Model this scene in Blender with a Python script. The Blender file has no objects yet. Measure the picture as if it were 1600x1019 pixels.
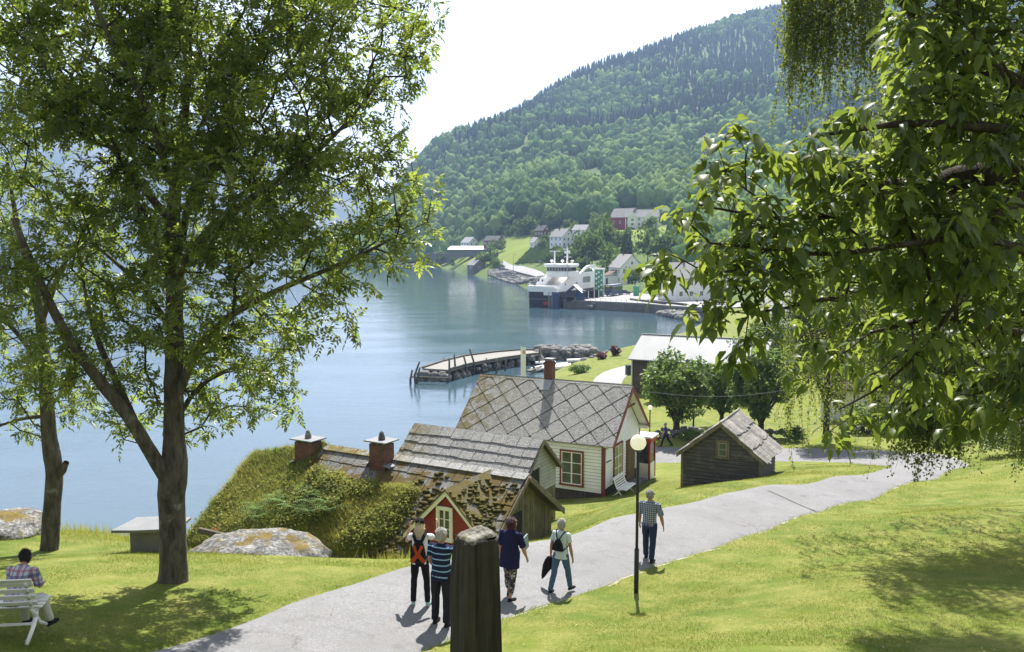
import bpy, bmesh, math, random
import numpy as np
from mathutils import Vector, Matrix
random.seed(7)
RNG = np.random.default_rng(7)
SC = bpy.context.scene
COL = SC.collection
R = math.radians

# ------------------------------------------------------------------ camera, sky, sun, exposure
CAMZ = 20.0                                   # the lens is 20 m above the fjord
FPX = 1386.0                                  # focal length in pixels of a 1600 px wide frame
PITCH = math.atan(131.5 / FPX)
CP, SP = math.cos(PITCH), math.sin(PITCH)
cam = bpy.data.objects.new('camera', bpy.data.cameras.new('camera'))
COL.objects.link(cam)
cam.location = (0, 0, CAMZ)
cam.rotation_euler = (math.pi / 2 - PITCH, 0, 0)
cam.data.sensor_width = 36.0
cam.data.lens = 36.0 * FPX / 1600.0
cam.data.clip_start = 0.05
cam.data.clip_end = 30000
SC.camera = cam

SUN_EL, SUN_AZ = R(53), R(7)                  # azimuth from +Y towards +X
sun_dir = Vector((math.sin(SUN_AZ) * math.cos(SUN_EL), math.cos(SUN_AZ) * math.cos(SUN_EL), math.sin(SUN_EL)))
sl = bpy.data.lights.new('sun', 'SUN')
sl.energy = 5.0
sl.angle = R(0.55)
sl.color = (1.0, 0.955, 0.88)
sun = bpy.data.objects.new('sun', sl)
COL.objects.link(sun)
sun.rotation_euler = sun_dir.to_track_quat('Z', 'Y').to_euler()

W = bpy.data.worlds.new('World')
SC.world = W
W.use_nodes = True
wt = W.node_tree
wt.nodes.clear()
wo = wt.nodes.new('ShaderNodeOutputWorld')
bg = wt.nodes.new('ShaderNodeBackground')
sky = wt.nodes.new('ShaderNodeTexSky')
sky.sky_type = 'NISHITA'
sky.sun_disc = False
sky.sun_elevation = SUN_EL
sky.sun_rotation = SUN_AZ
sky.air_density = 1.0
sky.dust_density = 1.6
sky.ozone_density = 1.0
bg.inputs['Strength'].default_value = 0.05
# thin bright cloud veil mixed over the clear sky
tc = wt.nodes.new('ShaderNodeTexCoord')
mp = wt.nodes.new('ShaderNodeMapping'); mp.inputs['Scale'].default_value = (1.3, 1.3, 7.0)
wn = wt.nodes.new('ShaderNodeTexNoise'); wn.inputs['Scale'].default_value = 2.1; wn.inputs['Detail'].default_value = 6; wn.inputs['Roughness'].default_value = 0.55
wr = wt.nodes.new('ShaderNodeValToRGB')
wr.color_ramp.elements[0].position = 0.36; wr.color_ramp.elements[0].color = (0.74, 0.74, 0.74, 1)
wr.color_ramp.elements[1].position = 0.62; wr.color_ramp.elements[1].color = (0.97, 0.97, 0.97, 1)
wm = wt.nodes.new('ShaderNodeMix'); wm.data_type = 'RGBA'
CLOUD = (9.3, 9.5, 9.8, 1)
# the veil is brighter towards the sun's side of the sky
ws = wt.nodes.new('ShaderNodeVectorMath'); ws.operation = 'DOT_PRODUCT'; ws.inputs[1].default_value = sun_dir
wq = wt.nodes.new('ShaderNodeMapRange'); wq.inputs['From Min'].default_value = -.1; wq.inputs['From Max'].default_value = .9; wq.inputs['To Min'].default_value = 0.0; wq.inputs['To Max'].default_value = 1.0
wc = wt.nodes.new('ShaderNodeVectorMath'); wc.operation = 'SCALE'; wc.inputs[0].default_value = CLOUD[:3]
wt.links.new(tc.outputs['Generated'], ws.inputs[0]); wt.links.new(ws.outputs['Value'], wq.inputs['Value']); 
wz = wt.nodes.new('ShaderNodeSeparateXYZ'); wt.links.new(tc.outputs['Generated'], wz.inputs[0])
def wmath(op, a, b):
    n = wt.nodes.new('ShaderNodeMath'); n.operation = op
    for i, v in enumerate((a, b)):
        if hasattr(v, 'links'): wt.links.new(v, n.inputs[i])
        else: n.inputs[i].default_value = v
    return n.outputs[0]
low = wmath('POWER', wmath('SUBTRACT', 1.0, wmath('MAXIMUM', wz.outputs[2], 0.0)), 2.2)      # the veil thickens towards the horizon
wsc = wmath('ADD', wmath('MULTIPLY', wmath('MULTIPLY', wmath('POWER', wq.outputs['Result'], 1.2), low), 3.0), .40)
wt.links.new(wsc, wc.inputs['Scale'])
wt.links.new(wc.outputs[0], wm.inputs['B'])
wt.links.new(tc.outputs['Generated'], mp.inputs['Vector'])
wt.links.new(mp.outputs['Vector'], wn.inputs['Vector'])
wt.links.new(wn.outputs['Fac'], wr.inputs['Fac'])
wt.links.new(wr.outputs['Color'], wm.inputs['Factor'])
wt.links.new(sky.outputs['Color'], wm.inputs['A'])
wt.links.new(wm.outputs['Result'], bg.inputs['Color'])
wt.links.new(bg.outputs['Background'], wo.inputs['Surface'])

SC.view_settings.view_transform = 'Standard'
SC.view_settings.look = 'None'
SC.view_settings.gamma = 1.0
SC.view_settings.use_curve_mapping = False
SC.view_settings.exposure = 1.58
SC.render.engine = 'CYCLES'
SC.cycles.use_denoising = True
SC.cycles.max_bounces = 7
SC.cycles.diffuse_bounces = 3
SC.cycles.glossy_bounces = 2
SC.cycles.transmission_bounces = 5
SC.cycles.volume_bounces = 0
SC.cycles.transparent_max_bounces = 4
SC.cycles.caustics_reflective = False
SC.cycles.caustics_refractive = False
SC.cycles.sample_clamp_indirect = 6.0


def P(px, py, Y):
    """world point at horizontal distance Y that lies on the sight line of pixel (px, py)"""
    u = (px - 800) / FPX; v = (509.5 - py) / FPX
    dy = CP + v * SP
    return Vector((u * Y / dy, Y, CAMZ + (-SP + v * CP) * Y / dy))


def XatY(px, py, Y):
    return P(px, py, Y).x


# ------------------------------------------------------------------ mesh helpers
def npmesh(name, V, faces, mats, parent=None, attrs=None, smooth=False, matidx=None):
    """faces: list of (n,k) int arrays"""
    me = bpy.data.meshes.new(name)
    V = np.asarray(V, dtype=np.float32)
    me.vertices.add(len(V)); me.vertices.foreach_set('co', V.ravel())
    faces = [np.asarray(f, dtype=np.int32) for f in faces if len(f)]
    loops = np.concatenate([f.ravel() for f in faces])
    tot = np.concatenate([np.full(len(f), f.shape[1], dtype=np.int32) for f in faces])
    st = np.concatenate([[0], np.cumsum(tot)[:-1]]).astype(np.int32)
    me.loops.add(len(loops)); me.loops.foreach_set('vertex_index', loops)
    me.polygons.add(len(tot)); me.polygons.foreach_set('loop_start', st)
    if matidx is not None:
        me.polygons.foreach_set('material_index', np.asarray(matidx, dtype=np.int32))
    if smooth:
        me.polygons.foreach_set('use_smooth', np.ones(len(tot), dtype=bool))
    if attrs:
        for k, a in attrs.items():
            at = me.attributes.new(k, 'FLOAT', 'FACE'); at.data.foreach_set('value', np.asarray(a, dtype=np.float32))
    me.update(calc_edges=True)
    for m in (mats if isinstance(mats, (list, tuple)) else [mats]):
        me.materials.append(m)
    o = bpy.data.objects.new(name, me)
    COL.objects.link(o)
    if parent: o.parent = parent
    return o


class MB:
    """collects boxes, tubes, lofts and builds ONE mesh"""
    def __init__(s):
        s.v = []; s.f = []; s.m = []; s.t = []
    def add(s, V, F, mi=0, tint=0.5):
        b = len(s.v)
        s.v.extend([tuple(p) for p in V])
        for f in F:
            s.f.append([b + i for i in f]); s.m.append(mi); s.t.append(tint)
        return s
    def box(s, x0, x1, y0, y1, z0, z1, mi=0, tint=0.5):
        V = [(x0, y0, z0), (x1, y0, z0), (x1, y1, z0), (x0, y1, z0), (x0, y0, z1), (x1, y0, z1), (x1, y1, z1), (x0, y1, z1)]
        return s.add(V, [(0, 3, 2, 1), (4, 5, 6, 7), (0, 1, 5, 4), (1, 2, 6, 5), (2, 3, 7, 6), (3, 0, 4, 7)], mi, tint)
    def obox(s, c, ax, ay, az, mi=0, tint=0.5):
        c = Vector(c); ax = Vector(ax); ay = Vector(ay); az = Vector(az)
        V = [c + ax * a + ay * b + az * d for d in (-1, 1) for (a, b) in ((-1, -1), (1, -1), (1, 1), (-1, 1))]
        return s.add(V, [(0, 3, 2, 1), (4, 5, 6, 7), (0, 1, 5, 4), (1, 2, 6, 5), (2, 3, 7, 6), (3, 0, 4, 7)], mi, tint)
    def bar(s, p, q, w, h=None, up=(0, 0, 1), mi=0, tint=0.5):
        p = Vector(p); q = Vector(q); h = h or w
        d = q - p; L = d.length; d.normalize(); up = Vector(up)
        if abs(d.dot(up)) > .98: up = Vector((0, 1, 0))
        sd = d.cross(up).normalized(); u = sd.cross(d)
        return s.obox((p + q) / 2, sd * w / 2, d * L / 2, u * h / 2, mi, tint)
    def prism(s, poly, ext, mi=0, tint=0.5):
        n = len(poly); ext = Vector(ext)
        V = [Vector(p) for p in poly] + [Vector(p) + ext for p in poly]
        F = [tuple(range(n - 1, -1, -1)), tuple(range(n, 2 * n))] + [(i, (i + 1) % n, n + (i + 1) % n, n + i) for i in range(n)]
        return s.add(V, F, mi, tint)
    def tube(s, pts, rad, n=8, mi=0, cap=True, tint=0.5):
        pts = [Vector(p) for p in pts]
        if not hasattr(rad, '__len__'): rad = [rad] * len(pts)
        V = []; F = []; pu = None
        for i, p in enumerate(pts):
            d = (pts[min(i + 1, len(pts) - 1)] - pts[max(i - 1, 0)]).normalized()
            if pu is None: pu = d.orthogonal().normalized()
            u = (pu - d * d.dot(pu)); u = u.normalized() if u.length > 1e-6 else d.orthogonal().normalized(); pu = u
            w = d.cross(u)
            for k in range(n):
                a = 2 * math.pi * k / n
                V.append(p + (u * math.cos(a) + w * math.sin(a)) * rad[i])
        for i in range(len(pts) - 1):
            for k in range(n):
                a = i * n + k; b = i * n + (k + 1) % n
                F.append((a, b, b + n, a + n))
        if cap:
            F.append(tuple(range(n - 1, -1, -1))); m = (len(pts) - 1) * n; F.append(tuple(range(m, m + n)))
        return s.add(V, F, mi, tint)
    def lathe(s, prof, n=16, c=(0, 0, 0), mi=0, sx=1, sy=1, tint=0.5):
        c = Vector(c); V = []; F = []
        for r, z in prof:
            for k in range(n):
                a = 2 * math.pi * k / n; V.append(c + Vector((r * math.cos(a) * sx, r * math.sin(a) * sy, z)))
        for i in range(len(prof) - 1):
            for k in range(n):
                a = i * n + k; b = i * n + (k + 1) % n; F.append((a, b, b + n, a + n))
        F.append(tuple(range(n - 1, -1, -1))); m = (len(prof) - 1) * n; F.append(tuple(range(m, m + n)))
        return s.add(V, F, mi, tint)
    def ell(s, c, r, n=10, mi=0, rot=None, tint=0.5):
        c = Vector(c); V = []; F = []; m = max(4, n // 2 + 1)
        for i in range(1, m):
            t = math.pi * i / m
            for k in range(n):
                a = 2 * math.pi * k / n
                p = Vector((math.sin(t) * math.cos(a) * r[0], math.sin(t) * math.sin(a) * r[1], math.cos(t) * r[2]))
                if rot is not None: p = rot @ p
                V.append(c + p)
        for i in range(m - 2):
            for k in range(n):
                a = i * n + k; b = i * n + (k + 1) % n; F.append((a, a + n, b + n, b))
        tp = Vector((0, 0, r[2])); bt = Vector((0, 0, -r[2]))
        if rot is not None: tp = rot @ tp; bt = rot @ bt
        V.append(c + tp); V.append(c + bt); T = len(V) - 2; L = (m - 2) * n
        for k in range(n):
            F.append((T, k, (k + 1) % n)); F.append((T + 1, L + (k + 1) % n, L + k))
        return s.add(V, F, mi, tint)
    def build(s, name, mats, parent=None, smooth=False, bevel=0, tint=False, loc=None):
        me = bpy.data.meshes.new(name)
        me.from_pydata(s.v, [], s.f)
        for m in (mats if isinstance(mats, (list, tuple)) else [mats]): me.materials.append(m)
        if any(s.m): me.polygons.foreach_set('material_index', s.m)
        if smooth: me.polygons.foreach_set('use_smooth', [True] * len(s.f))
        if tint:
            at = me.attributes.new('tint', 'FLOAT', 'FACE'); at.data.foreach_set('value', s.t)
        me.update()
        o = bpy.data.objects.new(name, me); COL.objects.link(o)
        if parent: o.parent = parent
        if loc is not None: o.location = loc
        if bevel:
            b = o.modifiers.new('bevel', 'BEVEL'); b.width = bevel; b.segments = 2; b.limit_method = 'ANGLE'; b.angle_limit = R(40)
        return o


def thing(name, label, cat, loc=(0, 0, 0), rz=0, group=None):
    o = bpy.data.objects.new(name, None); COL.objects.link(o)
    o.empty_display_size = 0.3
    o.location = loc; o.rotation_euler = (0, 0, rz)
    o['label'] = label; o['category'] = cat
    if group: o['group'] = group
    return o


def tag(o, label, cat, group=None):
    o['label'] = label; o['category'] = cat
    if group: o['group'] = group
    return o


def setting(o, kind='structure', label=None):
    o['kind'] = kind
    if label: o['label'] = label
    return o


def dup(root, loc, rz, label=None, group=None, scale=None):
    r = root.copy(); COL.objects.link(r); r.location = loc; r.rotation_euler = (0, 0, rz)
    if label: r['label'] = label
    if group: r['group'] = group
    if scale: r.scale = scale
    for ch in list(root.children):
        c = ch.copy(); COL.objects.link(c); c.parent = r
        for g in ch.children:
            d = g.copy(); COL.objects.link(d); d.parent = c
    return r


def remeshed(mb, name, mats, parent, voxel, smooth_it=2):
    """union of the collected lumps as one continuous skin"""
    o = mb.build(name + '_tmp', mats)
    m = o.modifiers.new('r', 'REMESH'); m.mode = 'VOXEL'; m.voxel_size = voxel; m.use_smooth_shade = True
    if smooth_it:
        s_ = o.modifiers.new('s', 'SMOOTH'); s_.factor = 0.5; s_.iterations = smooth_it
    dg = bpy.context.evaluated_depsgraph_get()
    me = bpy.data.meshes.new_from_object(o.evaluated_get(dg))
    me.name = name
    old = o.data
    bpy.data.objects.remove(o); bpy.data.meshes.remove(old)
    me.materials.clear()
    for mm in (mats if isinstance(mats, (list, tuple)) else [mats]): me.materials.append(mm)
    n = bpy.data.objects.new(name, me); COL.objects.link(n)
    if parent: n.parent = parent
    return n


# smooth value noise for shaping geometry
_perm = RNG.permutation(512)
_grad = RNG.random(512)
def vnoise(x, y, z=0.0):
    x = np.asarray(x, float); y = np.asarray(y, float); z = np.asarray(z, float) + np.zeros_like(x)
    xi = np.floor(x).astype(int); yi = np.floor(y).astype(int); zi = np.floor(z).astype(int)
    xf = x - xi; yf = y - yi; zf = z - zi
    u = xf * xf * (3 - 2 * xf); v = yf * yf * (3 - 2 * yf); w = zf * zf * (3 - 2 * zf)
    def h(i, j, k): return _grad[_perm[(_perm[(_perm[i & 511] + j) & 511] + k) & 511]]
    def lerp(a, b, t): return a + (b - a) * t
    return lerp(lerp(lerp(h(xi, yi, zi), h(xi + 1, yi, zi), u), lerp(h(xi, yi + 1, zi), h(xi + 1, yi + 1, zi), u), v),
                lerp(lerp(h(xi, yi, zi + 1), h(xi + 1, yi, zi + 1), u), lerp(h(xi, yi + 1, zi + 1), h(xi + 1, yi + 1, zi + 1), u), v), w) * 2 - 1
def fbm(x, y, z=0.0, o=4):
    s = 0; a = 1.0; t = 0
    for i in range(o):
        s = s + a * vnoise(np.asarray(x) * 2 ** i + 13.7 * i, np.asarray(y) * 2 ** i + 7.1 * i, np.asarray(z) * 2 ** i); t += a; a *= .5
    return s / t

# ------------------------------------------------------------------ materials
class NT:
    def __init__(s, name):
        s.m = bpy.data.materials.new(name); s.m.use_nodes = True
        s.t = s.m.node_tree; s.t.nodes.clear()
        s.out = s.t.nodes.new('ShaderNodeOutputMaterial')
        s._co = None
    def n(s, typ, ins=None, **kw):
        nd = s.t.nodes.new('ShaderNode' + typ)
        for k, v in kw.items(): setattr(nd, k, v)
        for k, v in (ins or {}).items(): s.set(nd, k, v)
        return nd
    def set(s, nd, k, v):
        sk = nd.inputs[k]
        if hasattr(v, 'links') or isinstance(v, bpy.types.NodeSocket): s.t.links.new(v, sk)
        else:
            if isinstance(v, (tuple, list)) and len(v) == 3 and sk.type == 'RGBA': v = (*v, 1)
            sk.default_value = v
    def co(s, kind='Object'):
        if s._co is None: s._co = s.n('TexCoord')
        return s._co.outputs[kind]
    def map(s, vec, scale=(1, 1, 1), rot=(0, 0, 0), loc=(0, 0, 0)):
        return s.n('Mapping', {'Vector': vec, 'Scale': scale, 'Rotation': rot, 'Location': loc}).outputs[0]
    def noise(s, scale, vec=None, detail=4, rough=.55, dist=0):
        return s.n('TexNoise', {'Vector': vec or s.co(), 'Scale': scale, 'Detail': detail, 'Roughness': rough, 'Distortion': dist}).outputs['Fac']
    def ramp(s, fac, stops, interp='LINEAR'):
        r = s.n('ValToRGB', {'Fac': fac}); cr = r.color_ramp; cr.interpolation = interp
        while len(cr.elements) < len(stops): cr.elements.new(0.5)
        for e, (p, c) in zip(cr.elements, stops):
            e.position = p; e.color = (*c, 1) if hasattr(c, '__len__') else (c, c, c, 1)
        return r.outputs[0]
    def mix(s, f, a, b, mode='MIX'):
        m = s.n('Mix', {}, data_type='RGBA', blend_type=mode)
        s.set(m, 0, f); s.set(m, 6, a); s.set(m, 7, b)
        return m.outputs[2]
    def math(s, op, a, b=0.0, c=None):
        m = s.n('Math', {}, operation=op); s.set(m, 0, a); s.set(m, 1, b)
        if c is not None: s.set(m, 2, c)
        return m.outputs[0]
    def attr(s, name='tint'):
        return s.n('Attribute', {}, attribute_name=name).outputs['Fac']
    def bump(s, h, strength=.3, dist=.02):
        return s.n('Bump', {'Height': h, 'Strength': strength, 'Distance': dist}).outputs[0]
    def bsdf(s, color, rough=.7, normal=None, spec=.4, metal=0.0):
        b = s.n('BsdfPrincipled', {'Base Color': color, 'Roughness': rough, 'Metallic': metal, 'Specular IOR Level': spec})
        if normal is not None: s.set(b, 'Normal', normal)
        s.t.links.new(b.outputs[0], s.out.inputs['Surface'])
        return b
    def sep(s, vec):
        return s.n('SeparateXYZ', {'Vector': vec}).outputs


def paint(name, col, rough=.5, var=.12, scale=3.0, bump=.0, spec=.4, metal=0.0, dirt=None):
    t = NT(name)
    f = t.noise(scale, detail=6, rough=.65)
    c = t.mix(t.ramp(f, [(.3, 0.0), (.7, 1.0)]), tuple(x * (1 - var) for x in col), tuple(min(1, x * (1 + var)) for x in col))
    if dirt: c = t.mix(t.ramp(t.noise(scale * .6, detail=7, rough=.7), [(.52, 0.0), (.75, .7)]), c, dirt)
    nm = t.bump(t.noise(scale * 12, detail=4), bump, .01) if bump else None
    t.bsdf(c, rough, nm, spec, metal)
    return t.m


def leafmat(name, a, b, trans=.5, gloss=.10, rough=.38, tcol=None):
    """leaf: diffuse + transmitted light + a waxy sheen; the attribute runs from old to young leaves"""
    t = NT(name)
    c = t.mix(t.attr(), a, b)
    tc_ = t.mix(t.attr(), *(tcol if tcol else (tuple(x * 1.6 for x in a), tuple(x * 1.6 for x in b))))
    d = t.n('BsdfDiffuse', {'Color': c}); tr = t.n('BsdfTranslucent', {'Color': tc_})
    m1 = t.n('MixShader', {0: trans, 1: d.outputs[0], 2: tr.outputs[0]})
    g = t.n('BsdfGlossy', {'Color': (1, 1, 1), 'Roughness': rough})
    lw = t.n('LayerWeight', {'Blend': .35})
    m2 = t.n('MixShader', {0: t.math('MULTIPLY_ADD', lw.outputs['Facing'], gloss * .5, gloss * .16), 1: m1.outputs[0], 2: g.outputs[0]})
    t.t.links.new(m2.outputs[0], t.out.inputs['Surface'])
    return t.m


def mat_ground():
    t = NT('lawn')
    v = t.co('Object')
    big = t.noise(.16, v, 5, .6); mid = t.noise(1.1, v, 6, .65); fine = t.noise(16, v, 4, .7)
    c = t.mix(t.ramp(big, [(.35, 0.0), (.65, 1.0)]), (.095, .140, .018), (.170, .200, .028))
    c = t.mix(t.ramp(mid, [(.40, 0.0), (.66, .85)]), c, (.265, .250, .070))
    c = t.mix(t.ramp(fine, [(.35, .55), (.62, 0.0)]), c, (.052, .085, .014))
    t.bsdf(c, .9, t.bump(t.noise(30, v, 5, .7), .8, .04), .15)
    return t.m


def mat_asphalt():
    t = NT('asphalt')
    v = t.co('Object')
    sp = t.n('TexVoronoi', {'Vector': v, 'Scale': 55.0}, feature='F1').outputs['Color']
    spx = t.sep(sp)[0]
    c = t.mix(spx, (.125, .125, .130), (.235, .233, .238))
    c = t.mix(t.ramp(t.noise(.5, v, 6, .65), [(.40, 0.0), (.62, .75)]), c, (.150, .148, .150))
    c = t.mix(t.ramp(t.noise(2.4, t.map(v, (1, 1, 1)), 7, .7), [(.52, 0.0), (.70, .6)]), c, (.100, .100, .104))
    # cracks
    wv = t.n('VectorMath', {0: v, 1: t.n('TexNoise', {'Vector': v, 'Scale': 1.4, 'Detail': 5.0}).outputs['Color']}, operation='ADD').outputs[0]
    e = t.n('TexVoronoi', {'Vector': wv, 'Scale': .33}, feature='DISTANCE_TO_EDGE').outputs['Distance']
    msk = t.math('MULTIPLY', t.ramp(e, [(0.0, 1.0), (.010, 0.0)]), t.ramp(t.noise(.35, v, 2), [(.5, 0.0), (.62, .5)]))
    c = t.mix(msk, c, (.08, .05, .05))
    t.bsdf(c, .85, t.bump(spx, .25, .006), .3)
    return t.m


def mat_water():
    t = NT('water')
    v = t.co('Object')
    b = t.n('BsdfPrincipled', {'Roughness': .06, 'IOR': 1.40, 'Specular IOR Level': .75})
    w1 = t.noise(.42, t.map(v, (1.0, 1.9, 1)), 4, .6, .5)
    w2 = t.noise(1.7, t.map(v, (1.0, 1.7, 1), (0, 0, .4)), 5, .65, .3)
    w3 = t.noise(.035, t.map(v, (1.0, 2.6, 1), (0, 0, .2)), 4, .6)
    calm = t.ramp(w3, [(.40, .30), (.62, 1.0)])
    h = t.math('ADD', t.math('MULTIPLY', w1, .9), t.math('MULTIPLY', w2, .42))
    bp = t.n('Bump', {'Height': t.math('MULTIPLY', h, calm), 'Strength': .10, 'Distance': .45}).outputs[0]
    c = t.mix(t.noise(.012, v, 3), (.046, .082, .108), (.058, .100, .130))
    t.set(b, 'Base Color', c); t.set(b, 'Normal', bp)
    t.t.links.new(b.outputs[0], t.out.inputs['Surface'])
    return t.m


def mat_bark(name='bark', a=(.058, .050, .043), b=(.150, .135, .118), lich=(.30, .30, .26)):
    t = NT(name)
    v = t.map(t.co('Object'), (1, 1, .30))
    f = t.noise(9, v, 7, .68, .4)
    c = t.mix(t.ramp(f, [(.36, 0.0), (.62, 1.0)]), a, b)
    c = t.mix(t.ramp(t.noise(3.2, t.co('Object'), 6, .7), [(.58, 0.0), (.70, .75)]), c, lich)
    c = t.mix(t.ramp(t.noise(1.6, t.map(t.co('Object'), loc=(4, 3, 1)), 5, .6), [(.58, 0.0), (.75, .5)]), c, (.085, .095, .030))
    t.bsdf(c, .95, t.bump(t.noise(14, v, 7, .7, .5), 1.0, .05), .15)
    return t.m


def mat_wood(name, a, b, moss=None, axis=2, scale=1.0, mossamt=.6):
    """weathered grain running along the axis"""
    t = NT(name)
    s = [14 * scale] * 3; s[axis] = .9 * scale
    v = t.map(t.co('Object'), tuple(s))
    f = t.noise(1.0, v, 6, .62, .25)
    c = t.mix(t.ramp(f, [(.32, 0.0), (.68, 1.0)]), a, b)
    c = t.mix(t.math('MULTIPLY', t.attr(), .55), c, tuple(x * .55 for x in a))
    c = t.mix(t.ramp(t.noise(1.3, t.co('Object'), 6, .7), [(.5, 0.0), (.72, .6)]), c, tuple(min(1, x * 1.45) for x in b))
    if moss: c = t.mix(t.ramp(t.noise(1.1, t.map(t.co('Object'), loc=(7, 2, 5)), 6, .7), [(.44, 0.0), (.70, mossamt)]), c, moss)
    t.bsdf(c, .88, t.bump(f, .6, .02), .2)
    return t.m


def mat_slate(name, a, b, lich=(.46, .45, .41), moss=(.080, .064, .015), mossx=None, mossamt=(.60, .66)):
    t = NT(name)
    v = t.co('Object')
    c = t.mix(t.attr(), a, b)
    c = t.mix(t.ramp(t.noise(4.5, v, 6, .7), [(.35, 0.0), (.65, .8)]), c, tuple(min(1, x * 1.35) for x in b))
    c = t.mix(t.ramp(t.noise(17, v, 5, .75), [(.46, 0.0), (.60, .9)]), c, lich)
    c = t.mix(t.ramp(t.noise(26, t.map(v, loc=(3, 8, 1)), 5, .7), [(.56, 0.0), (.66, .8)]), c, (.045, .045, .05))
    mk = t.ramp(t.noise(1.15, t.map(v, loc=(2, 6, 1)), 6, .68), [(mossamt[0], 0.0), (mossamt[1], 1.0)])
    if mossx is not None:          # moss grows on one end of the roof
        x = t.sep(v)[0]
        mk = t.math('MAXIMUM', mk, t.math('MULTIPLY', t.ramp(t.noise(2.0, t.map(v, loc=(9, 1, 4)), 6, .7), [(.44, 0.0), (.55, 1.0)]),
                    t.n('MapRange', {'Value': x, 'From Min': mossx[0], 'From Max': mossx[1], 'To Min': 1.0, 'To Max': 0.0}).outputs[0]))
    c = t.mix(mk, c, t.mix(t.noise(9, v, 4), moss, tuple(x * 2.3 for x in moss)))
    hh = t.math('ADD', t.noise(24, v, 6, .7), t.math('MULTIPLY', mk, .8))
    t.bsdf(c, .85, t.bump(hh, .6, .03), .25)
    return t.m


def mat_brick():
    t = NT('old_brick')
    v = t.n('VectorMath', {0: t.co('Object'), 1: (1, 1, 1)}, operation='MULTIPLY').outputs[0]
    sx = t.sep(v)
    cv = t.n('CombineXYZ', {'X': t.math('ADD', sx[0], sx[1]), 'Y': sx[2], 'Z': 0.0}).outputs[0]
    cv = t.n('VectorMath', {0: cv, 1: t.n('VectorMath', {0: t.n('TexNoise', {'Vector': v, 'Scale': 5.0}).outputs['Color'], 1: (.03, .03, .03)}, operation='MULTIPLY').outputs[0]}, operation='ADD').outputs[0]
    b = t.n('TexBrick', {'Vector': cv, 'Color1': (.185, .070, .050), 'Color2': (.120, .050, .040), 'Mortar': (.13, .115, .10), 'Scale': 1.0, 'Mortar Size': .010, 'Brick Width': .23, 'Row Height': .078, 'Bias': -.1})
    c = t.mix(t.ramp(t.noise(6, v, 6, .7), [(.5, 0.0), (.72, .6)]), b.outputs['Color'], (.30, .17, .13))
    c = t.mix(t.ramp(t.noise(3, t.map(v, loc=(1, 7, 3)), 6, .7), [(.55, 0.0), (.75, .6)]), c, (.055, .042, .036))
    hb = t.math('SUBTRACT', t.noise(30, v, 5), b.outputs['Fac'])
    t.bsdf(c, .92, t.bump(hb, .8, .02), .2)
    return t.m


def mat_rock(name='lichen_rock', ochre=True):
    t = NT(name)
    v = t.co('Object')
    c = t.mix(t.ramp(t.noise(2.6, v, 7, .7), [(.35, 0.0), (.62, 1.0)]), (.105, .105, .105), (.400, .395, .385))
    c = t.mix(t.ramp(t.noise(11, v, 6, .75), [(.46, .75), (.56, 0.0)]), c, (.052, .053, .055))
    if ochre:
        nz = t.sep(t.n('NewGeometry').outputs['Normal'])[2]
        mk = t.math('MULTIPLY', t.ramp(nz, [(.66, 0.0), (.94, 1.0)]), t.ramp(t.noise(1.5, t.map(v, loc=(5, 5, 2)), 6, .7), [(.49, 0.0), (.60, .9)]))
        c = t.mix(mk, c, t.mix(t.noise(7, v, 4), (.205, .115, .018), (.130, .120, .020)))
    t.bsdf(c, .92, t.bump(t.noise(7, v, 9, .72), .9, .08), .2)
    return t.m


def mat_cloth(name, col, var=.15, rough=.9):
    t = NT(name)
    v = t.co('Object')
    f = t.noise(4, v, 4, .6)
    c = t.mix(f, tuple(x * (1 - var) for x in col), tuple(min(1, x * (1 + var)) for x in col))
    t.bsdf(c, rough, t.bump(t.noise(9, t.map(v, (1, 1, .45)), 3, .5, .6), .55, .035), .12)
    return t.m


def mat_stripes(name, base, line, period=.105, width=.2, off=0.0):
    t = NT(name)
    v = t.co('Object')
    z = t.sep(v)[2]
    f = t.math('FRACT', t.math('ADD', t.math('MULTIPLY', t.math('ADD', z, t.math('MULTIPLY', t.noise(3, v, 2), .03)), 1 / period), off))
    c = t.mix(t.math('LESS_THAN', f, width), base, line)
    t.bsdf(c, .9, t.bump(t.noise(9, t.map(v, (1, 1, .45)), 3, .5, .6), .5, .03), .12)
    return t.m


def mat_plaid(name, base, lines, period=.05, w=.28):
    """woven checks: bands of colour along two axes"""
    t = NT(name)
    v = t.co('Object'); s = t.sep(v)
    c = base
    for k, (ax, col, per, wd, off) in enumerate(lines):
        f = t.math('FRACT', t.math('ADD', t.math('MULTIPLY', s[ax], 1 / per), off + 10))
        c = t.mix(t.math('MULTIPLY', t.math('LESS_THAN', f, wd), .62), c, col)
    t.bsdf(c, .9, t.bump(t.noise(9, t.map(v, (1, 1, .45)), 3, .5, .6), .5, .03), .12)
    return t.m


def mat_floral(name):
    t = NT(name)
    v = t.co('Object')
    vo = t.n('TexVoronoi', {'Vector': v, 'Scale': 26.0, 'Randomness': 1.0}, feature='F1')
    k = t.sep(vo.outputs['Color'])
    pal = t.ramp(k[0], [(0.0, (.62, .60, .55)), (.35, (.03, .03, .04)), (.58, (.55, .53, .50)), (.75, (.30, .14, .07)), (.88, (.08, .09, .16))], 'CONSTANT')
    c = t.mix(t.ramp(vo.outputs['Distance'], [(.30, 0.0), (.45, .8)]), pal, (.035, .035, .045))
    t.bsdf(c, .9, t.bump(t.noise(9, v, 3), .4, .03), .12)
    return t.m


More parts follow.
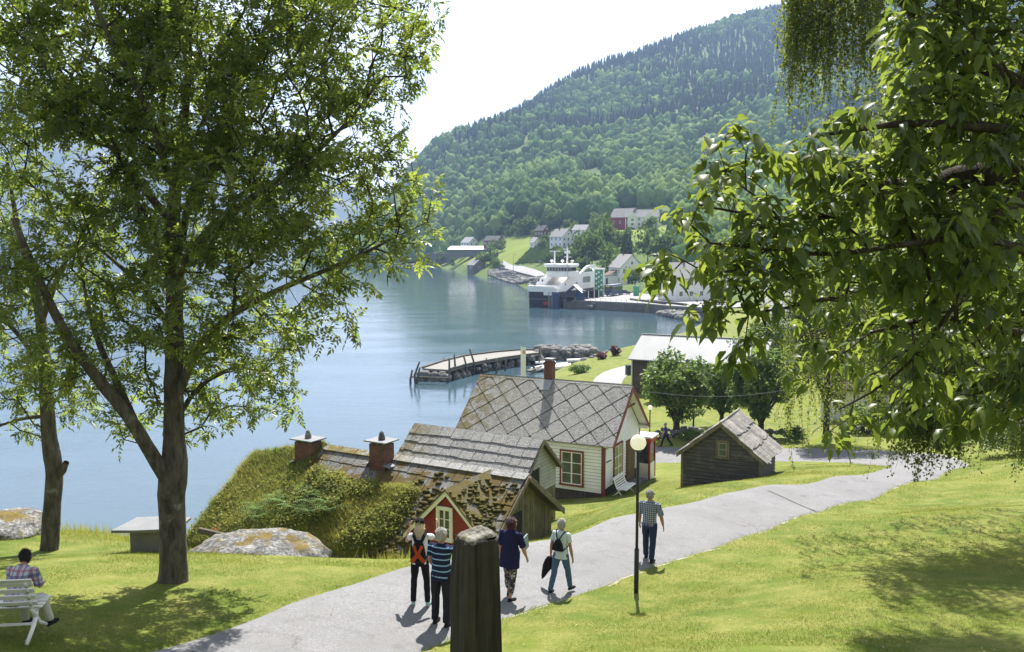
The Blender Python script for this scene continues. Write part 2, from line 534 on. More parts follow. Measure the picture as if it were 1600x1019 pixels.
M = {}
M['lawn'] = mat_ground()
M['asphalt'] = mat_asphalt()
M['water'] = mat_water()
M['bark'] = mat_bark()
M['bark_dark'] = mat_bark('dark_bark', (.040, .032, .026), (.095, .080, .066), (.20, .20, .17))
M['bark_birch'] = mat_bark('birch_bark', (.07, .06, .055), (.38, .36, .33), (.50, .49, .46))
M['wood_old'] = mat_wood('weathered_wood', (.105, .088, .066), (.235, .200, .150), (.105, .105, .035))
M['wood_grey_h'] = mat_wood('grey_boards', (.055, .052, .050), (.160, .152, .145), None, axis=0)
M['wood_dark'] = mat_wood('dark_wood', (.050, .042, .034), (.120, .100, .080), None)
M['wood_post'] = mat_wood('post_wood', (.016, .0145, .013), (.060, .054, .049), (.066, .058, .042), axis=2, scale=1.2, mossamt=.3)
M['wood_pier'] = mat_wood('pier_wood', (.062, .055, .048), (.170, .155, .135), None)
M['shingle'] = mat_wood('shingle_wood', (.140, .132, .124), (.330, .315, .295), None, axis=1)
M['slate_big'] = mat_slate('diamond_slate', (.100, .100, .104), (.190, .188, .186), lich=(.44, .43, .40), mossx=(-9.6, -5.6), mossamt=(.66, .72))
M['slate'] = mat_slate('grey_slate', (.090, .093, .100), (.180, .180, .180), lich=(.40, .395, .37), mossx=(-6.8, -4.6), mossamt=(.64, .70))
M['slate_moss'] = mat_slate('mossy_slate', (.068, .068, .070), (.135, .132, .128), lich=(.27, .27, .25), moss=(.066, .047, .013), mossamt=(.46, .54))
M['moss_roof'] = mat_slate('moss_roof', (.068, .068, .070), (.135, .132, .128), lich=(.24, .24, .22), moss=(.070, .054, .015), mossamt=(.36, .50))
M['brick'] = mat_brick()
M['white'] = paint('white_boards', (.88, .89, .89), .55, .06, 2.0, dirt=(.55, .55, .52))
M['white_clean'] = paint('white_paint', (.88, .88, .87), .45, .03, 2.0)
M['white_far'] = paint('white_wall', (.88, .88, .88), .6, .05, .4)
M['redtrim'] = paint('oxide_red_trim', (.185, .042, .028), .55, .2, 3.0)
M['red'] = paint('red_boards', (.265, .030, .020), .6, .22, 3.0, dirt=(.16, .022, .016))
M['cream'] = paint('cream_paint', (.82, .80, .76), .6, .08, 4.0, dirt=(.60, .57, .50))
M['siding_grey'] = paint('grey_siding', (.33, .335, .315), .75, .16, 3.0, dirt=(.20, .20, .18))
M['door'] = paint('brown_green_door', (.125, .100, .052), .55, .2, 4.0)
M['stone'] = mat_rock('grey_stone', False)
M['rock'] = mat_rock()
M['concrete'] = paint('concrete', (.22, .215, .20), .9, .2, 2.5, .4, dirt=(.16, .155, .13))
M['slab'] = paint('slab_stone', (.17, .175, .185), .7, .16, 2.0, .4, dirt=(.20, .20, .21))
M['quay'] = paint('quay_stone', (.15, .15, .145), .9, .3, .5, .4, dirt=(.07, .07, .07))
M['quay_top'] = paint('quay_asphalt', (.255, .255, .26), .85, .08, .2)
M['gravel'] = paint('gravel', (.33, .31, .28), .95, .25, 2.2, .6, dirt=(.20, .19, .16))
M['black'] = paint('black_metal', (.016, .016, .017), .42, .2, 4.0)
M['steel'] = paint('grey_steel', (.30, .31, .32), .45, .12, 2.0, metal=.3)
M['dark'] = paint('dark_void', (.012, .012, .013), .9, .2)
M['blue'] = paint('blue_steel', (.045, .075, .150), .5, .15, 1.0)
M['green'] = paint('green_panel', (.060, .300, .165), .5, .1, 1.0)
M['navy_hull'] = paint('navy_hull', (.014, .016, .028), .45, .2, .4)
M['carred'] = paint('car_red', (.30, .020, .022), .25, .05, spec=.6)
M['cardark'] = paint('car_dark', (.022, .026, .036), .25, .05, spec=.6)
M['carwhite'] = paint('car_white', (.72, .73, .74), .25, .03, spec=.6)
M['tyre'] = paint('tyre_rubber', (.014, .014, .014), .85, .1)
M['roof_grey'] = paint('grey_roof', (.25, .248, .245), .8, .12, .6)
M['roof_and_gap_dark'] = paint('dark_roof_and_gap_shade', (.062, .064, .070), .75, .2, .6)
M['roof_brown'] = paint('brown_tiles', (.105, .072, .052), .8, .25, .9)
M['roof_pale'] = paint('pale_roof', (.32, .32, .33), .6, .06, .5)
M['barn_red'] = paint('far_barn_red', (.270, .045, .045), .7, .1, .5)
M['brown_far'] = paint('brown_house', (.130, .055, .038), .75, .15, .5)
M['wallstone'] = mat_rock('dry_stone', False)

def mat_glass(name='window_glass', col=(.030, .034, .038)):
    t = NT(name)
    c = t.mix(t.ramp(t.noise(1.6, t.co('Object'), 3), [(.45, 0.0), (.6, 1.0)]), col, tuple(x * 2.2 for x in col))
    t.bsdf(c, .06, None, .7)
    return t.m
M['glass'] = mat_glass()
M['glass_green'] = mat_glass('window_glass_garden', (.100, .125, .050))
def mat_corr():
    t = NT('corrugated_sheet')
    c = t.mix(t.ramp(t.noise(.7, t.map(t.co('Object'), (1, .2, 1)), 5), [(.35, 0.0), (.7, 1.0)]), (.27, .28, .295), (.34, .35, .365))
    t.bsdf(c, .6, None, .1, .0)
    return t.m
M['corr'] = mat_corr()
def mat_globe():
    t = NT('opal_globe')
    d = t.n('BsdfPrincipled', {'Base Color': (.90, .89, .80), 'Roughness': .22})
    tr = t.n('BsdfTranslucent', {'Color': (.95, .93, .82)})
    m = t.n('MixShader', {0: .62, 1: d.outputs[0], 2: tr.outputs[0]})
    t.t.links.new(m.outputs[0], t.out.inputs['Surface'])
    return t.m
M['globe'] = mat_globe()
# foliage
M['ash_leaf'] = leafmat('ash_leaf', (.078, .108, .042), (.155, .190, .056), .58, .10, .36, ((.170, .250, .030), (.420, .500, .070)))
M['cherry_leaf'] = leafmat('cherry_leaf', (.056, .088, .036), (.125, .165, .050),   .50, .07, .42, ((.140, .205, .030), (.360, .430, .065)))
M['birch_leaf'] = leafmat('birch_leaf', (.055, .092, .026), (.125, .165, .036), .50, .05, .4, ((.150, .200, .025), (.330, .380, .050)))
M['maple_leaf'] = leafmat('maple_leaf', (.070, .120, .030), (.170, .225, .055), .48, .06, .45)
M['lime_leaf'] = leafmat('lime_leaf', (.070, .115, .024), (.150, .200, .038), .42, .10, .4)
M['purple_leaf'] = leafmat('purple_leaf', (.070, .022, .030), (.130, .045, .050), .35, .10, .4)
M['turf'] = leafmat('turf_leaf', (.105, .145, .026), (.290, .270, .070), .45, .04, .5)
M['fern'] = leafmat('fern_leaf', (.090, .175, .040), (.180, .270, .070), .45, .04, .5)
M['grass'] = leafmat('grass_blade', (.100, .150, .018), (.310, .285, .070), .45, .05, .45, ((.180, .250, .025), (.400, .385, .070)))
M['hill_leaf'] = leafmat('hill_leaf', (.085, .160, .068), (.270, .350, .130), .50, .0, .5)
M['spruce'] = leafmat('spruce_needles', (.022, .044, .034), (.058, .092, .050), .12, .0, .5)
M['skin'] = paint('skin', (.46, .25, .17), .55, .1, 6)
M['skin_tan'] = paint('tanned_skin', (.36, .18, .115), .55, .1, 6)

# ------------------------------------------------------------------ terrain
def T(px, py, Y):
    p = P(px, py, Y); return (p.x, p.y, p.z)

PATH_FAR = [(-40, 1120, 10.3), (100, 1060, 11.9), (220, 1019, 13), (400, 962, 15.1), (450, 940, 16), (565, 905, 18), (640, 880, 19.8), (825, 847, 22.3), (950, 809, 26), (1040, 791, 28.3), (1125, 770, 31.5), (1200, 756, 34), (1300, 744, 38), (1385, 732, 42.5)]
PATH_NEAR = [(300, 1200, 8.6), (440, 1110, 11.0), (600, 1040, 13.5), (785, 968, 15.9), (900, 930, 18.2), (990, 897, 20), (1050, 877, 21.5), (1120, 857, 23.3), (1200, 829, 26.5), (1280, 800, 30.5), (1365, 780, 35), (1460, 750, 41), (1530, 729, 46.5)]
PATH2_FAR = [(1480, 710, 52), (1400, 704, 56), (1300, 700, 58.6), (1200, 699, 60.5), (1010, 697, 63)]
PATH2_NEAR = [(1315, 722, 50.5), (1215, 719, 55), (1015, 722, 58)]
ctrl = [T(*q) for q in PATH_FAR[2:] + PATH_NEAR[2:] + PATH2_FAR + PATH2_NEAR]
ctrl += [T(*q) for q in [(0, 1019, 12), (60, 1000, 12.7), (272, 910, 17), (78, 862, 22), (225, 862, 21.5), (150, 832, 25), (20, 836, 24), (400, 868, 21.5), (510, 872, 21.5), (600, 878, 20.3),
                         (1600, 1019, 11.5), (1200, 1019, 11.6), (1600, 900, 17), (1400, 900, 17), (1600, 800, 25), (1450, 800, 27), (1600, 720, 40), (960, 790, 34), (994, 927, 18.7), (1064, 761, 44.8), (1190, 748, 43)]]
ctrl += [(x, y, z + CAMZ) for x, y, z in [
    (0, -8, -1.0), (0, 0, -1.65), (-9, 0, -2.3), (9, 0, -1.4), (-.4, 5.5, -3.5), (4, 5.5, -3.3), (10, 8, -4.0), (16, 19, -6.2), (25, 10, -4.5), (25, 28, -7.8), (-20, 10, -5.0), (-10, 6, -4.3), (-22, -5, -2.5),
    (-10, 31, -11.4), (-22, 27, -9.2), (-30, 34, -14), (-15, 35, -13.2), (-12, 40, -12.8), (-14, 47, -17), (-5, 42, -13), (-4, 33, -11.6), (0, 50, -14.5), (-4, 58, -17.2), (.8, 29.5, -11.0), (-3.5, 27.5, -11.7), (2.4, 33.5, -10.8), (-1.5, 25, -9.7), (-8, 30, -11.9),
    (4.5, 44.5, -13.1), (2.6, 40, -12.5), (7.5, 50, -13.6), (-2, 50, -14.2), (3.6, 37, -11.5), (0, 60, -15.2), (6, 70, -15.6),
    (10, 72, -15.1), (25, 70, -15.2), (20, 90, -15.8), (9, 104, -15.9), (3, 104, -17.5), (14, 120, -16.9), (22, 150, -18), (30, 180, -18.3), (40, 220, -18.0), (60, 240, -17.6), (110, 235, -16),
    (60, 150, -16), (120, 150, -12), (60, 90, -13.5), (40, 62, -12.8), (32, 48, -11.2), (70, 60, -9), (110, 90, -9), (60, 25, -5), (120, 20, -3), (-45, 20, -8), (-45, 34, -15)]]

FAR = [T(*q) for q in [
    (640, 412, 800), (640, 384, 880), (640, 338, 1050), (640, 276, 1300), (700, 418, 680), (700, 396, 745), (700, 352, 860), (700, 295, 1050), (700, 228, 1400),
    (800, 418, 500), (800, 388, 560), (800, 345, 700), (800, 284, 900), (800, 222, 1200), (800, 181, 1500), (900, 425, 385), (900, 397, 450), (900, 366, 540), (900, 303, 760), (900, 232, 1050), (900, 172, 1350), (900, 128, 1650),
    (1000, 440, 335), (1000, 392, 430), (1000, 352, 560), (1000, 302, 740), (1000, 222, 1050), (1000, 152, 1350), (1000, 87, 1750), (1100, 440, 300), (1100, 382, 420), (1100, 332, 580), (1100, 232, 950), (1100, 122, 1450), (1100, 47, 1850),
    (1200, 430, 300), (1200, 372, 430), (1200, 292, 680), (1200, 182, 1100), (1200, 82, 1600), (1200, 27, 2000), (1400, 420, 300), (1400, 350, 430), (1400, 200, 900), (1400, -30, 2000), (1650, 400, 300), (1650, 300, 450), (1650, 100, 1000), (1650, -100, 2000),
    (760, 425, 520), (850, 432, 420), (850, 403, 480), (850, 365, 600)]]
FAR += [(x, y, z + CAMZ) for x, y, z in [(20, 285, -18.4), (35, 265, -18.4), (60, 255, -18.3), (110, 240, -16), (55, 290, -18.2), (30, 312, -18.2), (45, 325, -17.4), (50, 345, -17.0), (38, 345, -17.2), (58, 350, -16.6), (40, 232, -18), (170, 235, -12), (16, 360, -16.5), (60, 320, -15.5), (-119, 830, -20), (-160, 900, -20), (-250, 1000, -24), (-200, 1300, 20),
                                       (-150, 1900, 60), (100, 2100, 200), (400, 2300, 380), (700, 2500, 440), (1500, 2500, 560), (1900, 1500, 420), (1500, 800, 260)]]


class TPS:
    def __init__(s, pts, lam):
        p = np.array(pts, float); s.c = p[:, :2].mean(0); s.k = p[:, :2].std()
        s.x = (p[:, :2] - s.c) / s.k; n = len(p)
        K = s.ker(s.x, s.x) + lam * np.eye(n)
        Q = np.hstack([np.ones((n, 1)), s.x])
        A = np.block([[K, Q], [Q.T, np.zeros((3, 3))]])
        s.w = np.linalg.solve(A, np.concatenate([p[:, 2], np.zeros(3)]))
    def ker(s, a, b):
        d2 = ((a[:, None, :] - b[None]) ** 2).sum(2)
        return np.where(d2 > 1e-14, d2 * np.log(d2 + 1e-14) * .5, 0)
    def __call__(s, x, y):
        q = (np.stack([np.ravel(x), np.ravel(y)], 1) - s.c) / s.k
        out = np.empty(len(q))
        for i in range(0, len(q), 20000):
            b = q[i:i + 20000]
            out[i:i + 20000] = s.ker(b, s.x) @ s.w[:-3] + s.w[-3] + b @ s.w[-2:]
        return out.reshape(np.shape(x))

TN = TPS(ctrl, 2e-4)
TF = TPS(FAR, 1e-4)
COAST = np.array([(-80, 34), (-45, 38), (-30, 42), (-17, 46), (-13, 54), (-9, 60), (-6, 75), (-3, 95), (0, 112), (3, 125), (7, 137), (13, 150), (20, 160), (32, 178), (43, 204), (49, 225), (54, 240), (45, 250), (16, 280), (14, 300), (20, 330), (18, 350), (9, 372), (5.6, 388), (-3.4, 465), (-23, 536), (-48, 664), (-90, 776), (-119, 823), (-200, 900), (-250, 1000), (-250, 3200), (3500, 3200), (3500, -80), (-80, -80)], float)


def poly_sd(x, y, poly):
    """signed distance to a polygon, positive inside"""
    x = np.asarray(x, float); y = np.asarray(y, float)
    d = np.full(x.shape, 1e18); ins = np.zeros(x.shape, bool)
    n = len(poly)
    for i in range(n):
        ax, ay = poly[i]; bx, by = poly[(i + 1) % n]
        ex, ey = bx - ax, by - ay
        t = np.clip(((x - ax) * ex + (y - ay) * ey) / (ex * ex + ey * ey + 1e-12), 0, 1)
        d = np.minimum(d, (x - ax - t * ex) ** 2 + (y - ay - t * ey) ** 2)
        if ay != by:
            ins ^= ((ay > y) != (by > y)) & (x < ex * (y - ay) / ey + ax)
    return np.where(ins, 1, -1) * np.sqrt(d)


def height(x, y):
    x = np.asarray(x, float); y = np.asarray(y, float)
    w = np.clip((y - 205) / 45, 0, 1); w = w * w * (3 - 2 * w)
    h = np.where(w < 1, TN(x, np.minimum(y, 260)), 0) * (1 - w) + np.where(w > 0, TF(x, np.maximum(y, 190)), 0) * w
    far = np.clip((y - 420) / 500, 0, 1)
    h = h + far * 14 * fbm(x / 140, y / 140, 0, 3)
    sd = poly_sd(x, y, COAST)
    inside = np.maximum(h, .25 + np.clip(sd * .35, 0, 1.2))
    ramp = np.clip(sd / 3.0, 0, 1)
    return np.where(sd > 0, inside * ramp + (1 - ramp) * np.minimum(inside, .1), np.maximum(sd * .5, -6))


def hz(x, y): return float(height(np.array([x]), np.array([y]))[0])


def G(px, py, y0=20, y1=2600):
    """where the sight line of a pixel meets the ground"""
    d = P(px, py, 1.0); lo, hi = y0, y1
    for n, sp in ((170, np.geomspace), (40, np.linspace), (12, np.linspace)):
        Y = sp(lo, hi, n); X = d.x * Y; Z = CAMZ + (d.z - CAMZ) * Y
        below = Z < height(X, Y)
        i = int(np.argmax(below)) if below.any() else len(Y) - 1
        lo, hi = Y[max(i - 1, 0)], Y[i]
    return Vector((X[i], Y[i], hz(X[i], Y[i])))


def resample(poly, step):
    p = np.array(poly, float); s = np.concatenate([[0], np.cumsum(np.linalg.norm(np.diff(p[:, :2], axis=0), axis=1))])
    n = max(2, int(s[-1] / step) + 1); q = np.linspace(0, s[-1], n)
    return np.stack([np.interp(q, s, p[:, k]) for k in range(2)], 1)


def chaikin(p, it=2):
    p = np.array(p, float)
    for _ in range(it):
        a = p[:-1] * .75 + p[1:] * .25; b = p[:-1] * .25 + p[1:] * .75
        q = np.empty((2 * len(a), p.shape[1])); q[0::2] = a; q[1::2] = b
        p = np.vstack([p[:1], q, p[-1:]])
    return p

pf = np.array([T(*q)[:2] for q in PATH_FAR]); pn = np.array([T(*q)[:2] for q in PATH_NEAR])
p2f = np.array([T(*q)[:2] for q in PATH2_FAR]); p2n = np.array([T(*q)[:2] for q in PATH2_NEAR])
outer = chaikin(np.vstack([pn, p2f, [[3.0, 64.5], [-4, 66]]]), 2)
inner = chaikin(np.vstack([pf, [[19.9, 45.5]], p2n, [[3.0, 59.5], [-4, 61]]]), 2)
PATHPOLY = np.vstack([outer, inner[::-1]])


def tensor(xs, ys):
    X, Y = np.meshgrid(xs, ys); nx = len(xs)
    i = np.arange((len(ys) - 1) * nx).reshape(-1, nx)[:, :-1].ravel()
    return X, Y, np.stack([i, i + 1, i + nx + 1, i + nx], 1)

xs = np.unique(np.concatenate([np.linspace(-60, -22, 30), np.linspace(-22, 22, 190), np.linspace(22, 60, 90), np.linspace(60, 180, 50)]))
ys = np.unique(np.concatenate([np.linspace(-14, 8, 40), np.linspace(8, 50, 190), np.linspace(50, 75, 80), np.linspace(75, 240, 130)]))
GX, GY, GF = tensor(xs, ys)
GZ = height(GX, GY)
GPD = poly_sd(GX, GY, PATHPOLY)
GZ = GZ + np.where(GPD < 0, .05 * fbm(GX / 1.3, GY / 1.3, 3, 3) * np.clip(-GPD, 0, 1), 0)
GZ = GZ - .10 * np.clip(GPD / .25, 0, 1)
ground = setting(npmesh('ground', np.stack([GX.ravel(), GY.ravel(), GZ.ravel()], 1), [GF], M['lawn'], smooth=True))

# asphalt path: triangulated strip between the two edges, laid on the ground
def strip(name, a, b, n, m, lift, mat_, uneven=0.0, s_=.01):
    a = resample(a, 1e9) if len(a) == 2 else np.array(a); b = np.array(b)
    def samp(p):
        s = np.concatenate([[0], np.cumsum(np.linalg.norm(np.diff(p, axis=0), axis=1))]); q = np.linspace(0, s[-1], n)
        return np.stack([np.interp(q, s, p[:, k]) for k in range(2)], 1)
    A = samp(a); B = samp(b)
    jit = lambda k: (fbm(np.arange(n) / 3.0, np.full(n, k * 9.3), 0, 3) * uneven)[:, None]
    d = (B - A); d /= np.linalg.norm(d, axis=1)[:, None] + 1e-9
    A = A + d * jit(1); B = B + d * jit(2)
    t = np.linspace(0, 1, m)
    X = A[:, None, 0] * (1 - t) + B[:, None, 0] * t; Y = A[:, None, 1] * (1 - t) + B[:, None, 1] * t
    Z = height(X, Y) + lift - (np.abs(t - .5) * 2)[None] ** 8 * .03
    i = np.arange((n - 1) * m).reshape(-1, m)[:, :-1].ravel()
    F = np.stack([i, i + 1, i + m + 1, i + m], 1)
    return npmesh(name, np.stack([X.ravel(), Y.ravel(), Z.ravel()], 1), [F], mat_, smooth=True)
nA = 380
# match parameters piecewise: first leg, bend, second leg
oi = [0, int(np.argmin(np.linalg.norm(outer - pn[-2], axis=1))), int(np.argmin(np.linalg.norm(outer - p2f[1], axis=1))), len(outer) - 1]
ii = [0, int(np.argmin(np.linalg.norm(inner - pf[-1], axis=1))), int(np.argmin(np.linalg.norm(inner - p2n[0], axis=1))), len(inner) - 1]
def reparam(p, idx, ns):
    out = []
    for (a, b), n in zip(zip(idx[:-1], idx[1:]), ns):
        q = p[a:b + 1]
        if len(q) < 2: q = np.vstack([q, q + 1e-3])
        s = np.concatenate([[0], np.cumsum(np.linalg.norm(np.diff(q, axis=0), axis=1))]); t = np.linspace(0, s[-1], n)
        r = np.stack([np.interp(t, s, q[:, k]) for k in range(2)], 1); out.append(r if not out else r[1:])
    return np.vstack(out)
PA = reparam(outer, oi, (180, 80, 60)); PB = reparam(inner, ii, (180, 80, 60))
m_ = 15; t_ = np.linspace(0, 1, m_); n_ = len(PA)
dd = PB - PA; dd /= np.linalg.norm(dd, axis=1)[:, None] + 1e-9
PA = PA + dd * (fbm(np.arange(n_) / 4.0, np.full(n_, 3.3), 0, 3) * .10)[:, None]; PB = PB + dd * (fbm(np.arange(n_) / 4.0, np.full(n_, 9.3), 0, 3) * .10)[:, None]
X = PA[:, None, 0] * (1 - t_) + PB[:, None, 0] * t_; Y = PA[:, None, 1] * (1 - t_) + PB[:, None, 1] * t_
Z = height(X, Y) + .015 - .05 * (np.abs(t_ - .5) * 2)[None] ** 10
i_ = np.arange((n_ - 1) * m_).reshape(-1, m_)[:, :-1].ravel()
setting(npmesh('path', np.stack([X.ravel(), Y.ravel(), Z.ravel()], 1), [np.stack([i_, i_ + 1, i_ + m_ + 1, i_ + m_], 1)], M['asphalt'], smooth=True))
# the cross joint in the tarmac and a gravel shoulder below the lower verge
a_ = P(1200, 775, 32.6); b_ = P(1280, 803, 30.3)
joint = MB(); q_ = [a_.lerp(b_, k / 12) for k in range(13)]
joint.add([(p.x + s * .035, p.y + s * .03, hz(p.x, p.y) + .026) for p in q_ for s in (-1, 1)], [(2 * k, 2 * k + 2, 2 * k + 3, 2 * k + 1) for k in range(12)])
setting(joint.build('path_joint', paint('tar_joint', (.05, .05, .052), .8)))

# lane to the boathouses and the shore track
setting(strip('lane', chaikin([(-2, 62), (4, 80), (8.0, 96), (12, 110), (18.5, 127), (24, 140)], 2), chaikin([(1.5, 62), (7, 80), (11.5, 96), (15.5, 108), (21.5, 123), (27, 136)], 2), 90, 7, .06, M['quay_top'], .25))
setting(strip('verge', outer[:60] + np.array([.10, -.12]), outer[:60] + np.array([-.04, .05]), 240, 3, -.004, M['gravel'], .12))

# ------------------------------------------------------------------ water
wx = np.array([-9000, -3000, -1000, -300, 0, 300, 1000, 3000, 9000.]); wy = np.array([-100, 0, 200, 600, 1500, 4000, 9000, 14000.])
WX, WY, WF = tensor(wx, wy)
setting(npmesh('water', np.stack([WX.ravel(), WY.ravel(), 0 * WX.ravel()], 1), [WF], M['water']))

# ------------------------------------------------------------------ hillside across the bay
hy = np.concatenate([np.linspace(240, 420, 60)[:-1], np.geomspace(420, 2700, 130)])
hu = np.concatenate([np.linspace(-.30, .0, 60)[:-1], np.linspace(0, .36, 150)[:-1], np.linspace(.36, .95, 60)])
HU, HY, HF = tensor(hu, hy)
HX = HU * HY
HZ = height(HX, HY)
def pixpoly(pts): return np.array([tuple(G(a, b, 240))[:2] for a, b in pts])
FIELDS = [pixpoly(q) for q in [
    [(778, 412), (783, 392), (790, 372), (826, 370), (832, 384), (826, 400), (800, 416)],
    [(962, 375), (964, 357), (1002, 353), (1050, 355), (1050, 372), (1000, 378)],
    [(690, 404), (700, 394), (745, 398), (770, 410), (760, 420), (720, 414)],
    [(826, 402), (842, 385), (870, 384), (862, 402), (838, 414)]]]
cx = (HX.ravel()[HF[:, 0]] + HX.ravel()[HF[:, 2]]) / 2; cy = (HY.ravel()[HF[:, 0]] + HY.ravel()[HF[:, 2]]) / 2
fld = np.zeros(len(cx))
for q in FIELDS: fld = np.maximum(fld, (poly_sd(cx, cy, q) > 0) * 1.0)
def mat_hill():
    t = NT('hillside'); v = t.co('Object')
    c = t.mix(t.ramp(t.noise(.02, v, 6, .6), [(.35, 0.0), (.65, 1.0)]), (.060, .100, .030), (.120, .160, .045))
    f = t.mix(t.ramp(t.noise(.05, v, 6, .65), [(.3, 0.0), (.7, 1.0)]), (.120, .175, .024), (.185, .215, .045))
    c = t.mix(t.attr('field'), c, f)
    t.bsdf(c, .95, None, .1); return t.m
setting(npmesh('hill', np.stack([HX.ravel(), HY.ravel(), HZ.ravel()], 1), [HF], mat_hill(), attrs={'field': fld}, smooth=True))

# far fjord wall seen between the leaves on the left
mu = np.linspace(-1.3, .15, 150); my = np.concatenate([np.linspace(3300, 4700, 46), np.linspace(4760, 7000, 24)])
MU, MY, MF = tensor(mu, my)
MX = MU * MY
ridge_u = np.array([-1.3, -.75, -.58, -.47, -.40, -.33, -.27, -.18, -.12, -.06, 0, .15]); ridge_e = np.array([.20, .19, .175, .165, .150, .137, .11, .065, .038, .018, .004, -.02])
RE = np.interp(MU, ridge_u, ridge_e) * 4700
tt = np.clip((MY - 3350) / 1350, 0, 1)
MZ = -12 + RE * (tt ** .8) * (1 + .20 * fbm(MX / 420, MY / 420, 2, 5)) + 60 * fbm(MX / 150, MY / 150, 5, 4) * np.minimum(1, tt * 2) - np.clip(MY - 4700, 0, 3000) * .12
MZ = np.where(MY < 3360, -20, MZ)
def mat_mountain():
    t = NT('far_rock'); v = t.co('Object')
    c = t.mix(t.ramp(t.noise(.003, v, 8, .65), [(.42, 0.0), (.6, 1.0)]), (.040, .060, .030), (.135, .130, .125))
    z = t.sep(v)[2]
    sn = t.math('MULTIPLY', t.ramp(t.noise(.006, t.map(v, (1.6, 1, .25)), 7, .7), [(.56, 0.0), (.62, 1.0)]), t.n('MapRange', {'Value': z, 'From Min': 280.0, 'From Max': 620.0}).outputs[0])
    c = t.mix(sn, c, (.75, .77, .80))
    t.bsdf(c, .95, None, .1); return t.m
setting(npmesh('mountain', np.stack([MX.ravel(), MY.ravel(), MZ.ravel()], 1), [MF], mat_mountain(), smooth=True))

# air
hb = MB(); hb.box(-8200, 4200, -60, 8000, -8, 1450)
haze = hb.build('haze', [])
def mat_haze():
    t = NT('haze')
    t.t.links.new(t.n('VolumePrincipled', {'Color': (.44, .63, 1.0), 'Density': .00019, 'Anisotropy': .1}).outputs[0], t.out.inputs['Volume'])
    return t.m
haze.data.materials.append(mat_haze()); setting(haze, 'stuff', 'pale blue air between the lens and the far shore')

# ------------------------------------------------------------------ forest on the hill
def ico(sub):
    b = bmesh.new(); bmesh.ops.create_icosphere(b, subdivisions=sub, radius=1)
    v = np.array([x.co[:] for x in b.verts]); f = np.array([[y.index for y in x.verts] for x in b.faces]); b.free()
    return v, f
def blob_variant(sub, k):
    v, f = ico(sub)
    n = .30 * vnoise(v[:, 0] * 2.1 + k * 5, v[:, 1] * 2.1, v[:, 2] * 2.1 + k) + .22 * vnoise(v[:, 0] * 5 + k, v[:, 1] * 5 + k * 3, v[:, 2] * 5)
    v = v * (1 + n)[:, None]; v[:, 2] = v[:, 2] * 1.15 + .95
    return v * .5, f
def spruce_variant(k, tiers=6, m=9):
    r = np.random.default_rng(k); V = []; F = []
    for t in range(tiers):
        z1 = (t / tiers) ** .9; z2 = min(1.0, z1 + 1.9 / tiers); rr = .20 * (1 - z1) ** .85 + .012
        b = len(V)
        for i in range(m):
            a = 2 * math.pi * (i + .5 * (t % 2)) / m + r.uniform(-.15, .15); q = rr * r.uniform(.75, 1.25)
            V.append((q * math.cos(a), q * math.sin(a), z1 + .06 + r.uniform(-.03, .02)))
        V.append((0, 0, z2 + .03))
        for i in range(m): F.append((b + i, b + (i + 1) % m, b + m))
    return np.array(V), np.array(F)
def leafy_variant(k, nl=420):
    """crown of many small leaf clumps, unit height 1, radius .5"""
    r = np.random.default_rng(100 + k)
    nb = 11; c = r.normal(0, 1, (nb, 3)); c /= np.linalg.norm(c, axis=1)[:, None]; c = c * r.uniform(.15, .30, (nb, 1)) * np.array([1, 1, 1.25]); rad = r.uniform(.14, .25, nb)
    j = r.integers(0, nb, nl); d = r.normal(0, 1, (nl, 3)); d /= np.linalg.norm(d, axis=1)[:, None]
    p = c[j] + d * (rad[j] * r.uniform(.8, 1.05, nl))[:, None]; p[:, 2] += .56
    n = d + r.normal(0, .45, (nl, 3)); n /= np.linalg.norm(n, axis=1)[:, None]
    a = np.cross(n, r.normal(0, 1, (nl, 3))); a /= np.linalg.norm(a, axis=1)[:, None]; b = np.cross(n, a)
    s = r.uniform(.035, .075, nl)[:, None]
    V = np.stack([p - a * s, p + b * s * .8 + n * s * .25, p + a * s, p - b * s * .8 + n * s * .25], 1).reshape(-1, 3)
    return V, np.arange(nl * 4).reshape(-1, 4)
BL2 = [blob_variant(3, k) for k in range(7)]
BL1 = [blob_variant(2, 20 + k) for k in range(8)]
SPR = [spruce_variant(k) for k in range(5)]
LFY = [leafy_variant(k) for k in range(6)]

def scatter(variants, pos, scale, rot, var, tints):
    """tile base meshes; returns V, F, tint per face"""
    Vs = []; Fs = []; Ts = []; base = 0
    for k, (v, f) in enumerate(variants):
        idx = np.where(var == k)[0]
        if not len(idx): continue
        c, s = np.cos(rot[idx])[:, None], np.sin(rot[idx])[:, None]
        x = v[None, :, 0] * c - v[None, :, 1] * s; y = v[None, :, 0] * s + v[None, :, 1] * c; z = np.repeat(v[None, :, 2], len(idx), 0)
        V = np.stack([x * scale[idx, 0:1], y * scale[idx, 0:1], z * scale[idx, 1:2]], 2) + pos[idx][:, None, :]
        F = f[None] + (np.arange(len(idx)) * len(v))[:, None, None] + base
        Vs.append(V.reshape(-1, 3)); Fs.append(F.reshape(-1, f.shape[1])); Ts.append(np.repeat(tints[idx], len(f)))
        base += len(idx) * len(v)
    return np.vstack(Vs), np.vstack(Fs), np.concatenate(Ts)

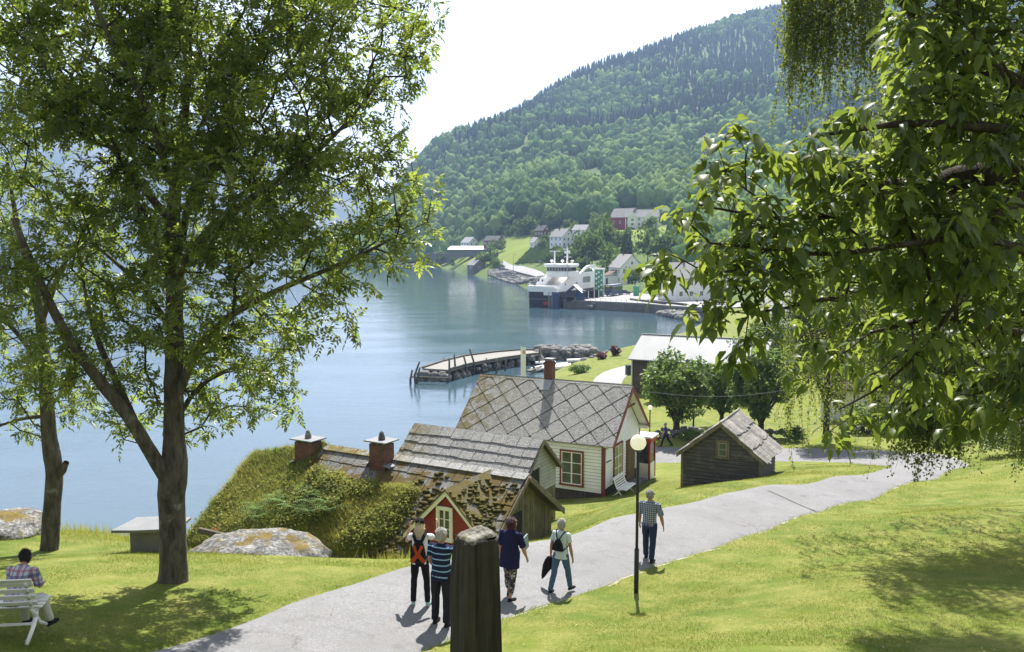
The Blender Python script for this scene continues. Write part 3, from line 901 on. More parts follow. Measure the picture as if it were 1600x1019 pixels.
BLOCK = [pixpoly(q) for q in [   # open ground: farmsteads, gardens and the fields stay clear of the wood
    [(690, 420), (690, 396), (740, 380), (780, 366), (800, 352), (860, 352), (905, 352), (925, 345), (950, 348), (958, 352), (958, 325), (1060, 325), (1060, 480), (780, 470), (760, 432)]]]
nP = 80000
fy = 330 + (2350 - 330) * RNG.random(nP) ** .75; fu = -.24 + .84 * RNG.random(nP)
fx = fu * fy
fsd = poly_sd(fx, fy, COAST)
keep = (fsd > 7) & (poly_sd(fx, fy, BLOCK[0]) < 0)
for q in FIELDS: keep &= poly_sd(fx, fy, q) < -2
keep &= ~((fy < 390) & (fx < 60))
keep &= fbm(fx / 70, fy / 110, 6, 3) + RNG.normal(0, .05, len(fx)) > -.42
fx, fy = fx[keep], fy[keep]
# thin to even spacing on a grid
cell = 8.6 + (fy - 330) * .0012
key = (np.floor(fx / cell).astype(np.int64) * 100003 + np.floor(fy / cell).astype(np.int64))
_, ui = np.unique(key, return_index=True)
fx, fy = fx[ui], fy[ui]
fz = height(fx, fy)
conif = fbm(fx / 150, fy / 150, 4, 3) + np.clip((fz - 130) / 300, -.35, .55) + RNG.normal(0, .16, len(fx))
isC = conif > .33
w0_ = RNG.uniform(6.5, 14.5, len(fx))
h_ = np.where(isC, RNG.uniform(11, 19, len(fx)), w0_ * RNG.uniform(.80, 1.15, len(fx)) + 1)
w_ = np.where(isC, h_ * RNG.uniform(.85, 1.1, len(fx)), w0_)
pos = np.stack([fx, fy, fz - .6], 1); rot = RNG.random(len(fx)) * 6.28
tint = np.clip(RNG.normal(.45, .22, len(fx)) + .35 * fbm(fx / 90, fy / 90, 8, 2), 0, 1)
near = (fy < 900)
V1, F1, T1 = scatter(BL2, pos, np.stack([w_, h_], 1), rot, np.where(~isC & near, RNG.integers(0, 7, len(fx)), -1), tint)
V2, F2, T2 = scatter(BL1, pos, np.stack([w_, h_], 1), rot, np.where(~isC & ~near, RNG.integers(0, 8, len(fx)), -1), tint)
V3, F3, T3 = scatter(SPR, pos, np.stack([w_, h_], 1), rot, np.where(isC, RNG.integers(0, 5, len(fx)), -1), tint)
o1, o2 = len(V1), len(V1) + len(V2)
FF = np.vstack([F1, F2 + o1, F3 + o2]); TT = np.concatenate([T1, T2, T3])
TT = np.clip(TT + RNG.normal(0, .13, len(TT)), 0, 1)
mi_ = np.concatenate([np.zeros(len(F1) + len(F2)), np.ones(len(F3))])
setting(npmesh('forest', np.vstack([V1, V2, V3]), [FF], [M['hill_leaf'], M['spruce']], attrs={'tint': TT}, matidx=mi_), 'stuff', 'mixed birch and spruce forest covering the steep hillside')
print('forest trees', len(fx), 'faces', len(FF))

# ------------------------------------------------------------------ building helpers (local frame: x along the ridge, y away, z up)
def clap(mb, o, u, n, w0, w1, z0, z1, pitch=.13, lim=None, th=.022):
    """lapped boards on a wall: o + u*s, s in [w0,w1]; lim(z) narrows them in a gable"""
    o = Vector(o); u = Vector(u).normalized(); n = Vector(n).normalized()
    k = max(1, round((z1 - z0) / pitch)); p = (z1 - z0) / k
    for i in range(k):
        za, zb = z0 + i * p + .026, z0 + (i + 1) * p
        a0, a1, b0, b1 = w0, w1, w0, w1
        if lim:
            a0, a1 = lim(za); b0, b1 = lim(zb)
            if a1 - a0 < .04: continue
            if b1 - b0 < .03: b0 = b1 = (b0 + b1) / 2; b0 -= .012; b1 += .012
        t = random.uniform(.3, .7)
        Z = Vector((0, 0, 1))
        V = [o + u * a0 + Z * za, o + u * a1 + Z * za, o + u * a1 + Z * za + n * th, o + u * a0 + Z * za + n * th,
             o + u * b0 + Z * zb, o + u * b1 + Z * zb, o + u * b1 + Z * zb + n * .004, o + u * b0 + Z * zb + n * .004]
        mb.add(V, [(0, 1, 2, 3), (7, 6, 5, 4), (2, 1, 5, 6), (0, 3, 7, 4), (3, 2, 6, 7), (1, 0, 4, 5)], tint=t)


def vboards(mb, o, u, n, w0, w1, z0, top, wd=.16):
    """upright boards with uneven widths; top(s) gives the height of the wall head"""
    o = Vector(o); u = Vector(u).normalized(); n = Vector(n).normalized(); s = w0
    while s < w1 - .02:
        w = min(wd * random.uniform(.75, 1.3), w1 - s); g = .008; d = random.uniform(.012, .035)
        za, zb = top(s + g), top(s + w - g)
        if min(za, zb) > z0 + .03:
            Z = Vector((0, 0, 1)); q = z0 + random.uniform(0, .05)
            V = [o + u * (s + g) + Z * q, o + u * (s + w - g) + Z * q, o + u * (s + w - g) + Z * zb, o + u * (s + g) + Z * za]
            mb.prism(V, n * d, tint=random.random())
        s += w


def window(par, c, u, n, w, h, cols, rows, trim, sash, glass, tw=.09, deep=.05, label=None):
    """casing + sash bars as the window, its glass as the pane"""
    c = Vector(c); u = Vector(u).normalized(); n = Vector(n).normalized(); Z = Vector((0, 0, 1))
    m = MB()
    for s in (-1, 1):
        m.obox(c + u * s * (w / 2 + tw / 2) + n * deep / 2, u * tw / 2, n * deep / 2, Z * (h / 2 + tw))
        m.obox(c + Z * s * (h / 2 + tw / 2) + n * (deep / 2 + .004), u * (w / 2 + (tw + .02 if s < 0 else tw)), n * (deep / 2 + (.02 if s < 0 else 0)), Z * tw / 2)
    sw = .028 if w > .5 else .02
    for i in range(cols + 1):
        x = -w / 2 + w * i / cols; k = sw * (1.3 if i in (0, cols) or (cols % 2 == 0 and i == cols // 2) else .6)
        m.obox(c + u * x * (1 - sw / w) + n * deep * .42, u * k, n * deep * .40, Z * h / 2, 1)
    for j in range(rows + 1):
        z = -h / 2 + h * j / rows; k = sw * (1.3 if j in (0, rows) else .6)
        m.obox(c + Z * z * (1 - sw / h) + n * deep * .40, u * w / 2, n * deep * .38, Z * k, 1)
    o = m.build('window', [trim, sash], par)
    g = MB(); g.obox(c + n * (.012), u * w / 2, n * .010, Z * h / 2); g.build('pane', glass, o)
    if label: o['label'] = label
    return o


def clip_poly(poly, x0, x1, y0, y1):
    def cut(p, ins, isect):
        out = []
        for i in range(len(p)):
            a, b = p[i - 1], p[i]
            if ins(b):
                if not ins(a): out.append(isect(a, b))
                out.append(b)
            elif ins(a): out.append(isect(a, b))
        return out
    def ix(X): return lambda a, b: (X, a[1] + (b[1] - a[1]) * (X - a[0]) / (b[0] - a[0]))
    def iy(Y): return lambda a, b: (a[0] + (b[0] - a[0]) * (Y - a[1]) / (b[1] - a[1]), Y)
    for ins, f in ((lambda p: p[0] >= x0, ix(x0)), (lambda p: p[0] <= x1, ix(x1)), (lambda p: p[1] >= y0, iy(y0)), (lambda p: p[1] <= y1, iy(y1))):
        if len(poly) < 3: return []
        poly = cut(poly, ins, f)
    return poly


def diamond_slates(mb, o, u, v, n, L, S, d=1.32):
    """big square slates laid point-down; o ridge corner, u along ridge, v down the slope"""
    o, u, v, n = Vector(o), Vector(u).normalized(), Vector(v).normalized(), Vector(n).normalized()
    g = .030; q = d / 2 - g
    ny = int(S / (d / 2)) + 3; nx = int(L / d) + 3
    for j in range(-1, ny):
        for i in range(-1, nx):
            cx = i * d + (d / 2 if j % 2 else 0); cy = j * d / 2
            jit = [random.uniform(-.012, .012) for _ in range(8)]
            p = [(cx + jit[0], cy - q + jit[1]), (cx + q + jit[2], cy + jit[3]), (cx + jit[4], cy + q + .02 + jit[5]), (cx - q + jit[6], cy + jit[7])]
            p = clip_poly(p, 0, L, 0, S)
            if len(p) < 3: continue
            t = random.uniform(0, 1); lift = random.uniform(0, .012)
            V = [o + u * a + v * b + n * (.012 + lift + .030 * (b - cy + q) / (2 * q)) for a, b in p]
            mb.prism(V, n * .026, tint=t)


def course_slates(mb, o, u, v, n, L, S, rows, wmin, wmax, th=.03, gap=.012, rag=.04, tilt=.05, skip=None):
    """overlapping courses of roughly squared slates, laid from the eave up"""
    o, u, v, n = Vector(o), Vector(u).normalized(), Vector(v).normalized(), Vector(n).normalized()
    rh = S / rows
    for j in range(rows):
        s = -random.uniform(0, wmax * .5)
        while s < L:
            w = random.uniform(wmin, wmax); a, b = max(0, s + gap), min(L, s + w - gap); s += w
            if b - a < .06: continue
            y0, y1 = j * rh - .02, (j + 1) * rh + .05 + random.uniform(-rag, rag)
            y0 = max(y0, 0)
            if skip and skip((a + b) / 2, (y0 + y1) / 2): continue
            t = random.random(); l0 = random.uniform(0, .008); sk = random.uniform(-.02, .02)
            V = [o + u * a + v * y0 + n * (.01 + l0), o + u * b + v * y0 + n * (.01 + l0), o + u * b + v * (y1 + sk) + n * (tilt + l0), o + u * a + v * (y1 - sk) + n * (tilt + l0)]
            mb.prism(V, n * th, tint=t)


def roof_deck(mb, p, th=.06):
    """closed board under the slates; p = 4 corners counter-clockwise seen from above"""
    a, b, c, d = [Vector(q) for q in p]; n = (b - a).cross(d - a).normalized()
    mb.prism([a, b, c, d], -n * th)

# ------------------------------------------------------------------ white house with diamond slates
def build_white_house():
    a = R(26.7); gz = 6.9
    h = thing('white_house', 'white boarded house with red trim and a large diamond slate roof above the water', 'house', (6.474, 47, gz), -a)
    L, ov, hw, fr = 9.27, .55, 2.8, 2.98
    zr = 5.38; sl = .90; ze = lambda y: zr - abs(y) * sl
    x0, x1 = -L + .35, -ov
    wz = ze(hw) - .12
    # solid core, coloured dark to paint shadow lines in the gaps between boards
    m = MB(); 
    def lim(z): 
        q = min(hw, (zr - .16 - z) / sl); return (-q, q)
    for (xx, nx) in ((x1, 1), (x0, -1)):
        clap(m, (xx, 0, 0), (0, 1, 0), (nx, 0, 0), -hw, hw, .35, zr - .2, .17, lim, .04)
    for (yy, ny) in ((-hw, -1), (hw, 1)):
        clap(m, (0, yy, 0), (1, 0, 0), (0, ny, 0), x0, x1, .35, wz, .17, None, .04)
    m.box(x0 + .006, x1 - .006, -hw + .006, hw - .006, .32, wz - .02, 1)
    m.prism([(x0 + .006, -hw + .006, wz - .02), (x0 + .006, hw - .006, wz - .02), (x0 + .006, 0, zr - .2)], (x1 - x0 - .012, 0, 0), 1)
    m.build('wall', [M['white'], M['roof_and_gap_dark']], h)
    f = MB(); f.box(x0 + .06, x1 - .06, -hw + .06, hw - .06, -1.6, .32); f.build('foundation', M['wood_dark'], h)  # dark tone stands in for the shadowed void under the house
    for yy in (-hw, hw):
        for xx in (x1, x0):
            c = MB(); c.box(xx - .12, xx + .055, yy - .055 if yy < 0 else yy - .11, yy + .11 if yy < 0 else yy + .055, .02, wz + .02); c.build('corner_board', M['redtrim'], h)
    c = MB(); c.box(x0, x1 + .012, -hw - .028, -hw - .002, .16, .36); c.build('base_board', M['white_clean'], h)
    # roof
    for sgn, nm in ((-1, 'roof'), (1, 'roof')):
        S = math.hypot(fr, fr * sl); v = Vector((0, sgn * fr, -fr * sl)).normalized(); n = Vector((0, sgn * sl, 1)).normalized()
        m = MB(); roof_deck(m, [(-L, 0, zr), (-L, sgn * fr, zr - fr * sl), (0, sgn * fr, zr - fr * sl), (0, 0, zr)] if sgn < 0 else [(0, 0, zr), (0, fr, zr - fr * sl), (-L, fr, zr - fr * sl), (-L, 0, zr)], .07)
        ro = m.build(nm, M['dark'] if False else M['wood_dark'], h)
        s_ = MB(); diamond_slates(s_, (-L, 0, zr), (1, 0, 0), v, n, L, S + .05, 1.30); s_.build('slate_covering', M['slate_big'], ro, tint=True)
    rc = MB()
    s = -L
    while s < -.05:
        w = min(random.uniform(.6, .95), -s); rc.prism([(s + .01, -.16, zr - .06), (s + w - .01, -.16, zr - .06), (s + w - .01, 0, zr + .07), (s + .01, 0, zr + .07)], (0, .02, .03), tint=random.random())
        rc.prism([(s + .01, .16, zr - .06), (s + .01, 0, zr + .075), (s + w - .01, 0, zr + .075), (s + w - .01, .16, zr - .06)], (0, -.01, .03), tint=random.random()); s += w
    rc.build('ridge_cap', M['slate_big'], h, tint=True)
    # bargeboards at both gables, soffit, purlin ends
    for xx in (.012, -L - .04):
        for sgn in (-1, 1):
            b = MB(); e = fr + .04
            b.prism([(xx, 0, zr + .03), (xx, sgn * e, zr - e * sl + .03), (xx, sgn * e, zr - e * sl - .21), (xx, 0, zr - .24)], (.035, 0, 0)); b.build('bargeboard', M['redtrim'], h)
    for sgn in (-1, 1):
        b = MB(); b.prism([(x1 + .03, sgn * .05, zr - .14), (x1 + .03, sgn * (fr - .02), zr - .14 - (fr - .02) * sl + .045), (0, sgn * (fr - .02), zr - .14 - (fr - .02) * sl + .045), (0, sgn * .05, zr - .14)], (0, 0, .03)); b.build('soffit', M['white_clean'], h)
        b = MB(); b.box(x1, .01, sgn * 2.72 - .09, sgn * 2.72 + .09, ze(2.72) - .34, ze(2.72) - .16); b.build('purlin_end', M['white_clean'] if sgn > 0 else M['redtrim'], h)
    b = MB(); b.bar((x1 + .34, -.95, zr - 1.10), (x1 + .34, .95, zr - 1.10), .06, .12); b.build('gable_tie', M['redtrim'], h)
    # windows and door
    window(h, (-2.32, -hw - .02, 1.32), (1, 0, 0), (0, -1, 0), 1.16, 1.72, 2, 3, M['redtrim'], M['white_clean'], M['glass'], .09, .07)
    window(h, (-6.2, -hw - .02, 1.32), (1, 0, 0), (0, -1, 0), 1.16, 1.72, 2, 3, M['redtrim'], M['white_clean'], M['glass'], .09, .07)
    window(h, (x1 + .02, -.80, 1.42), (0, 1, 0), (1, 0, 0), 1.16, 1.80, 2, 3, M['redtrim'], M['white_clean'], M['glass_green'], .10, .07)
    d = MB(); d.box(x1, x1 + .07, .52, 1.92, -.05, 2.25); d.build('door_case', M['redtrim'], h)
    d = MB(); d.box(x1 + .05, x1 + .085, .66, 1.78, -.02, 2.10)
    for z in (.1, .78, 1.45): 
        for y in (.74, 1.26): d.box(x1 + .08, x1 + .10, y, y + .42, z, z + .55)
    do = d.build('door', M['door'], h, bevel=.008)
    k = MB(); k.ell((x1 + .125, .75, 1.0), (.03, .03, .03)); k.build('handle', M['steel'], do)
    d = MB(); d.box(x1, x1 + .75, .45, 2.0, -.55, -.10); d.build('door_step', M['stone'], h)
    # lamp bracket and downpipe on the gable corner
    k = MB(); k.tube([(x1 + .02, -2.5, 1.75), (x1 + .02, -1.85, 1.72)], .045); k.build('pipe', M['black'], h)
    k = MB(); k.ell((x1 + .1, -2.62, 2.55), (.09, .09, .10)); k.build('wall_lamp', M['globe'], h)
    # chimney on the ridge
    cx = -4.96
    k = MB(); k.box(cx - .24, cx + .24, -.08, .40, zr - .5, zr + 1.05); k.box(cx - .28, cx + .28, -.12, .44, zr + .86, zr + .97)
    ch = k.build('chimney', M['brick'], h)
    k = MB(); k.box(cx - .20, cx - .14, -.04, .02, zr + 1.05, zr + 1.17); k.box(cx + .14, cx + .2, .30, .36, zr + 1.05, zr + 1.17); k.box(cx - .27, cx + .27, -.11, .43, zr + 1.17, zr + 1.22); k.build('cap', M['slab'], ch, bevel=.01)
    k = MB(); k.prism([(cx - .34, -.10, zr + .02), (cx + .34, -.10, zr + .02), (cx + .30, -.62, zr - .48), (cx - .30, -.62, zr - .48)], (0, -.02, .03)); k.build('flashing', M['steel'], ch)
    # glazed porch at the far corner
    px_, py_ = x1 + .15, hw + .35
    k = MB()
    for xx in (px_ - .55, px_ + .45):
        for yy in (py_ - .45, py_ + .5): k.box(xx, xx + .1, yy, yy + .1, -.4, 2.0)
    k.box(px_ - .58, px_ + .58, py_ - .48, py_ + .63, 1.74, 2.02); po = k.build('porch', paint('porch_red', (.42, .05, .04), .5), h)
    k = MB(); k.box(px_ - .66, px_ + .68, py_ - .56, py_ + .72, 2.02, 2.12); k.build('porch_roof', M['white_clean'], po)
    k = MB(); k.box(px_ - .5, px_ + .5, py_ - .42, py_ + .56, .55, 1.74); k.build('pane', M['glass'], po)
    k = MB(); k.box(px_ - .52, px_ + .52, py_ - .44, py_ + .58, -.4, .55); k.build('panel', M['white'], po)
    return h
WH = build_white_house()

# ------------------------------------------------------------------ small grey cabin with squared slates
def build_cabin():
    a = R(29.8); gz = 7.5
    h = thing('slate_cabin', 'narrow grey timber cabin roofed with four courses of squared grey slates', 'cabin', (1.319, 36, gz), -a)
    L, hw, fr, zr, sl = 6.55, 1.50, 1.75, 4.36, .86
    x0, x1 = -L + .2, -.22
    m = MB()
    def lim(z): q = min(hw, (zr - .10 - z) / sl); return (-q, q)
    clap(m, (x1, 0, 0), (0, 1, 0), (1, 0, 0), -hw, hw, 2.1, zr - .15, .15, lim, .028)
    for yy, ny in ((-hw, -1), (hw, 1)): clap(m, (0, yy, 0), (1, 0, 0), (0, ny, 0), x0, x1, 2.1, zr - hw * sl - .1, .15, None, .028)
    m.box(x0 + .006, x1 - .006, -hw + .006, hw - .006, -1, zr - hw * sl - .12, 1); m.prism([(x0 + .006, -hw + .006, zr - hw * sl - .12), (x0 + .006, hw - .006, zr - hw * sl - .12), (x0 + .006, 0, zr - .12)], (x1 - x0 - .012, 0, 0), 1)  # core coloured dark, so the board gaps read as painted shadow lines
    m.build('wall', [M['siding_grey'], M['roof_and_gap_dark']], h)
    m = MB(); vboards(m, (x1, 0, 0), (0, 1, 0), (1, 0, 0), -hw, hw, -.6, lambda s: 2.1, .17); vboards(m, (0, hw, 0), (1, 0, 0), (0, 1, 0), x0, x1, -.6, lambda s: 2.1, .17); m.build('board_wall', M['wood_old'], h, tint=True)
    d = MB(); d.box(x1 + .02, x1 + .05, -.85, -.15, 1.15, 3.15); do = d.build('hatch', M['dark'], h)  # flat black panel painted as the dark inside of an opening
    d = MB(); d.box(x1 + .03, x1 + .08, -.15, -.07, 1.1, 3.2); d.box(x1 + .03, x1 + .08, -.93, -.85, 1.1, 3.2); d.build('hatch_frame', M['wood_old'], do)
    for sgn in (-1, 1):
        S = math.hypot(fr, fr * sl); v = Vector((0, sgn * fr, -fr * sl)).normalized(); n = Vector((0, sgn * sl, 1)).normalized()
        m = MB(); roof_deck(m, [(-L, 0, zr), (-L, sgn * fr, zr - fr * sl), (0, sgn * fr, zr - fr * sl), (0, 0, zr)] if sgn < 0 else [(0, 0, zr), (0, fr, zr - fr * sl), (-L, fr, zr - fr * sl), (-L, 0, zr)], .06)
        ro = m.build('roof', M['wood_dark'], h)
        s_ = MB(); course_slates(s_, (-L, 0, zr), (1, 0, 0), v, n, L, S + .06, 5, .42, .70, .03, .010, .035, .055); s_.build('slate_covering', M['slate'], ro, tint=True)
        b = MB(); e = fr + .02
        b.prism([(.012, 0, zr + .02), (.012, sgn * e, zr - e * sl + .02), (.012, sgn * e, zr - e * sl - .15), (.012, 0, zr - .15)], (.035, 0, 0)); b.build('bargeboard', M['wood_old'], h)
    return h
build_cabin()

# ------------------------------------------------------------------ long turf-roofed house
def build_turf_house():
    a = R(29.5); gz = 8.0
    h = thing('turf_house', 'long low house with an overgrown turf roof, mossy slates and a red dormer', 'house', (.594, 31, gz), -a)
    L, zr, sl = 14.6, 3.68, .70
    fr, bk = 3.9, 2.85; hw = 3.5; x1 = -.38; x0 = -12.2
    ridge = lambda x: zr - 1.05 * max(0, min(1, (-x - 8.6) / 5.0)) - .06 * math.sin(-x * .7)
    m = MB()
    m.box(x0, x1 - .02, -hw, 2.4, -2.0, .75); m.prism([(x0, -hw, .75), (x0, 2.4, .75), (x0, 2.4, 1.2), (x0, 0, 2.35), (x0, -hw, .76)], (7.0, 0, 0)); xm = x0 + 7.0; m.prism([(xm, -hw, .75), (xm, 2.4, .75), (xm, 2.4, 1.8), (xm, 0, zr - .15), (xm, -hw, zr - .15 - hw * sl)], (x1 - .02 - xm, 0, 0))
    m.build('wall', M['red'], h)
    # right gable of weathered upright boards with a black panel painting the shaded doorway
    m = MB(); vboards(m, (x1, 0, 0), (0, 1, 0), (1, 0, 0), -hw, 2.5, -.6, lambda s: zr - .12 - abs(s) * sl, .19); m.build('gable_boards', M['wood_old'], h, tint=True)
    d = MB(); d.box(x1 + .02, x1 + .045, -.75, .12, .4, 2.35); d.build('door', M['dark'], h)
    # roof decks
    m = MB()
    roof_deck(m, [(-9.2, 0, zr), (-9.2, -fr, zr - fr * sl), (0, -fr, zr - fr * sl), (0, 0, zr)], .09); ro = m.build('roof', M['wood_dark'], h)
    m = MB(); roof_deck(m, [(0, 0, zr), (0, bk, zr - bk * sl), (-9.2, bk, zr - bk * sl), (-9.2, 0, zr)], .09); rb = m.build('roof', M['wood_dark'], h)
    S = math.hypot(fr, fr * sl); v = Vector((0, -1, -sl)).normalized(); n = Vector((0, -sl, 1)).normalized(); n2 = Vector((0, sl, 1)).normalized()
    s_ = MB(); course_slates(s_, (-9.6, 0, zr), (1, 0, 0), v, n, 9.6, S, 7, .45, .85, .024, .012, .05, .038, lambda q, w: q < 5.6 and w > 1.4); s_.build('slate_covering', M['slate_moss'], ro, tint=True)
    s_ = MB(); course_slates(s_, (-9.6, 0, zr), (1, 0, 0), Vector((0, 1, -sl)), n2, 9.6, math.hypot(bk, bk * sl), 5, .45, .85, .035, .012, .05, .06); s_.build('slate_covering', M['slate'], rb, tint=True)
    rc = MB(); s = -9.4
    while s < -.05:
        w = min(random.uniform(.55, .9), -s); rc.prism([(s + .01, .10, zr + .02), (s + .01, -.26, zr - .10), (s + w - .01, -.26, zr - .10), (s + w - .01, .10, zr + .03)], (0, -.02, .05), tint=random.random()); s += w
    rc.build('ridge_cap', M['slate'], h, tint=True)
    for sgn, e in ((-1, fr), (1, bk)):
        b = MB(); b.prism([(.012, 0, zr + .03), (.012, sgn * e, zr - e * sl + .03), (.012, sgn * e, zr - e * sl - .17), (.012, 0, zr - .17)], (.045, 0, 0)); b.build('bargeboard', M['wood_old'], h)
    b = MB(); b.tube([(.04, -.02, zr - .10), (.14, -.02, zr - .10)], .09, 10); b.build('ridge_log', M['wood_old'], h)
    # moss cushions on the slates
    mo = MB(); r = np.random.default_rng(5)
    for _ in range(800):
        x = -r.beta(1.1, 1.6) * 4.6; q = .35 + (fr - .4) * r.beta(1.6, 1.0)
        if vnoise(x * 1.1, q * 1.1, 2.0) < -.15 and q < 2.6: continue
        s = r.uniform(.06, .17) * (.6 + .25 * q / 2)
        mo.ell((x, -q, zr - q * sl + .07), (s * r.uniform(.8, 1.5), s * r.uniform(.8, 1.3), s * .55), 8, 0, None, r.random())
    mo.build('moss', leafmat('moss_cushion', (.048, .042, .012), (.105, .088, .022), .1, .02, .6), h, smooth=True, tint=True)['kind'] = 'stuff'
    # turf: a thick uneven sod over the left part of the roof, hanging over the far gable
    nx, ny = 90, 46
    V = []; ed = lambda x: .75 + .28 * vnoise(x * .9, 3.0, 1.0) + (.5 if x > -8.5 else 0)
    xsT = np.linspace(-14.9, -3.7, nx)
    def sod(x, t):
        e = float(ed(x)) if x > -9.4 else -.9 - .2 * (x + 14)
        y1 = -(fr - .05) if x < -4.9 else -(fr - .05) * (1 - .2 * (x + 4.9)); y = -e + (y1 + e) * t
        yy = y
        z = ridge(x) - abs(yy) * sl + (0 if yy < 0 else 0)
        lump = .32 + .30 * float(fbm(x * .75, yy * .75, 4, 4)) + .05 * float(fbm(x * 4, yy * 4, 4, 2))
        edge = min(1, t * 6, (1 - t) * 8 + .25, (x + 14.95) * 1.6 + .05, (-3.65 - x) * 1.6 + .05)
        z += lump * max(.12, edge) + .04
        if x < -13.4: z -= (-13.4 - x) ** 1.5 * 1.1
        return (x, yy, z)
    for x in xsT:
        for t in np.linspace(0, 1, ny): V.append(sod(x, t))
    I = np.arange((nx - 1) * ny).reshape(-1, ny)[:, :-1].ravel(); F = np.stack([I, I + 1, I + ny + 1, I + ny], 1)
    # closed underside
    V2 = [(x, y, z - .40) for x, y, z in V]; n0 = len(V); V = V + V2
    F = np.vstack([F, F[:, ::-1] + n0])
    bd = [i for i in range(ny)] + [k * ny + ny - 1 for k in range(1, nx)] + [(nx - 1) * ny + j for j in range(ny - 2, -1, -1)] + [k * ny for k in range(nx - 2, 0, -1)]
    B = np.array([(bd[i], n0 + bd[i], n0 + bd[(i + 1) % len(bd)], bd[(i + 1) % len(bd)]) for i in range(len(bd))])
    t = NT('sod'); c = t.mix(t.ramp(t.noise(2.2, t.co(), 7, .7), [(.36, 0.0), (.64, 1.0)]), (.060, .085, .015), (.165, .150, .034)); t.bsdf(c, .95, t.bump(t.noise(12, t.co(), 6, .7), 1, .06), .1)
    turf = npmesh('turf', V, [np.vstack([F, B])], t.m, h, smooth=True)
    # plants on the sod: grass, broad leaves towards the right, a few ferns
    r = np.random.default_rng(11)
    def sample(n, xa, xb, ta, tb):
        x = r.uniform(xa, xb, n); tt = r.uniform(ta, tb, n); return np.array([sod(a_, b_) for a_, b_ in zip(x, tt)])
    p = sample(24000, -14.8, -3.8, .0, 1); k = len(p)
    ln = r.uniform(.10, .32, k) * np.where(p[:, 0] < -9, 1.0, .8); d = np.stack([r.normal(0, .6, k), r.normal(-.35, .5, k), np.full(k, 1.0)], 1); d /= np.linalg.norm(d, axis=1)[:, None]
    sd = np.cross(d, r.normal(0, 1, (k, 3))); sd /= np.linalg.norm(sd, axis=1)[:, None]; wd = r.uniform(.006, .014, k)[:, None]
    tip = p + d * ln[:, None] + np.array([0, -.03, -.03]) * (ln[:, None] / .2); p[:, 2] -= .03
    V = np.stack([p - sd * wd, p + sd * wd, tip], 1).reshape(-1, 3); F = np.arange(k * 3).reshape(-1, 3)
    npmesh('roof_grass', V, [F], M['turf'], turf, {'tint': np.clip(r.normal(.55, .25, k) + .5 * vnoise(p[:, 0] * .8, p[:, 1] * .8, 6), 0, 1)})
    pl = np.vstack([sample(4200, -8.8, -3.8, .10, 1), sample(600, -13.5, -9.2, .55, 1)])
    pl = pl[(vnoise(pl[:, 0] * .8 + 4, pl[:, 1] * .8, 2) > -.32)]
    hgt = .07 + .26 * np.clip(.5 + .9 * vnoise(pl[:, 0] * .9, pl[:, 1] * .9, 9), 0, 1) * r.uniform(.5, 1, len(pl))
    pl[:, 2] += hgt * r.uniform(.2, 1, len(pl))
    leaves_mesh('roof_leaves', pl, r, 3, .12, .034, M['turf'], turf, up=.55, tint=(.45, .30), spread=.08)
    fern = [(-7.7, .62), (-7.1, .55), (-8.3, .70), (-8.0, .50), (-6.7, .66), (-9.6, .78), (-9.9, .9), (-10.3, .85), (-9.2, .60), (-7.4, .74)]
    fV = []; fF = []; b0 = 0
    for fx_, ft in fern:
        c = Vector(sod(fx_, ft)) + Vector((0, 0, .12))
        for q in range(11):
            an = 2 * math.pi * q / 11 + r.uniform(-.2, .2); ln_ = r.uniform(.65, 1.0); up = r.uniform(.8, 1.2)
            pr = None
            for s in range(9):
                t_ = (s + 1) / 10; pt = c + Vector((math.cos(an) * ln_ * t_, math.sin(an) * ln_ * t_, up * ln_ * (t_ - .85 * t_ * t_)))
                sdv = Vector((-math.sin(an), math.cos(an), 0)); w = .16 * math.sin(math.pi * (.15 + .85 * t_)) + .01; fw = Vector((math.cos(an), math.sin(an), .1)) * .028
                for sg in (-1, 1):
                    fV += [pt - fw * .5, pt + fw * .6, pt + sdv * sg * w + fw * 1.4 + Vector((0, 0, -.02)), ]; fF.append((b0, b0 + 1, b0 + 2)); b0 += 3
    npmesh('fern', [tuple(q) for q in fV], [np.array(fF)], M['fern'], turf, {'tint': r.random(len(fF))})
    # chimneys with slab caps and a stone on top
    for cx, cw, cd, zt in ((-10.0, .44, .32, .90), (-6.24, .37, .30, .86)):
        zb = ridge(cx) - .35; cy = -.42
        k = MB(); k.box(cx - cw, cx + cw, cy - cd, cy + cd, zb - .5, zb + zt); k.box(cx - cw - .03, cx + cw + .03, cy - cd - .03, cy + cd + .03, zb + .12, zb + .2); ch = k.build('chimney', M['brick'], h)
        k = MB()
        for xx in (-cw + .1, 0, cw - .1):
            for yy in (-cd + .08, cd - .08): k.box(cx + xx - .06, cx + xx + .06, cy + yy - .06, cy + yy + .06, zb + zt, zb + zt + .09)
        k.prism([(cx - cw - .17, cy - cd - .12, zb + zt + .09), (cx + cw + .14, cy - cd - .14, zb + zt + .09), (cx + cw + .17, cy + cd + .12, zb + zt + .10), (cx - cw - .12, cy + cd + .14, zb + zt + .10)], (0, 0, .055)); k.build('cap', M['slab'], ch, bevel=.012)
        k = MB(); k.lathe([(.15, 0), (.16, .08), (.12, .2), (.09, .30), (.03, .34)], 7, (cx + .02, cy, zb + zt + .14), 0, 1, .7); k.build('cap_stone', M['stone'], ch)
        for sx in (-1, 1): k = MB(); k.prism([(cx + sx * (cw + .28), cy - .4, zb + .02), (cx + sx * (cw - .02), cy - .42, zb + .10), (cx + sx * (cw - .02), cy + .4, zb + .12), (cx + sx * (cw + .28), cy + .4, zb + .04)], (0, 0, .03)); k.build('flashing', M['slab'], ch)
    # red dormer
    dx, dy, dz, dh = -1.55, -2.85, 3.66, 1.58
    s = 1.0; zb = dz - dh * s
    m = MB()
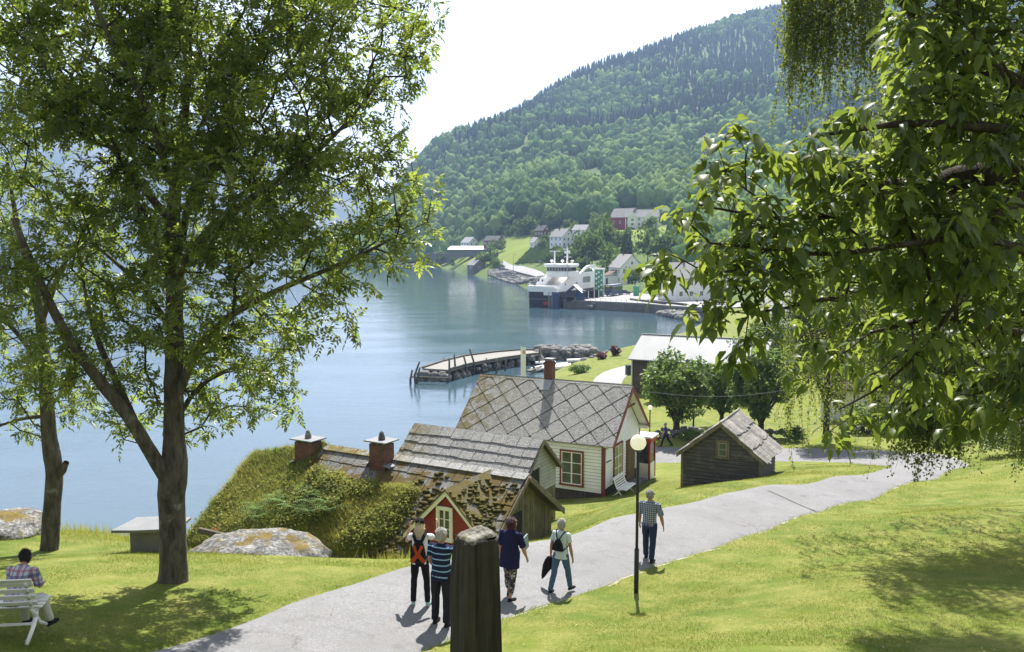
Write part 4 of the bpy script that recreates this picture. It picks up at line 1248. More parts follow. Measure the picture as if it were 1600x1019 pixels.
    def lim2(z): q = min(dh - .06, (dz - .10 - z) / s); return (-q, q)
    clap(m, (dx, dy, 0), (1, 0, 0), (0, -1, 0), -dh, dh, .0, dz - .12, .17, lim2, .024)
    m.box(dx - dh + .06, dx + dh - .06, dy, dy + 2.0, -.2, zb); m.prism([(dx - dh + .06, dy, zb), (dx + dh - .06, dy, zb), (dx, dy, dz - .08)], (0, 2.0, 0)); dm = m.build('dormer', M['red'], h)
    for sgn in (-1, 1):
        e = dh + .20
        b = MB(); b.prism([(dx, dy - .16, dz + .02), (dx + sgn * e, dy - .16, dz - e * s + .02), (dx + sgn * e, dy - .16, dz - e * s - .15), (dx, dy - .16, dz - .17)], (0, .045, 0)); b.build('bargeboard', M['cream'], dm)
        V = [(dx, dy - .2, dz + .02), (dx + sgn * (e + .04), dy - .2, dz - (e + .04) * s + .02), (dx + sgn * (e + .04), dy + .6, dz - (e + .04) * s + .02), (dx, dy + 2.9, dz + .02)]
        b = MB(); b.prism(V if sgn < 0 else V[::-1], (0, 0, .06)); b.build('dormer_roof', M['moss_roof'], dm)
    cu = MB()
    for _ in range(170):
        u_ = r.uniform(.08, 1.0) * (dh + .15); v_ = r.uniform(-.1, 2.2)
        if v_ > .6 + 2.2 * (1 - u_ / (dh + .2)): continue
        s_ = r.uniform(.04, .11); cu.ell((dx + u_, dy + v_, dz + .10 - u_ * s), (s_ * r.uniform(.9, 1.5), s_ * 1.2, s_ * .5), 8, 0, None, r.random())
    cu.build('moss', bpy.data.materials['moss_cushion'], dm, smooth=True, tint=True)['kind'] = 'stuff'
    window(dm, (dx - .12, dy - .02, dz - 1.18), (1, 0, 0), (0, -1, 0), .46, 1.0, 2, 3, M['cream'], M['cream'], M['glass'], .10, .06)
    # low red wall and a white-framed window under the eave
    window(h, (-7.0, -hw - .02, .62), (1, 0, 0), (0, -1, 0), 1.3, .5, 3, 1, M['white_clean'], M['white_clean'], M['glass'], .09, .06)
    b = MB(); b.box(-12.4, -4.2, -fr - .18, -fr - .05, zr - fr * sl - .22, zr - fr * sl - .02); b.build('eave_board', M['wood_dark'], h)
    return h


def leaves_mesh(name, p, r, per, ln, wd, mat_, parent=None, up=.3, tint=(.5, .25), spread=.1, stuff=False):
    """per folded leaves round every point"""
    n = len(p) * per
    q = np.repeat(p, per, 0) + r.normal(0, spread, (n, 3))
    d = r.normal(0, 1, (n, 3)); d[:, 2] = d[:, 2] * .5 + up * .2; d /= np.linalg.norm(d, axis=1)[:, None]
    nn = r.normal(0, 1, (n, 3)); nn[:, 2] += up * 3; sd = np.cross(d, nn); sd /= np.linalg.norm(sd, axis=1)[:, None] + 1e-9
    nn = np.cross(sd, d)
    l = ln * r.uniform(.6, 1.25, n)[:, None]; w = wd * r.uniform(.7, 1.2, n)[:, None]
    V = np.stack([q, q + d * l * .5 - sd * w + nn * w * .35, q + d * l - nn * l * .12, q + d * l * .5 + sd * w + nn * w * .35], 1).reshape(-1, 3)
    b = np.arange(n)[:, None] * 4
    F = np.concatenate([b + np.array([[0, 1, 2]]), b + np.array([[0, 2, 3]])], 0)
    tn = np.clip(r.normal(tint[0], tint[1], n), 0, 1)
    return npmesh(name, V, [F], mat_, parent, {'tint': np.concatenate([tn, tn])})
build_turf_house()

# ------------------------------------------------------------------ grey timber barn on the island of grass
def build_barn():
    a = R(27); gz = 7.35
    h = thing('storage_barn', 'small weathered grey timber barn with a slab shingle roof beside the bend', 'barn', (10.497, 44, gz), -a)
    L, hw, fr, zr, sl = 4.1, 2.0, 2.22, 3.52, .815
    y0, y1 = .22, L - .15
    m = MB()
    def lim(z): q = min(hw, (zr - .10 - z) / sl); return (-q, q)
    for yy, ny in ((y0, -1), (y1, 1)): clap(m, (0, yy, 0), (1, 0, 0), (0, ny, 0), -hw, hw, -.25, zr - .15, .19, lim, .035)
    for xx, nx in ((-hw, -1), (hw, 1)): clap(m, (xx, 0, 0), (0, 1, 0), (nx, 0, 0), y0, y1, -.25, zr - hw * sl - .1, .19, None, .035)
    m.box(-hw + .006, hw - .006, y0 + .006, y1 - .006, -.9, zr - hw * sl - .12, 1); m.prism([(-hw + .006, y0 + .006, zr - hw * sl - .12), (hw - .006, y0 + .006, zr - hw * sl - .12), (0, y0 + .006, zr - .12)], (0, y1 - y0 - .012, 0), 1)  # black core paints the shade seen between the lapped boards
    m.build('wall', [M['wood_grey_h'], M['dark']], h, tint=True)
    for xx in (-hw - .05, hw - .09):
        m = MB(); m.box(xx, xx + .14, y0 - .055, y0 + .02, -.4, zr - hw * sl - .05); m.build('corner_board', M['wood_old'], h)
    pass
    window(h, (.10, y0 - .03, 2.18), (1, 0, 0), (0, -1, 0), .40, .68, 1, 2, M['wood_old'], M['siding_grey'], M['glass'], .14, .06)
    for sgn in (-1, 1):
        S = math.hypot(fr, fr * sl); v = Vector((sgn, 0, -sl)).normalized(); n = Vector((sgn * sl, 0, 1)).normalized()
        P4 = [(0, 0, zr), (sgn * fr, 0, zr - fr * sl), (sgn * fr, L, zr - fr * sl), (0, L, zr)]
        m = MB(); roof_deck(m, P4 if sgn > 0 else P4[::-1], .07); ro = m.build('roof', M['wood_dark'], h)
        s_ = MB(); course_slates(s_, (0, 0, zr), (0, 1, 0), v, n, L, S + .08, 3, .28, .62, .04, .010, .09, .075); s_.build('shingle_covering', M['shingle'], ro, tint=True)
        b = MB(); b.prism([(0, -.02, zr + .04), (sgn * (fr + .03), -.02, zr - fr * sl + .04), (sgn * (fr + .03), -.02, zr - fr * sl - .14), (0, -.02, zr - .16)], (0, .045, 0)); b.build('bargeboard', M['wood_old'], h)
    m = MB(); m.tube([(0, -.03, zr + .07), (.02, L * .5, zr + .10), (0, L + .03, zr + .08)], .05, 7); m.build('ridge_pole', M['shingle'], h)
    return h
build_barn()

# ------------------------------------------------------------------ things on the near slope
def street_lamp(px, py, Y, hgt, label, fat=1.0):
    p = P(px, py, Y); z = hz(p.x, p.y) - .05
    h = thing('street_lamp', label, 'street lamp', (p.x, p.y, z), 0, 'globe street lamps along the path')
    m = MB(); m.tube([(0, 0, -.3), (0, 0, 1.02)], .052 * fat, 14); m.tube([(0, 0, 1.02), (0, 0, 1.06)], [.052 * fat, .034 * fat], 14); m.build('pole_base', M['black'], h, True)
    m = MB(); m.tube([(0, 0, 1.04), (0, 0, hgt - .15)], .032 * fat, 12); m.build('pole', M['black'], h, True)
    m = MB(); m.lathe([(.034, hgt - .22), (.075, hgt - .175), (.085, hgt - .15), (.06, hgt - .13)], 16); m.build('collar', M['black'], h, True)
    m = MB(); m.ell((0, 0, hgt), (.172, .172, .172), 28); m.build('globe', M['globe'], h, True)
    return h
street_lamp(994, 927, 18.7, 3.38, 'tall black lamp post with opal globe standing in the grass verge nearest the lens')
street_lamp(1015, 690, 61, 3.2, 'distant globe lamp by the lane beyond the white house', 1.3)

# old square timber post in front of the lens
def gate_post():
    c = P(743, 833, 5.5); zt = c.z; zb = hz(c.x, c.y) - .2
    h = thing('timber_post', 'thick old square timber post with a cracked lichen-grey top close to the lens', 'post', (c.x, c.y, zb), R(33))
    H = zt - zb; n = 18; V = []; F = []; rings = 90
    prof = []
    for k in range(4 * n):
        s, f = divmod(k, n); f = f / n
        cs = [(-1, -1), (1, -1), (1, 1), (-1, 1)]; a, b = cs[s], cs[(s + 1) % 4]
        prof.append((a[0] + (b[0] - a[0]) * f, a[1] + (b[1] - a[1]) * f))
    prof = np.array(prof); rad = np.linalg.norm(prof, axis=1); prof = prof * np.minimum(1, 1.22 / rad)[:, None]
    m = len(prof)
    for i in range(rings + 1):
        t = i / rings; w = .118 + .045 * (1 - t) ** 1.0
        if t > .93: w -= .012 * ((t - .93) / .07) ** 2
        ang = np.arctan2(prof[:, 1], prof[:, 0])
        gr = .010 * vnoise(ang * 6.5, np.full(m, t * 2.2), 3) + .008 * vnoise(ang * 16, np.full(m, t * 4), 7) + .012 * vnoise(ang * 1.6, np.full(m, t * 5.0), 1)
        crack = -.018 * np.exp(-((ang - (-2.1 + .05 * math.sin(t * 9))) / .035) ** 2) - .014 * np.exp(-((ang + .95 - .04 * math.sin(t * 7)) / .03) ** 2)
        r = 1 + (gr + crack) / w
        zz = H * t - .02 * (i == rings)
        V += [(prof[k, 0] * w * r[k], prof[k, 1] * w * r[k], (zz if np.isscalar(zz) else zz[k])) for k in range(m)]
    for i in range(rings):
        for k in range(m): F.append((i * m + k, i * m + (k + 1) % m, (i + 1) * m + (k + 1) % m, (i + 1) * m + k))
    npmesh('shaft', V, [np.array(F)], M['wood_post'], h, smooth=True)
    V = []; q = 12
    top = rings * m
    for j in range(q):
        s = 1 - j / q
        for k in range(m):
            x, y = prof[k] * (.106 * s)
            V.append((x * (1 + .05 * vnoise(x * 40, y * 40, 3)), y, H + .018 * prof[k, 0] * s + .006 + .006 * float(vnoise(x * 28, y * 28, 5)) - .030 * max(0, (s - .75) / .25) ** 2 + .005 * float(vnoise(x * 9, y * 90, 2))))
    F = [(j * m + k, j * m + (k + 1) % m, (j + 1) * m + (k + 1) % m, (j + 1) * m + k) for j in range(q - 1) for k in range(m)]
    t = NT('post_top'); v = t.co()
    c_ = t.mix(t.ramp(t.noise(24, t.map(v, (1, .25, 1)), 7, .7), [(.35, 0.0), (.66, 1.0)]), (.07, .065, .055), (.34, .33, .29)); c_ = t.mix(t.ramp(t.noise(14, v, 5, .7), [(.56, 0.0), (.66, .85)]), c_, (.150, .135, .030))
    t.bsdf(c_, .92, t.bump(t.noise(50, t.map(v, (1, .3, 1)), 6, .7), 1, .02), .1)
    npmesh('top', V, [np.array(F + [tuple((q - 1) * m + k for k in (0, n, 2 * n, 3 * n))])], t.m, h, smooth=True)
gate_post()

# white slatted benches with curved iron ends
def bench(name, label, loc, rz, L=1.5, group='white slatted benches'):
    h = thing(name, label, 'bench', loc, rz, group)
    prof = [(.50, .40), (.42, .425), (.32, .42), (.22, .405), (.12, .40), (.03, .43), (-.04, .52), (-.08, .63), (-.12, .74), (-.16, .85), (-.205, .92)]
    for i in range(len(prof)):
        y, z = prof[i]; a = prof[min(i + 1, len(prof) - 1)]; b = prof[max(i - 1, 0)]
        d = Vector((0, a[0] - b[0], a[1] - b[1])).normalized(); n = Vector((0, -d.z, d.y))
        m = MB(); m.obox((0, y, z + .012), (L / 2, 0, 0), d * .036, n * .011); m.build('slat', M['white_clean'], h, bevel=.005)
    for s in (-1, 1):
        x = s * (L / 2 - .09)
        m = MB()
        up = [(x, y, z - .022) for y, z in prof]
        for p, q in zip(up[:-1], up[1:]): m.bar(p, q, .05, .04, (1, 0, 0))
        m.tube([(x, .13, .37), (x, .10, .27), (x, .20, .14), (x, .44, 0)], [.03, .034, .032, .028], 8)
        m.tube([(x, .10, .27), (x, -.02, .15), (x, -.26, 0)], [.034, .032, .028], 8)
        m.tube([(x, -.02, .43), (x, .06, .33), (x, .10, .27)], [.028, .03, .034], 8)
        m.build('end_frame', M['white_clean'], h, True)
    m = MB(); m.bar((-L / 2 + .09, .0, .20), (L / 2 - .09, .0, .20), .03); m.build('stretcher', M['white_clean'], h)
    return h
def whloc(x, y, dz=0):
    a = R(26.7); X_ = 6.474 + x * math.cos(a) + y * math.sin(a); Y_ = 47 - x * math.sin(a) + y * math.cos(a); return (X_, Y_, hz(X_, Y_) + dz)
bench('garden_bench', 'white slatted bench against the gable of the white house', whloc(.05, -1.75), -R(26.7) - math.pi / 2, 1.55)
BX, BY = P(-26, 950, 12.6).x, 12.55
BENCH_RZ = R(7)
bench('garden_bench', 'white slatted bench on the lawn holding the seated man, seen from behind', (BX, BY, hz(BX, BY) - .02), BENCH_RZ, 1.6)

# stone table
p = P(237, 860, 21.5); zt = hz(p.x, p.y)
tb = thing('stone_table', 'low stone slab table on a block base beside the big tree', 'table', (p.x, p.y, zt), R(4))
m = MB(); m.prism([(-.78, -.50, .66), (-.2, -.54, .66), (.80, -.47, .66), (.86, .45, .66), (.1, .58, .66), (-.52, .54, .66)], (0, 0, .075)); m.build('slab', M['slab'], tb, bevel=.015)
m = MB(); m.box(-.42, .55, -.28, .30, -.25, .66); m.build('base', M['concrete'], tb, bevel=.02)
m = MB()
for q, s in (((-.55, -.45), .42), ((.5, -.5), .5)):
    m.prism([(q[0] - s, q[1] - .28, .0), (q[0] + s, q[1] - .33, -.02), (q[0] + s * .9, q[1] + .25, .0), (q[0] - s * .7, q[1] + .3, .02)], (0, 0, .05))
m.build('paving', M['slab'], tb)

def boulder(name, label, px0, px1, Y, hgt, dep, seed, rz=0, sink=.35):
    x0, x1 = XatY(px0, 850, Y), XatY(px1, 850, Y); cx = (x0 + x1) / 2; w = abs(x1 - x0) / 2
    v, f = ico(5)
    n = .55 * fbm(v[:, 0] * 1.3 + seed, v[:, 1] * 1.3, v[:, 2] * 1.3, 5)
    v = v * (1 + n * .55)[:, None]; v = v * np.array([w, dep, hgt]); v = v + np.stack([.07 * fbm(v[:, 1] * 3, v[:, 2] * 3, seed, 4), .07 * fbm(v[:, 0] * 3, v[:, 2] * 3, seed, 4), .07 * fbm(v[:, 0] * 3, v[:, 1] * 3, seed, 4)], 1)
    o = npmesh(name, v, [f], M['rock'], None, smooth=True); o.location = (cx, Y, hz(cx, Y) + hgt * (1 - sink) - hgt * .75); o.rotation_euler = (0, 0, rz)
    tag(o, label, 'rock', 'lichen-covered rocks on the lawn edge'); return o
boulder('rock_outcrop', 'broad pale rock outcrop with ochre moss between the lawn and the turf roof', 284, 514, 23.2, .68, 1.5, 3, R(-6), .12)
boulder('rock_outcrop', 'ochre-topped rock at the lawn edge left of the slim tree', -70, 66, 24.0, .50, 1.2, 8, 0, .0)

# dustbins by the lane, corrugated shed, stone walls
for k, (px, lb) in enumerate(((982, 'dark wheelie bin by the lane, the one nearer the water'), (991, 'dark wheelie bin by the lane, the one next to the shed'))):
    q = P(px, 588, 103 + k * .5); h = thing('dustbin', lb, 'dustbin', (q.x, q.y, hz(q.x, q.y)), R(20), 'dustbins by the shed')
    m = MB(); m.prism([(-.29, -.32, .05), (.29, -.32, .05), (.29, .30, .05), (-.29, .30, .05)], (0, 0, .95)); m.build('body', M['roof_and_gap_dark'], h, bevel=.03)
    m = MB(); m.box(-.33, .33, -.37, .36, 1.0, 1.08); m.build('lid', M['cardark'], h, bevel=.02)
def shed():
    q = P(1003, 522, 97); gz = 4.2; a = R(27)
    h = thing('corrugated_shed', 'long shed with a pale grey corrugated roof behind the round trees', 'shed', (q.x, q.y, gz), -a)
    zr = q.z - gz; L = 14.0; fr, sl = 4.6, .48; V = []; F = []; n = int(L / .10)
    for i in range(n + 1):
        x = i * L / n; dz = .035 * (1 if i % 2 else -1)
        for yy in (-fr, -.02): V.append((x, yy, zr - abs(yy) * sl + dz))
    for i in range(n): F.append((2 * i, 2 * i + 2, 2 * i + 3, 2 * i + 1))
    ro = npmesh('roof', V + [(x, y, z - .10) for x, y, z in V], [np.array(F + [tuple(reversed([len(V) + k for k in f])) for f in F])], M['corr'], h)
    m = MB(); m.prism([(0, 0, zr), (0, fr, zr - fr * sl), (L, fr, zr - fr * sl), (L, 0, zr)], (0, 0, -.08)); m.build('roof', M['corr'], h)
    m = MB(); m.box(.35, L - .3, -fr + .4, fr - .4, -.5, zr - fr * sl + .05); m.build('wall', M['wood_dark'], h)
    m = MB(); m.box(-.05, L + .05, -.12, .12, zr - .02, zr + .07); m.build('ridge_cap', M['corr'], h)
    m = MB(); m.box(.30, .42, -fr + .3, -fr + 1.5, -.4, zr - fr * sl + .1); m.build('door', M['white_far'], h)
    for xx in (4, 8, 12): window(h, (xx, -fr + .38, 1.6), (1, 0, 0), (0, -1, 0), 1.2, .7, 3, 1, M['roof_and_gap_dark'], M['roof_and_gap_dark'], M['glass'])
shed()

def rubble(name, pts, smin, smax, mat_, seed, sink=.2, flat=.75):
    r = np.random.default_rng(seed); base = [ico(2)]; var = []
    v0, f0 = ico(2)
    for k in range(6):
        n = .35 * fbm(v0[:, 0] * 1.2 + k * 7, v0[:, 1] * 1.2, v0[:, 2] * 1.2 + k, 3); v = v0 * (1 + n)[:, None]; v = np.sign(v) * np.abs(v) ** .8; var.append((v * np.array([1, .8, flat]), f0))
    pos = np.array(pts); n = len(pos); s = r.uniform(smin, smax, n)
    V, F, Tn = scatter(var, pos, np.stack([s, s], 1), r.random(n) * 6.28, r.integers(0, 6, n), r.random(n))
    return npmesh(name, V, [F], mat_, None, {'tint': Tn})
def drystone(label, px0, px1, py, Y0, Y1):
    a, b = P(px0, py, Y0), P(px1, py, Y1); r = np.random.default_rng(int(px0)); pts = []
    L = math.hypot(b.x - a.x, b.y - a.y)
    for k in range(int(L * 11)):
        t = r.random(); x = a.x + (b.x - a.x) * t; y = a.y + (b.y - a.y) * t + r.normal(0, .18); pts.append((x, y, hz(x, y) + r.choice([.05, .25, .45, .62])))
    return tag(rubble('stone_wall', pts, .12, .26, M['wallstone'], int(px0)), label, 'stone wall', 'low dry stone walls')
drystone('low dry stone wall under the first round tree by the lane', 1016, 1112, 680, 65.5, 66.5)
drystone('low dry stone wall between the grey barn and the weeping trees', 1195, 1250, 686, 65, 65)
drystone('low dry stone wall half hidden below the drooping branches', 1320, 1420, 684, 68, 70)

# overhead cable
a_, b_ = P(1011, 612, 62), P(1260, 604, 58); pts = [a_.lerp(b_, t) + Vector((0, 0, -.5 * math.sin(math.pi * t))) for t in np.linspace(0, 1, 24)]
m = MB(); m.tube(pts, .016, 5); tag(m.build('cable', M['steel']), 'thin overhead cable sagging in front of the round trees', 'cable')

# ------------------------------------------------------------------ stone pier, its posts, boats and banner
def pier():
    Zd = 1.6
    far = [T(a, b, 1)[:] for a, b in ()]
    def atz(px, py, z): d = P(px, py, 1.0); s = (z - CAMZ) / (d.z - CAMZ); return Vector((d.x * s, s, z))
    F_ = [atz(*q, Zd) for q in ((660, 575.5), (692, 565), (727, 556.5), (775, 550.5), (812, 547.5), (842, 547.5))]
    N_ = [atz(*q, Zd) for q in ((703, 578), (728, 571), (757, 565), (790, 559.5), (820, 555.5), (846, 552.5))]
    h = thing('stone_pier', 'curving stone and timber pier with a pale deck running out into the fjord', 'pier', (F_[0].x, F_[0].y, 0))
    off = Vector((F_[0].x, F_[0].y, 0)); F_ = [p - off for p in F_]; N_ = [p - off for p in N_]
    m = MB()
    for i in range(len(F_) - 1): m.prism([N_[i], N_[i + 1], F_[i + 1], F_[i]], (0, 0, -.28))
    m.build('deck', M['concrete'], h)
    for row, nm in ((N_, 'edge_beam'), (F_, 'edge_beam')):
        m = MB()
        for p, q in zip(row[:-1], row[1:]): m.bar(p + Vector((0, 0, .12)), q + Vector((0, 0, .12)), .3, .26)
        m.build(nm, M['wood_pier'], h)
    r = np.random.default_rng(3); pts = []
    for i in range(len(F_) - 1):
        for k in range(70):
            t = r.random(); u = r.random(); a = N_[i].lerp(N_[i + 1], t); b = F_[i].lerp(F_[i + 1], t); p = a.lerp(b, u * 1.1 - .05); pts.append((p.x + off.x, p.y + off.y, r.uniform(-1.2, 1.05)))
    for k in range(60):
        p = N_[0].lerp(F_[0], r.random()); pts.append((p.x + off.x + r.normal(-.3, .3), p.y + off.y + r.normal(-.3, .3), r.uniform(-1, .9)))
    sf = rubble('stone_fill', [(x - off.x, y - off.y, z) for x, y, z in pts], .35, .85, M['stone'], 4); sf.parent = h; sf['kind'] = 'stuff'
    # mooring posts: every one stands by itself
    posts = [(642, 600, 578, .2), (650, 600, 565, .5), (653, 598, 574, .3), (672, 572, 568, .2), (686, 566, 564, .2), (693, 563, 560, .1), (695, 564, 562, 0), (702, 596, 560, .0), (711, 592, 554, -.1), (728, 588, 555, -.35), (739, 585, 545, -.5), (713, 560, 558, 0), (738, 558, 556, 0), (760, 578, 560, 0), (776, 574, 560, 0), (790, 570, 557, 0), (843, 562, 543, 0), (663, 574, 571, .1)]
    words = ['stubby', 'leaning', 'short', 'low', 'slim', 'thin', 'small', 'upright', 'tall', 'slanted', 'tallest slanted', 'far', 'distant', 'near-side', 'mid-pier', 'inner', 'shoreward', 'corner']
    for k, (px, pb, pt, lean) in enumerate(posts):
        b = atz(px, pb, 0.0 if pb > 577 else .8); t = P(px, pt, b.y); b.z -= 1.2
        m = MB(); m.tube([b, b.lerp(t, .55) + Vector((lean * .4 * -1, 0, 0)), t + Vector((-lean, 0, 0)) * -1], [.17, .155, .13], 8)
        tag(m.build('mooring_post', M['wood_pier'], None, True), 'weathered timber mooring post, %s, %s along the pier from its outer end' % (words[k], ['first', 'second', 'third', 'fourth', 'fifth', 'sixth', 'seventh', 'eighth', 'ninth', 'tenth', 'eleventh', 'twelfth', 'thirteenth', 'fourteenth', 'fifteenth', 'sixteenth', 'seventeenth', 'eighteenth'][sorted(range(len(posts)), key=lambda i: posts[i][0]).index(k)]), 'post', 'mooring posts along the pier')
    m = MB(); m.bar(atz(641, 589, .9), atz(700, 591, .9), .2); tag(m.build('fender_beam', M['wood_pier']), 'horizontal fender beam across the outer end of the pier', 'beam')
    # breakwater of dumped stone from the pier root to the shore
    pts = []
    for k in range(420):
        t = r.random(); px = 838 + 92 * t; a = atz(px, 563 - 3 * t, 0); y = a.y + r.uniform(-.5, 5.5); pts.append((a.x * y / a.y, y, r.uniform(-.5, 1.9) * (1 - .3 * t)))
    setting(rubble('rubble', pts, .35, .95, M['stone'], 9), 'stuff', 'dumped stones of the breakwater at the root of the pier')
    pts = []
    for k in range(260):
        px = r.uniform(905, 1000); y = r.uniform(118, 150); x = XatY(px, 560, y); s = float(poly_sd(np.array([x]), np.array([y]), COAST)[0])
        if -1 < s < 4: pts.append((x, y, max(.1, hz(x, y))))
    setting(rubble('shore_stones', pts, .2, .55, M['stone'], 12), 'stuff', 'pale stones scattered along the near shore')
    def boat(label, px, py, L, rz, col, cover):
        b = atz(px, py, .0); h = thing('rowing_boat', label, 'boat', (b.x, b.y, .05), rz, 'small white boats behind the pier')
        V = []; F = []; n = 11
        for i in range(n):
            t = i / (n - 1); w = .78 * (1 - max(0, (t - .45) / .55) ** 2.2) * (.85 + .15 * min(1, t * 4)); x = (t - .5) * L; zt = .55 + .22 * t ** 2
            for (a, c) in ((-1, zt), (-.86, .25), (-.3, -.1), (.3, -.1), (.86, .25), (1, zt), (.90, zt - .02), (.7, .22), (-.7, .22), (-.90, zt - .02)): V.append((x, a * w, c))
        k = 10
        for i in range(n - 1):
            for j in range(k): F.append((i * k + j, i * k + (j + 1) % k, (i + 1) * k + (j + 1) % k, (i + 1) * k + j))
        npmesh('hull', V, [np.array(F + [(9, 8, 7, 6)]), np.array([(0, 5, 4, 3), (0, 3, 2, 1)])], col, h)
        if cover:
            m = MB(); m.prism([(-L * .42, -.7, .6), (L * .30, -.62, .68), (L * .42, 0, .95), (L * .30, .62, .68), (-L * .42, .7, .6)], (0, 0, .05)); m.prism([(-L * .42, -.68, .64), (-L * .42, .68, .64), (-L * .3, 0, 1.15)], (L * .62, 0, .02)); m.build('cover', M['white_far'], h)
        else:
            for x in (-.25, .12):
                m = MB(); m.box(x * L, x * L + .22, -.68, .68, .38, .42); m.build('seat', M['wood_old'], h)
            m = MB(); m.box(-L * .5 - .18, -L * .5 + .06, -.14, .14, .2, .95); m.build('outboard_motor', M['roof_and_gap_dark'], h, bevel=.04)
    boat('white motorboat with a pale tarpaulin cover drawn up by the shrub', 873, 579, 5.4, R(28), M['white_far'], True)
    boat('small open white boat moored beside the banner', 846, 579, 4.2, R(55), M['white_far'], False)
    boat('long open white boat lying against the breakwater stones', 908, 567, 5.0, R(8), M['white_far'], False)
    m = MB(); a, b = atz(836, 566.5, .35), atz(868, 566, .35); m.bar(a, b, 1.4, .3); tag(m.build('float_jetty', M['white_far']), 'narrow white floating jetty behind the banner', 'jetty')
    m = MB(); a, b = atz(826, 580, .5), atz(843, 572.5, .5); m.bar(a, b, .8, .2); tag(m.build('gangway', M['wood_pier']), 'grey sloping gangway leading down to the moored boats', 'gangway')
    q = P(814, 590, 112); zb = hz(q.x, q.y)
    h = thing('banner', 'tall narrow white banner on a pole by the boats', 'banner', (q.x, q.y, zb), R(10))
    zt = P(816, 541, 112).z - zb; m = MB(); m.tube([(0, 0, -.2), (0, 0, zt)], .04, 8); m.build('pole', M['white_clean'], h)
    m = MB(); m.prism([(.05, 0, zt - 4.0), (.62, .03, zt - 4.0), (.66, .05, zt - .25), (.05, 0, zt - .1)], (0, .02, 0)); cl = m.build('cloth', M['white_clean'], h)
    m = MB(); m.obox((.38, .0, zt - .75), (.17, 0, 0), (0, .02, 0), (0, 0, .22)); m.build('emblem', paint('pale_orange', (.65, .40, .25), .8), cl)
pier()

# ------------------------------------------------------------------ the ferry quay across the bay
QZ = 2.2
def Q(px, py, z=QZ):
    d = P(px, py, 1.0); s = (z - CAMZ) / (d.z - CAMZ); return Vector((d.x * s, s, z))

quay_edge = [Q(880, 470), Q(1008, 476), Q(1050, 480), Q(1110, 483)]
qp = [(p.x, p.y) for p in quay_edge] + [(95, 270), (92, 330), (40, 350), (28, 322), (24, 300)]
m = MB(); m.prism([(x, y, -4) for x, y in qp], (0, 0, QZ + 4 - .02)); tag(m.build('quay', M['quay']), 'dark stone ferry quay with a wide pale apron on top', 'quay')
m = MB(); m.prism([(x, y, QZ - .02) for x, y in qp], (0, 0, .05)); setting(m.build('road', M['quay_top']))
m = MB()
for p, q in zip(quay_edge[:-1], quay_edge[1:]): m.bar(p + Vector((0, .3, .2)), q + Vector((0, .3, .2)), .5, .35)
tag(m.build('quay_kerb', M['concrete']), 'pale raised kerb along the front edge of the ferry quay', 'kerb')
m = MB()
for k in range(16):
    p = quay_edge[0].lerp(quay_edge[1], (k + .5) / 16) + Vector((.2, 1.2, 0)); m.tube([p, p + Vector((0, 0, 1.25))], .05, 6)
    if k: m.bar(p + Vector((0, 0, 1.2)), pp + Vector((0, 0, 1.2)), .05)
    pp = p
tag(m.build('railing', M['steel']), 'thin steel railing along the quay edge in front of the bus', 'railing')
for k, (a, b) in enumerate((((1072, 478), (1012, 471)), ((1040, 476), (985, 469)))):
    m = MB(); p, q = Q(*a) + Vector((0, 0, .35)), Q(*b) + Vector((0, 0, .35)); m.tube([p.lerp(q, 0), q], .32, 10)
    tag(m.build('pipe', M['roof_and_gap_dark'], None, True), ['long dark pipe lying on the quay, the front one', 'long dark pipe lying on the quay, the one behind'][k], 'pipe', 'dark pipes lying on the quay')

def simple_house(name, label, base, rz, L, Wd, H, rise, wall, roof, rows=1, cols=3, gcols=2, chim=True, ov=.4, cat='house', group=None, gwin=True, trim=None):
    h = thing(name, label, cat, base, rz, group)
    m = MB(); x0, x1, y0, y1 = -L / 2, L / 2, -Wd / 2, Wd / 2
    m.box(x0, x1, y0, y1, -3.5, H); m.prism([(x0, y0, H), (x0, y1, H), (x0, 0, H + rise)], (L, 0, 0)); m.build('wall', wall, h)
    sl = rise / (Wd / 2); e = Wd / 2 + ov
    m = MB()
    for s in (-1, 1):
        V = [(x0 - ov, 0, H + rise + .08), (x0 - ov, s * e, H + rise - e * sl + .08), (x1 + ov, s * e, H + rise - e * sl + .08), (x1 + ov, 0, H + rise + .08)]
        m.prism(V if s < 0 else V[::-1], (0, 0, .16))
    ro = m.build('roof', roof, h)
    if chim:
        c = MB(); c.box(-L * .18 - .35, -L * .18 + .35, -.35, .35, H + rise - .5, H + rise + 1.0); c.build('chimney', M['brick'], ro)
    tr = trim or M['white_clean']
    for j in range(rows):
        z = H * (j + .55) / rows
        for i in range(cols):
            x = x0 + L * (i + .5) / cols
            window(h, (x, y0 - .01, z), (1, 0, 0), (0, -1, 0), min(1.1, L / cols * .4), min(1.4, H / rows * .52), 2, 2, tr, tr, M['glass'], .09, .05)
        for i in range(gcols):
            y = y0 + Wd * (i + .5) / gcols
            for s in (-1, 1): window(h, (s * L / 2 + s * .01, y, z), (0, 1, 0), (s, 0, 0), min(1.1, Wd / gcols * .4), min(1.4, H / rows * .52), 2, 2, tr, tr, M['glass'], .09, .05)
    if gwin:
        for s in (-1, 1): window(h, (s * L / 2 + s * .01, 0, H + rise * .35), (0, 1, 0), (s, 0, 0), .9, 1.1, 2, 2, tr, tr, M['glass'], .09, .05)
    return h

def on(px, py, dy=0, y0=200): p = G(px, py, y0); return Vector((p.x, p.y + dy, hz(p.x, p.y + dy)))

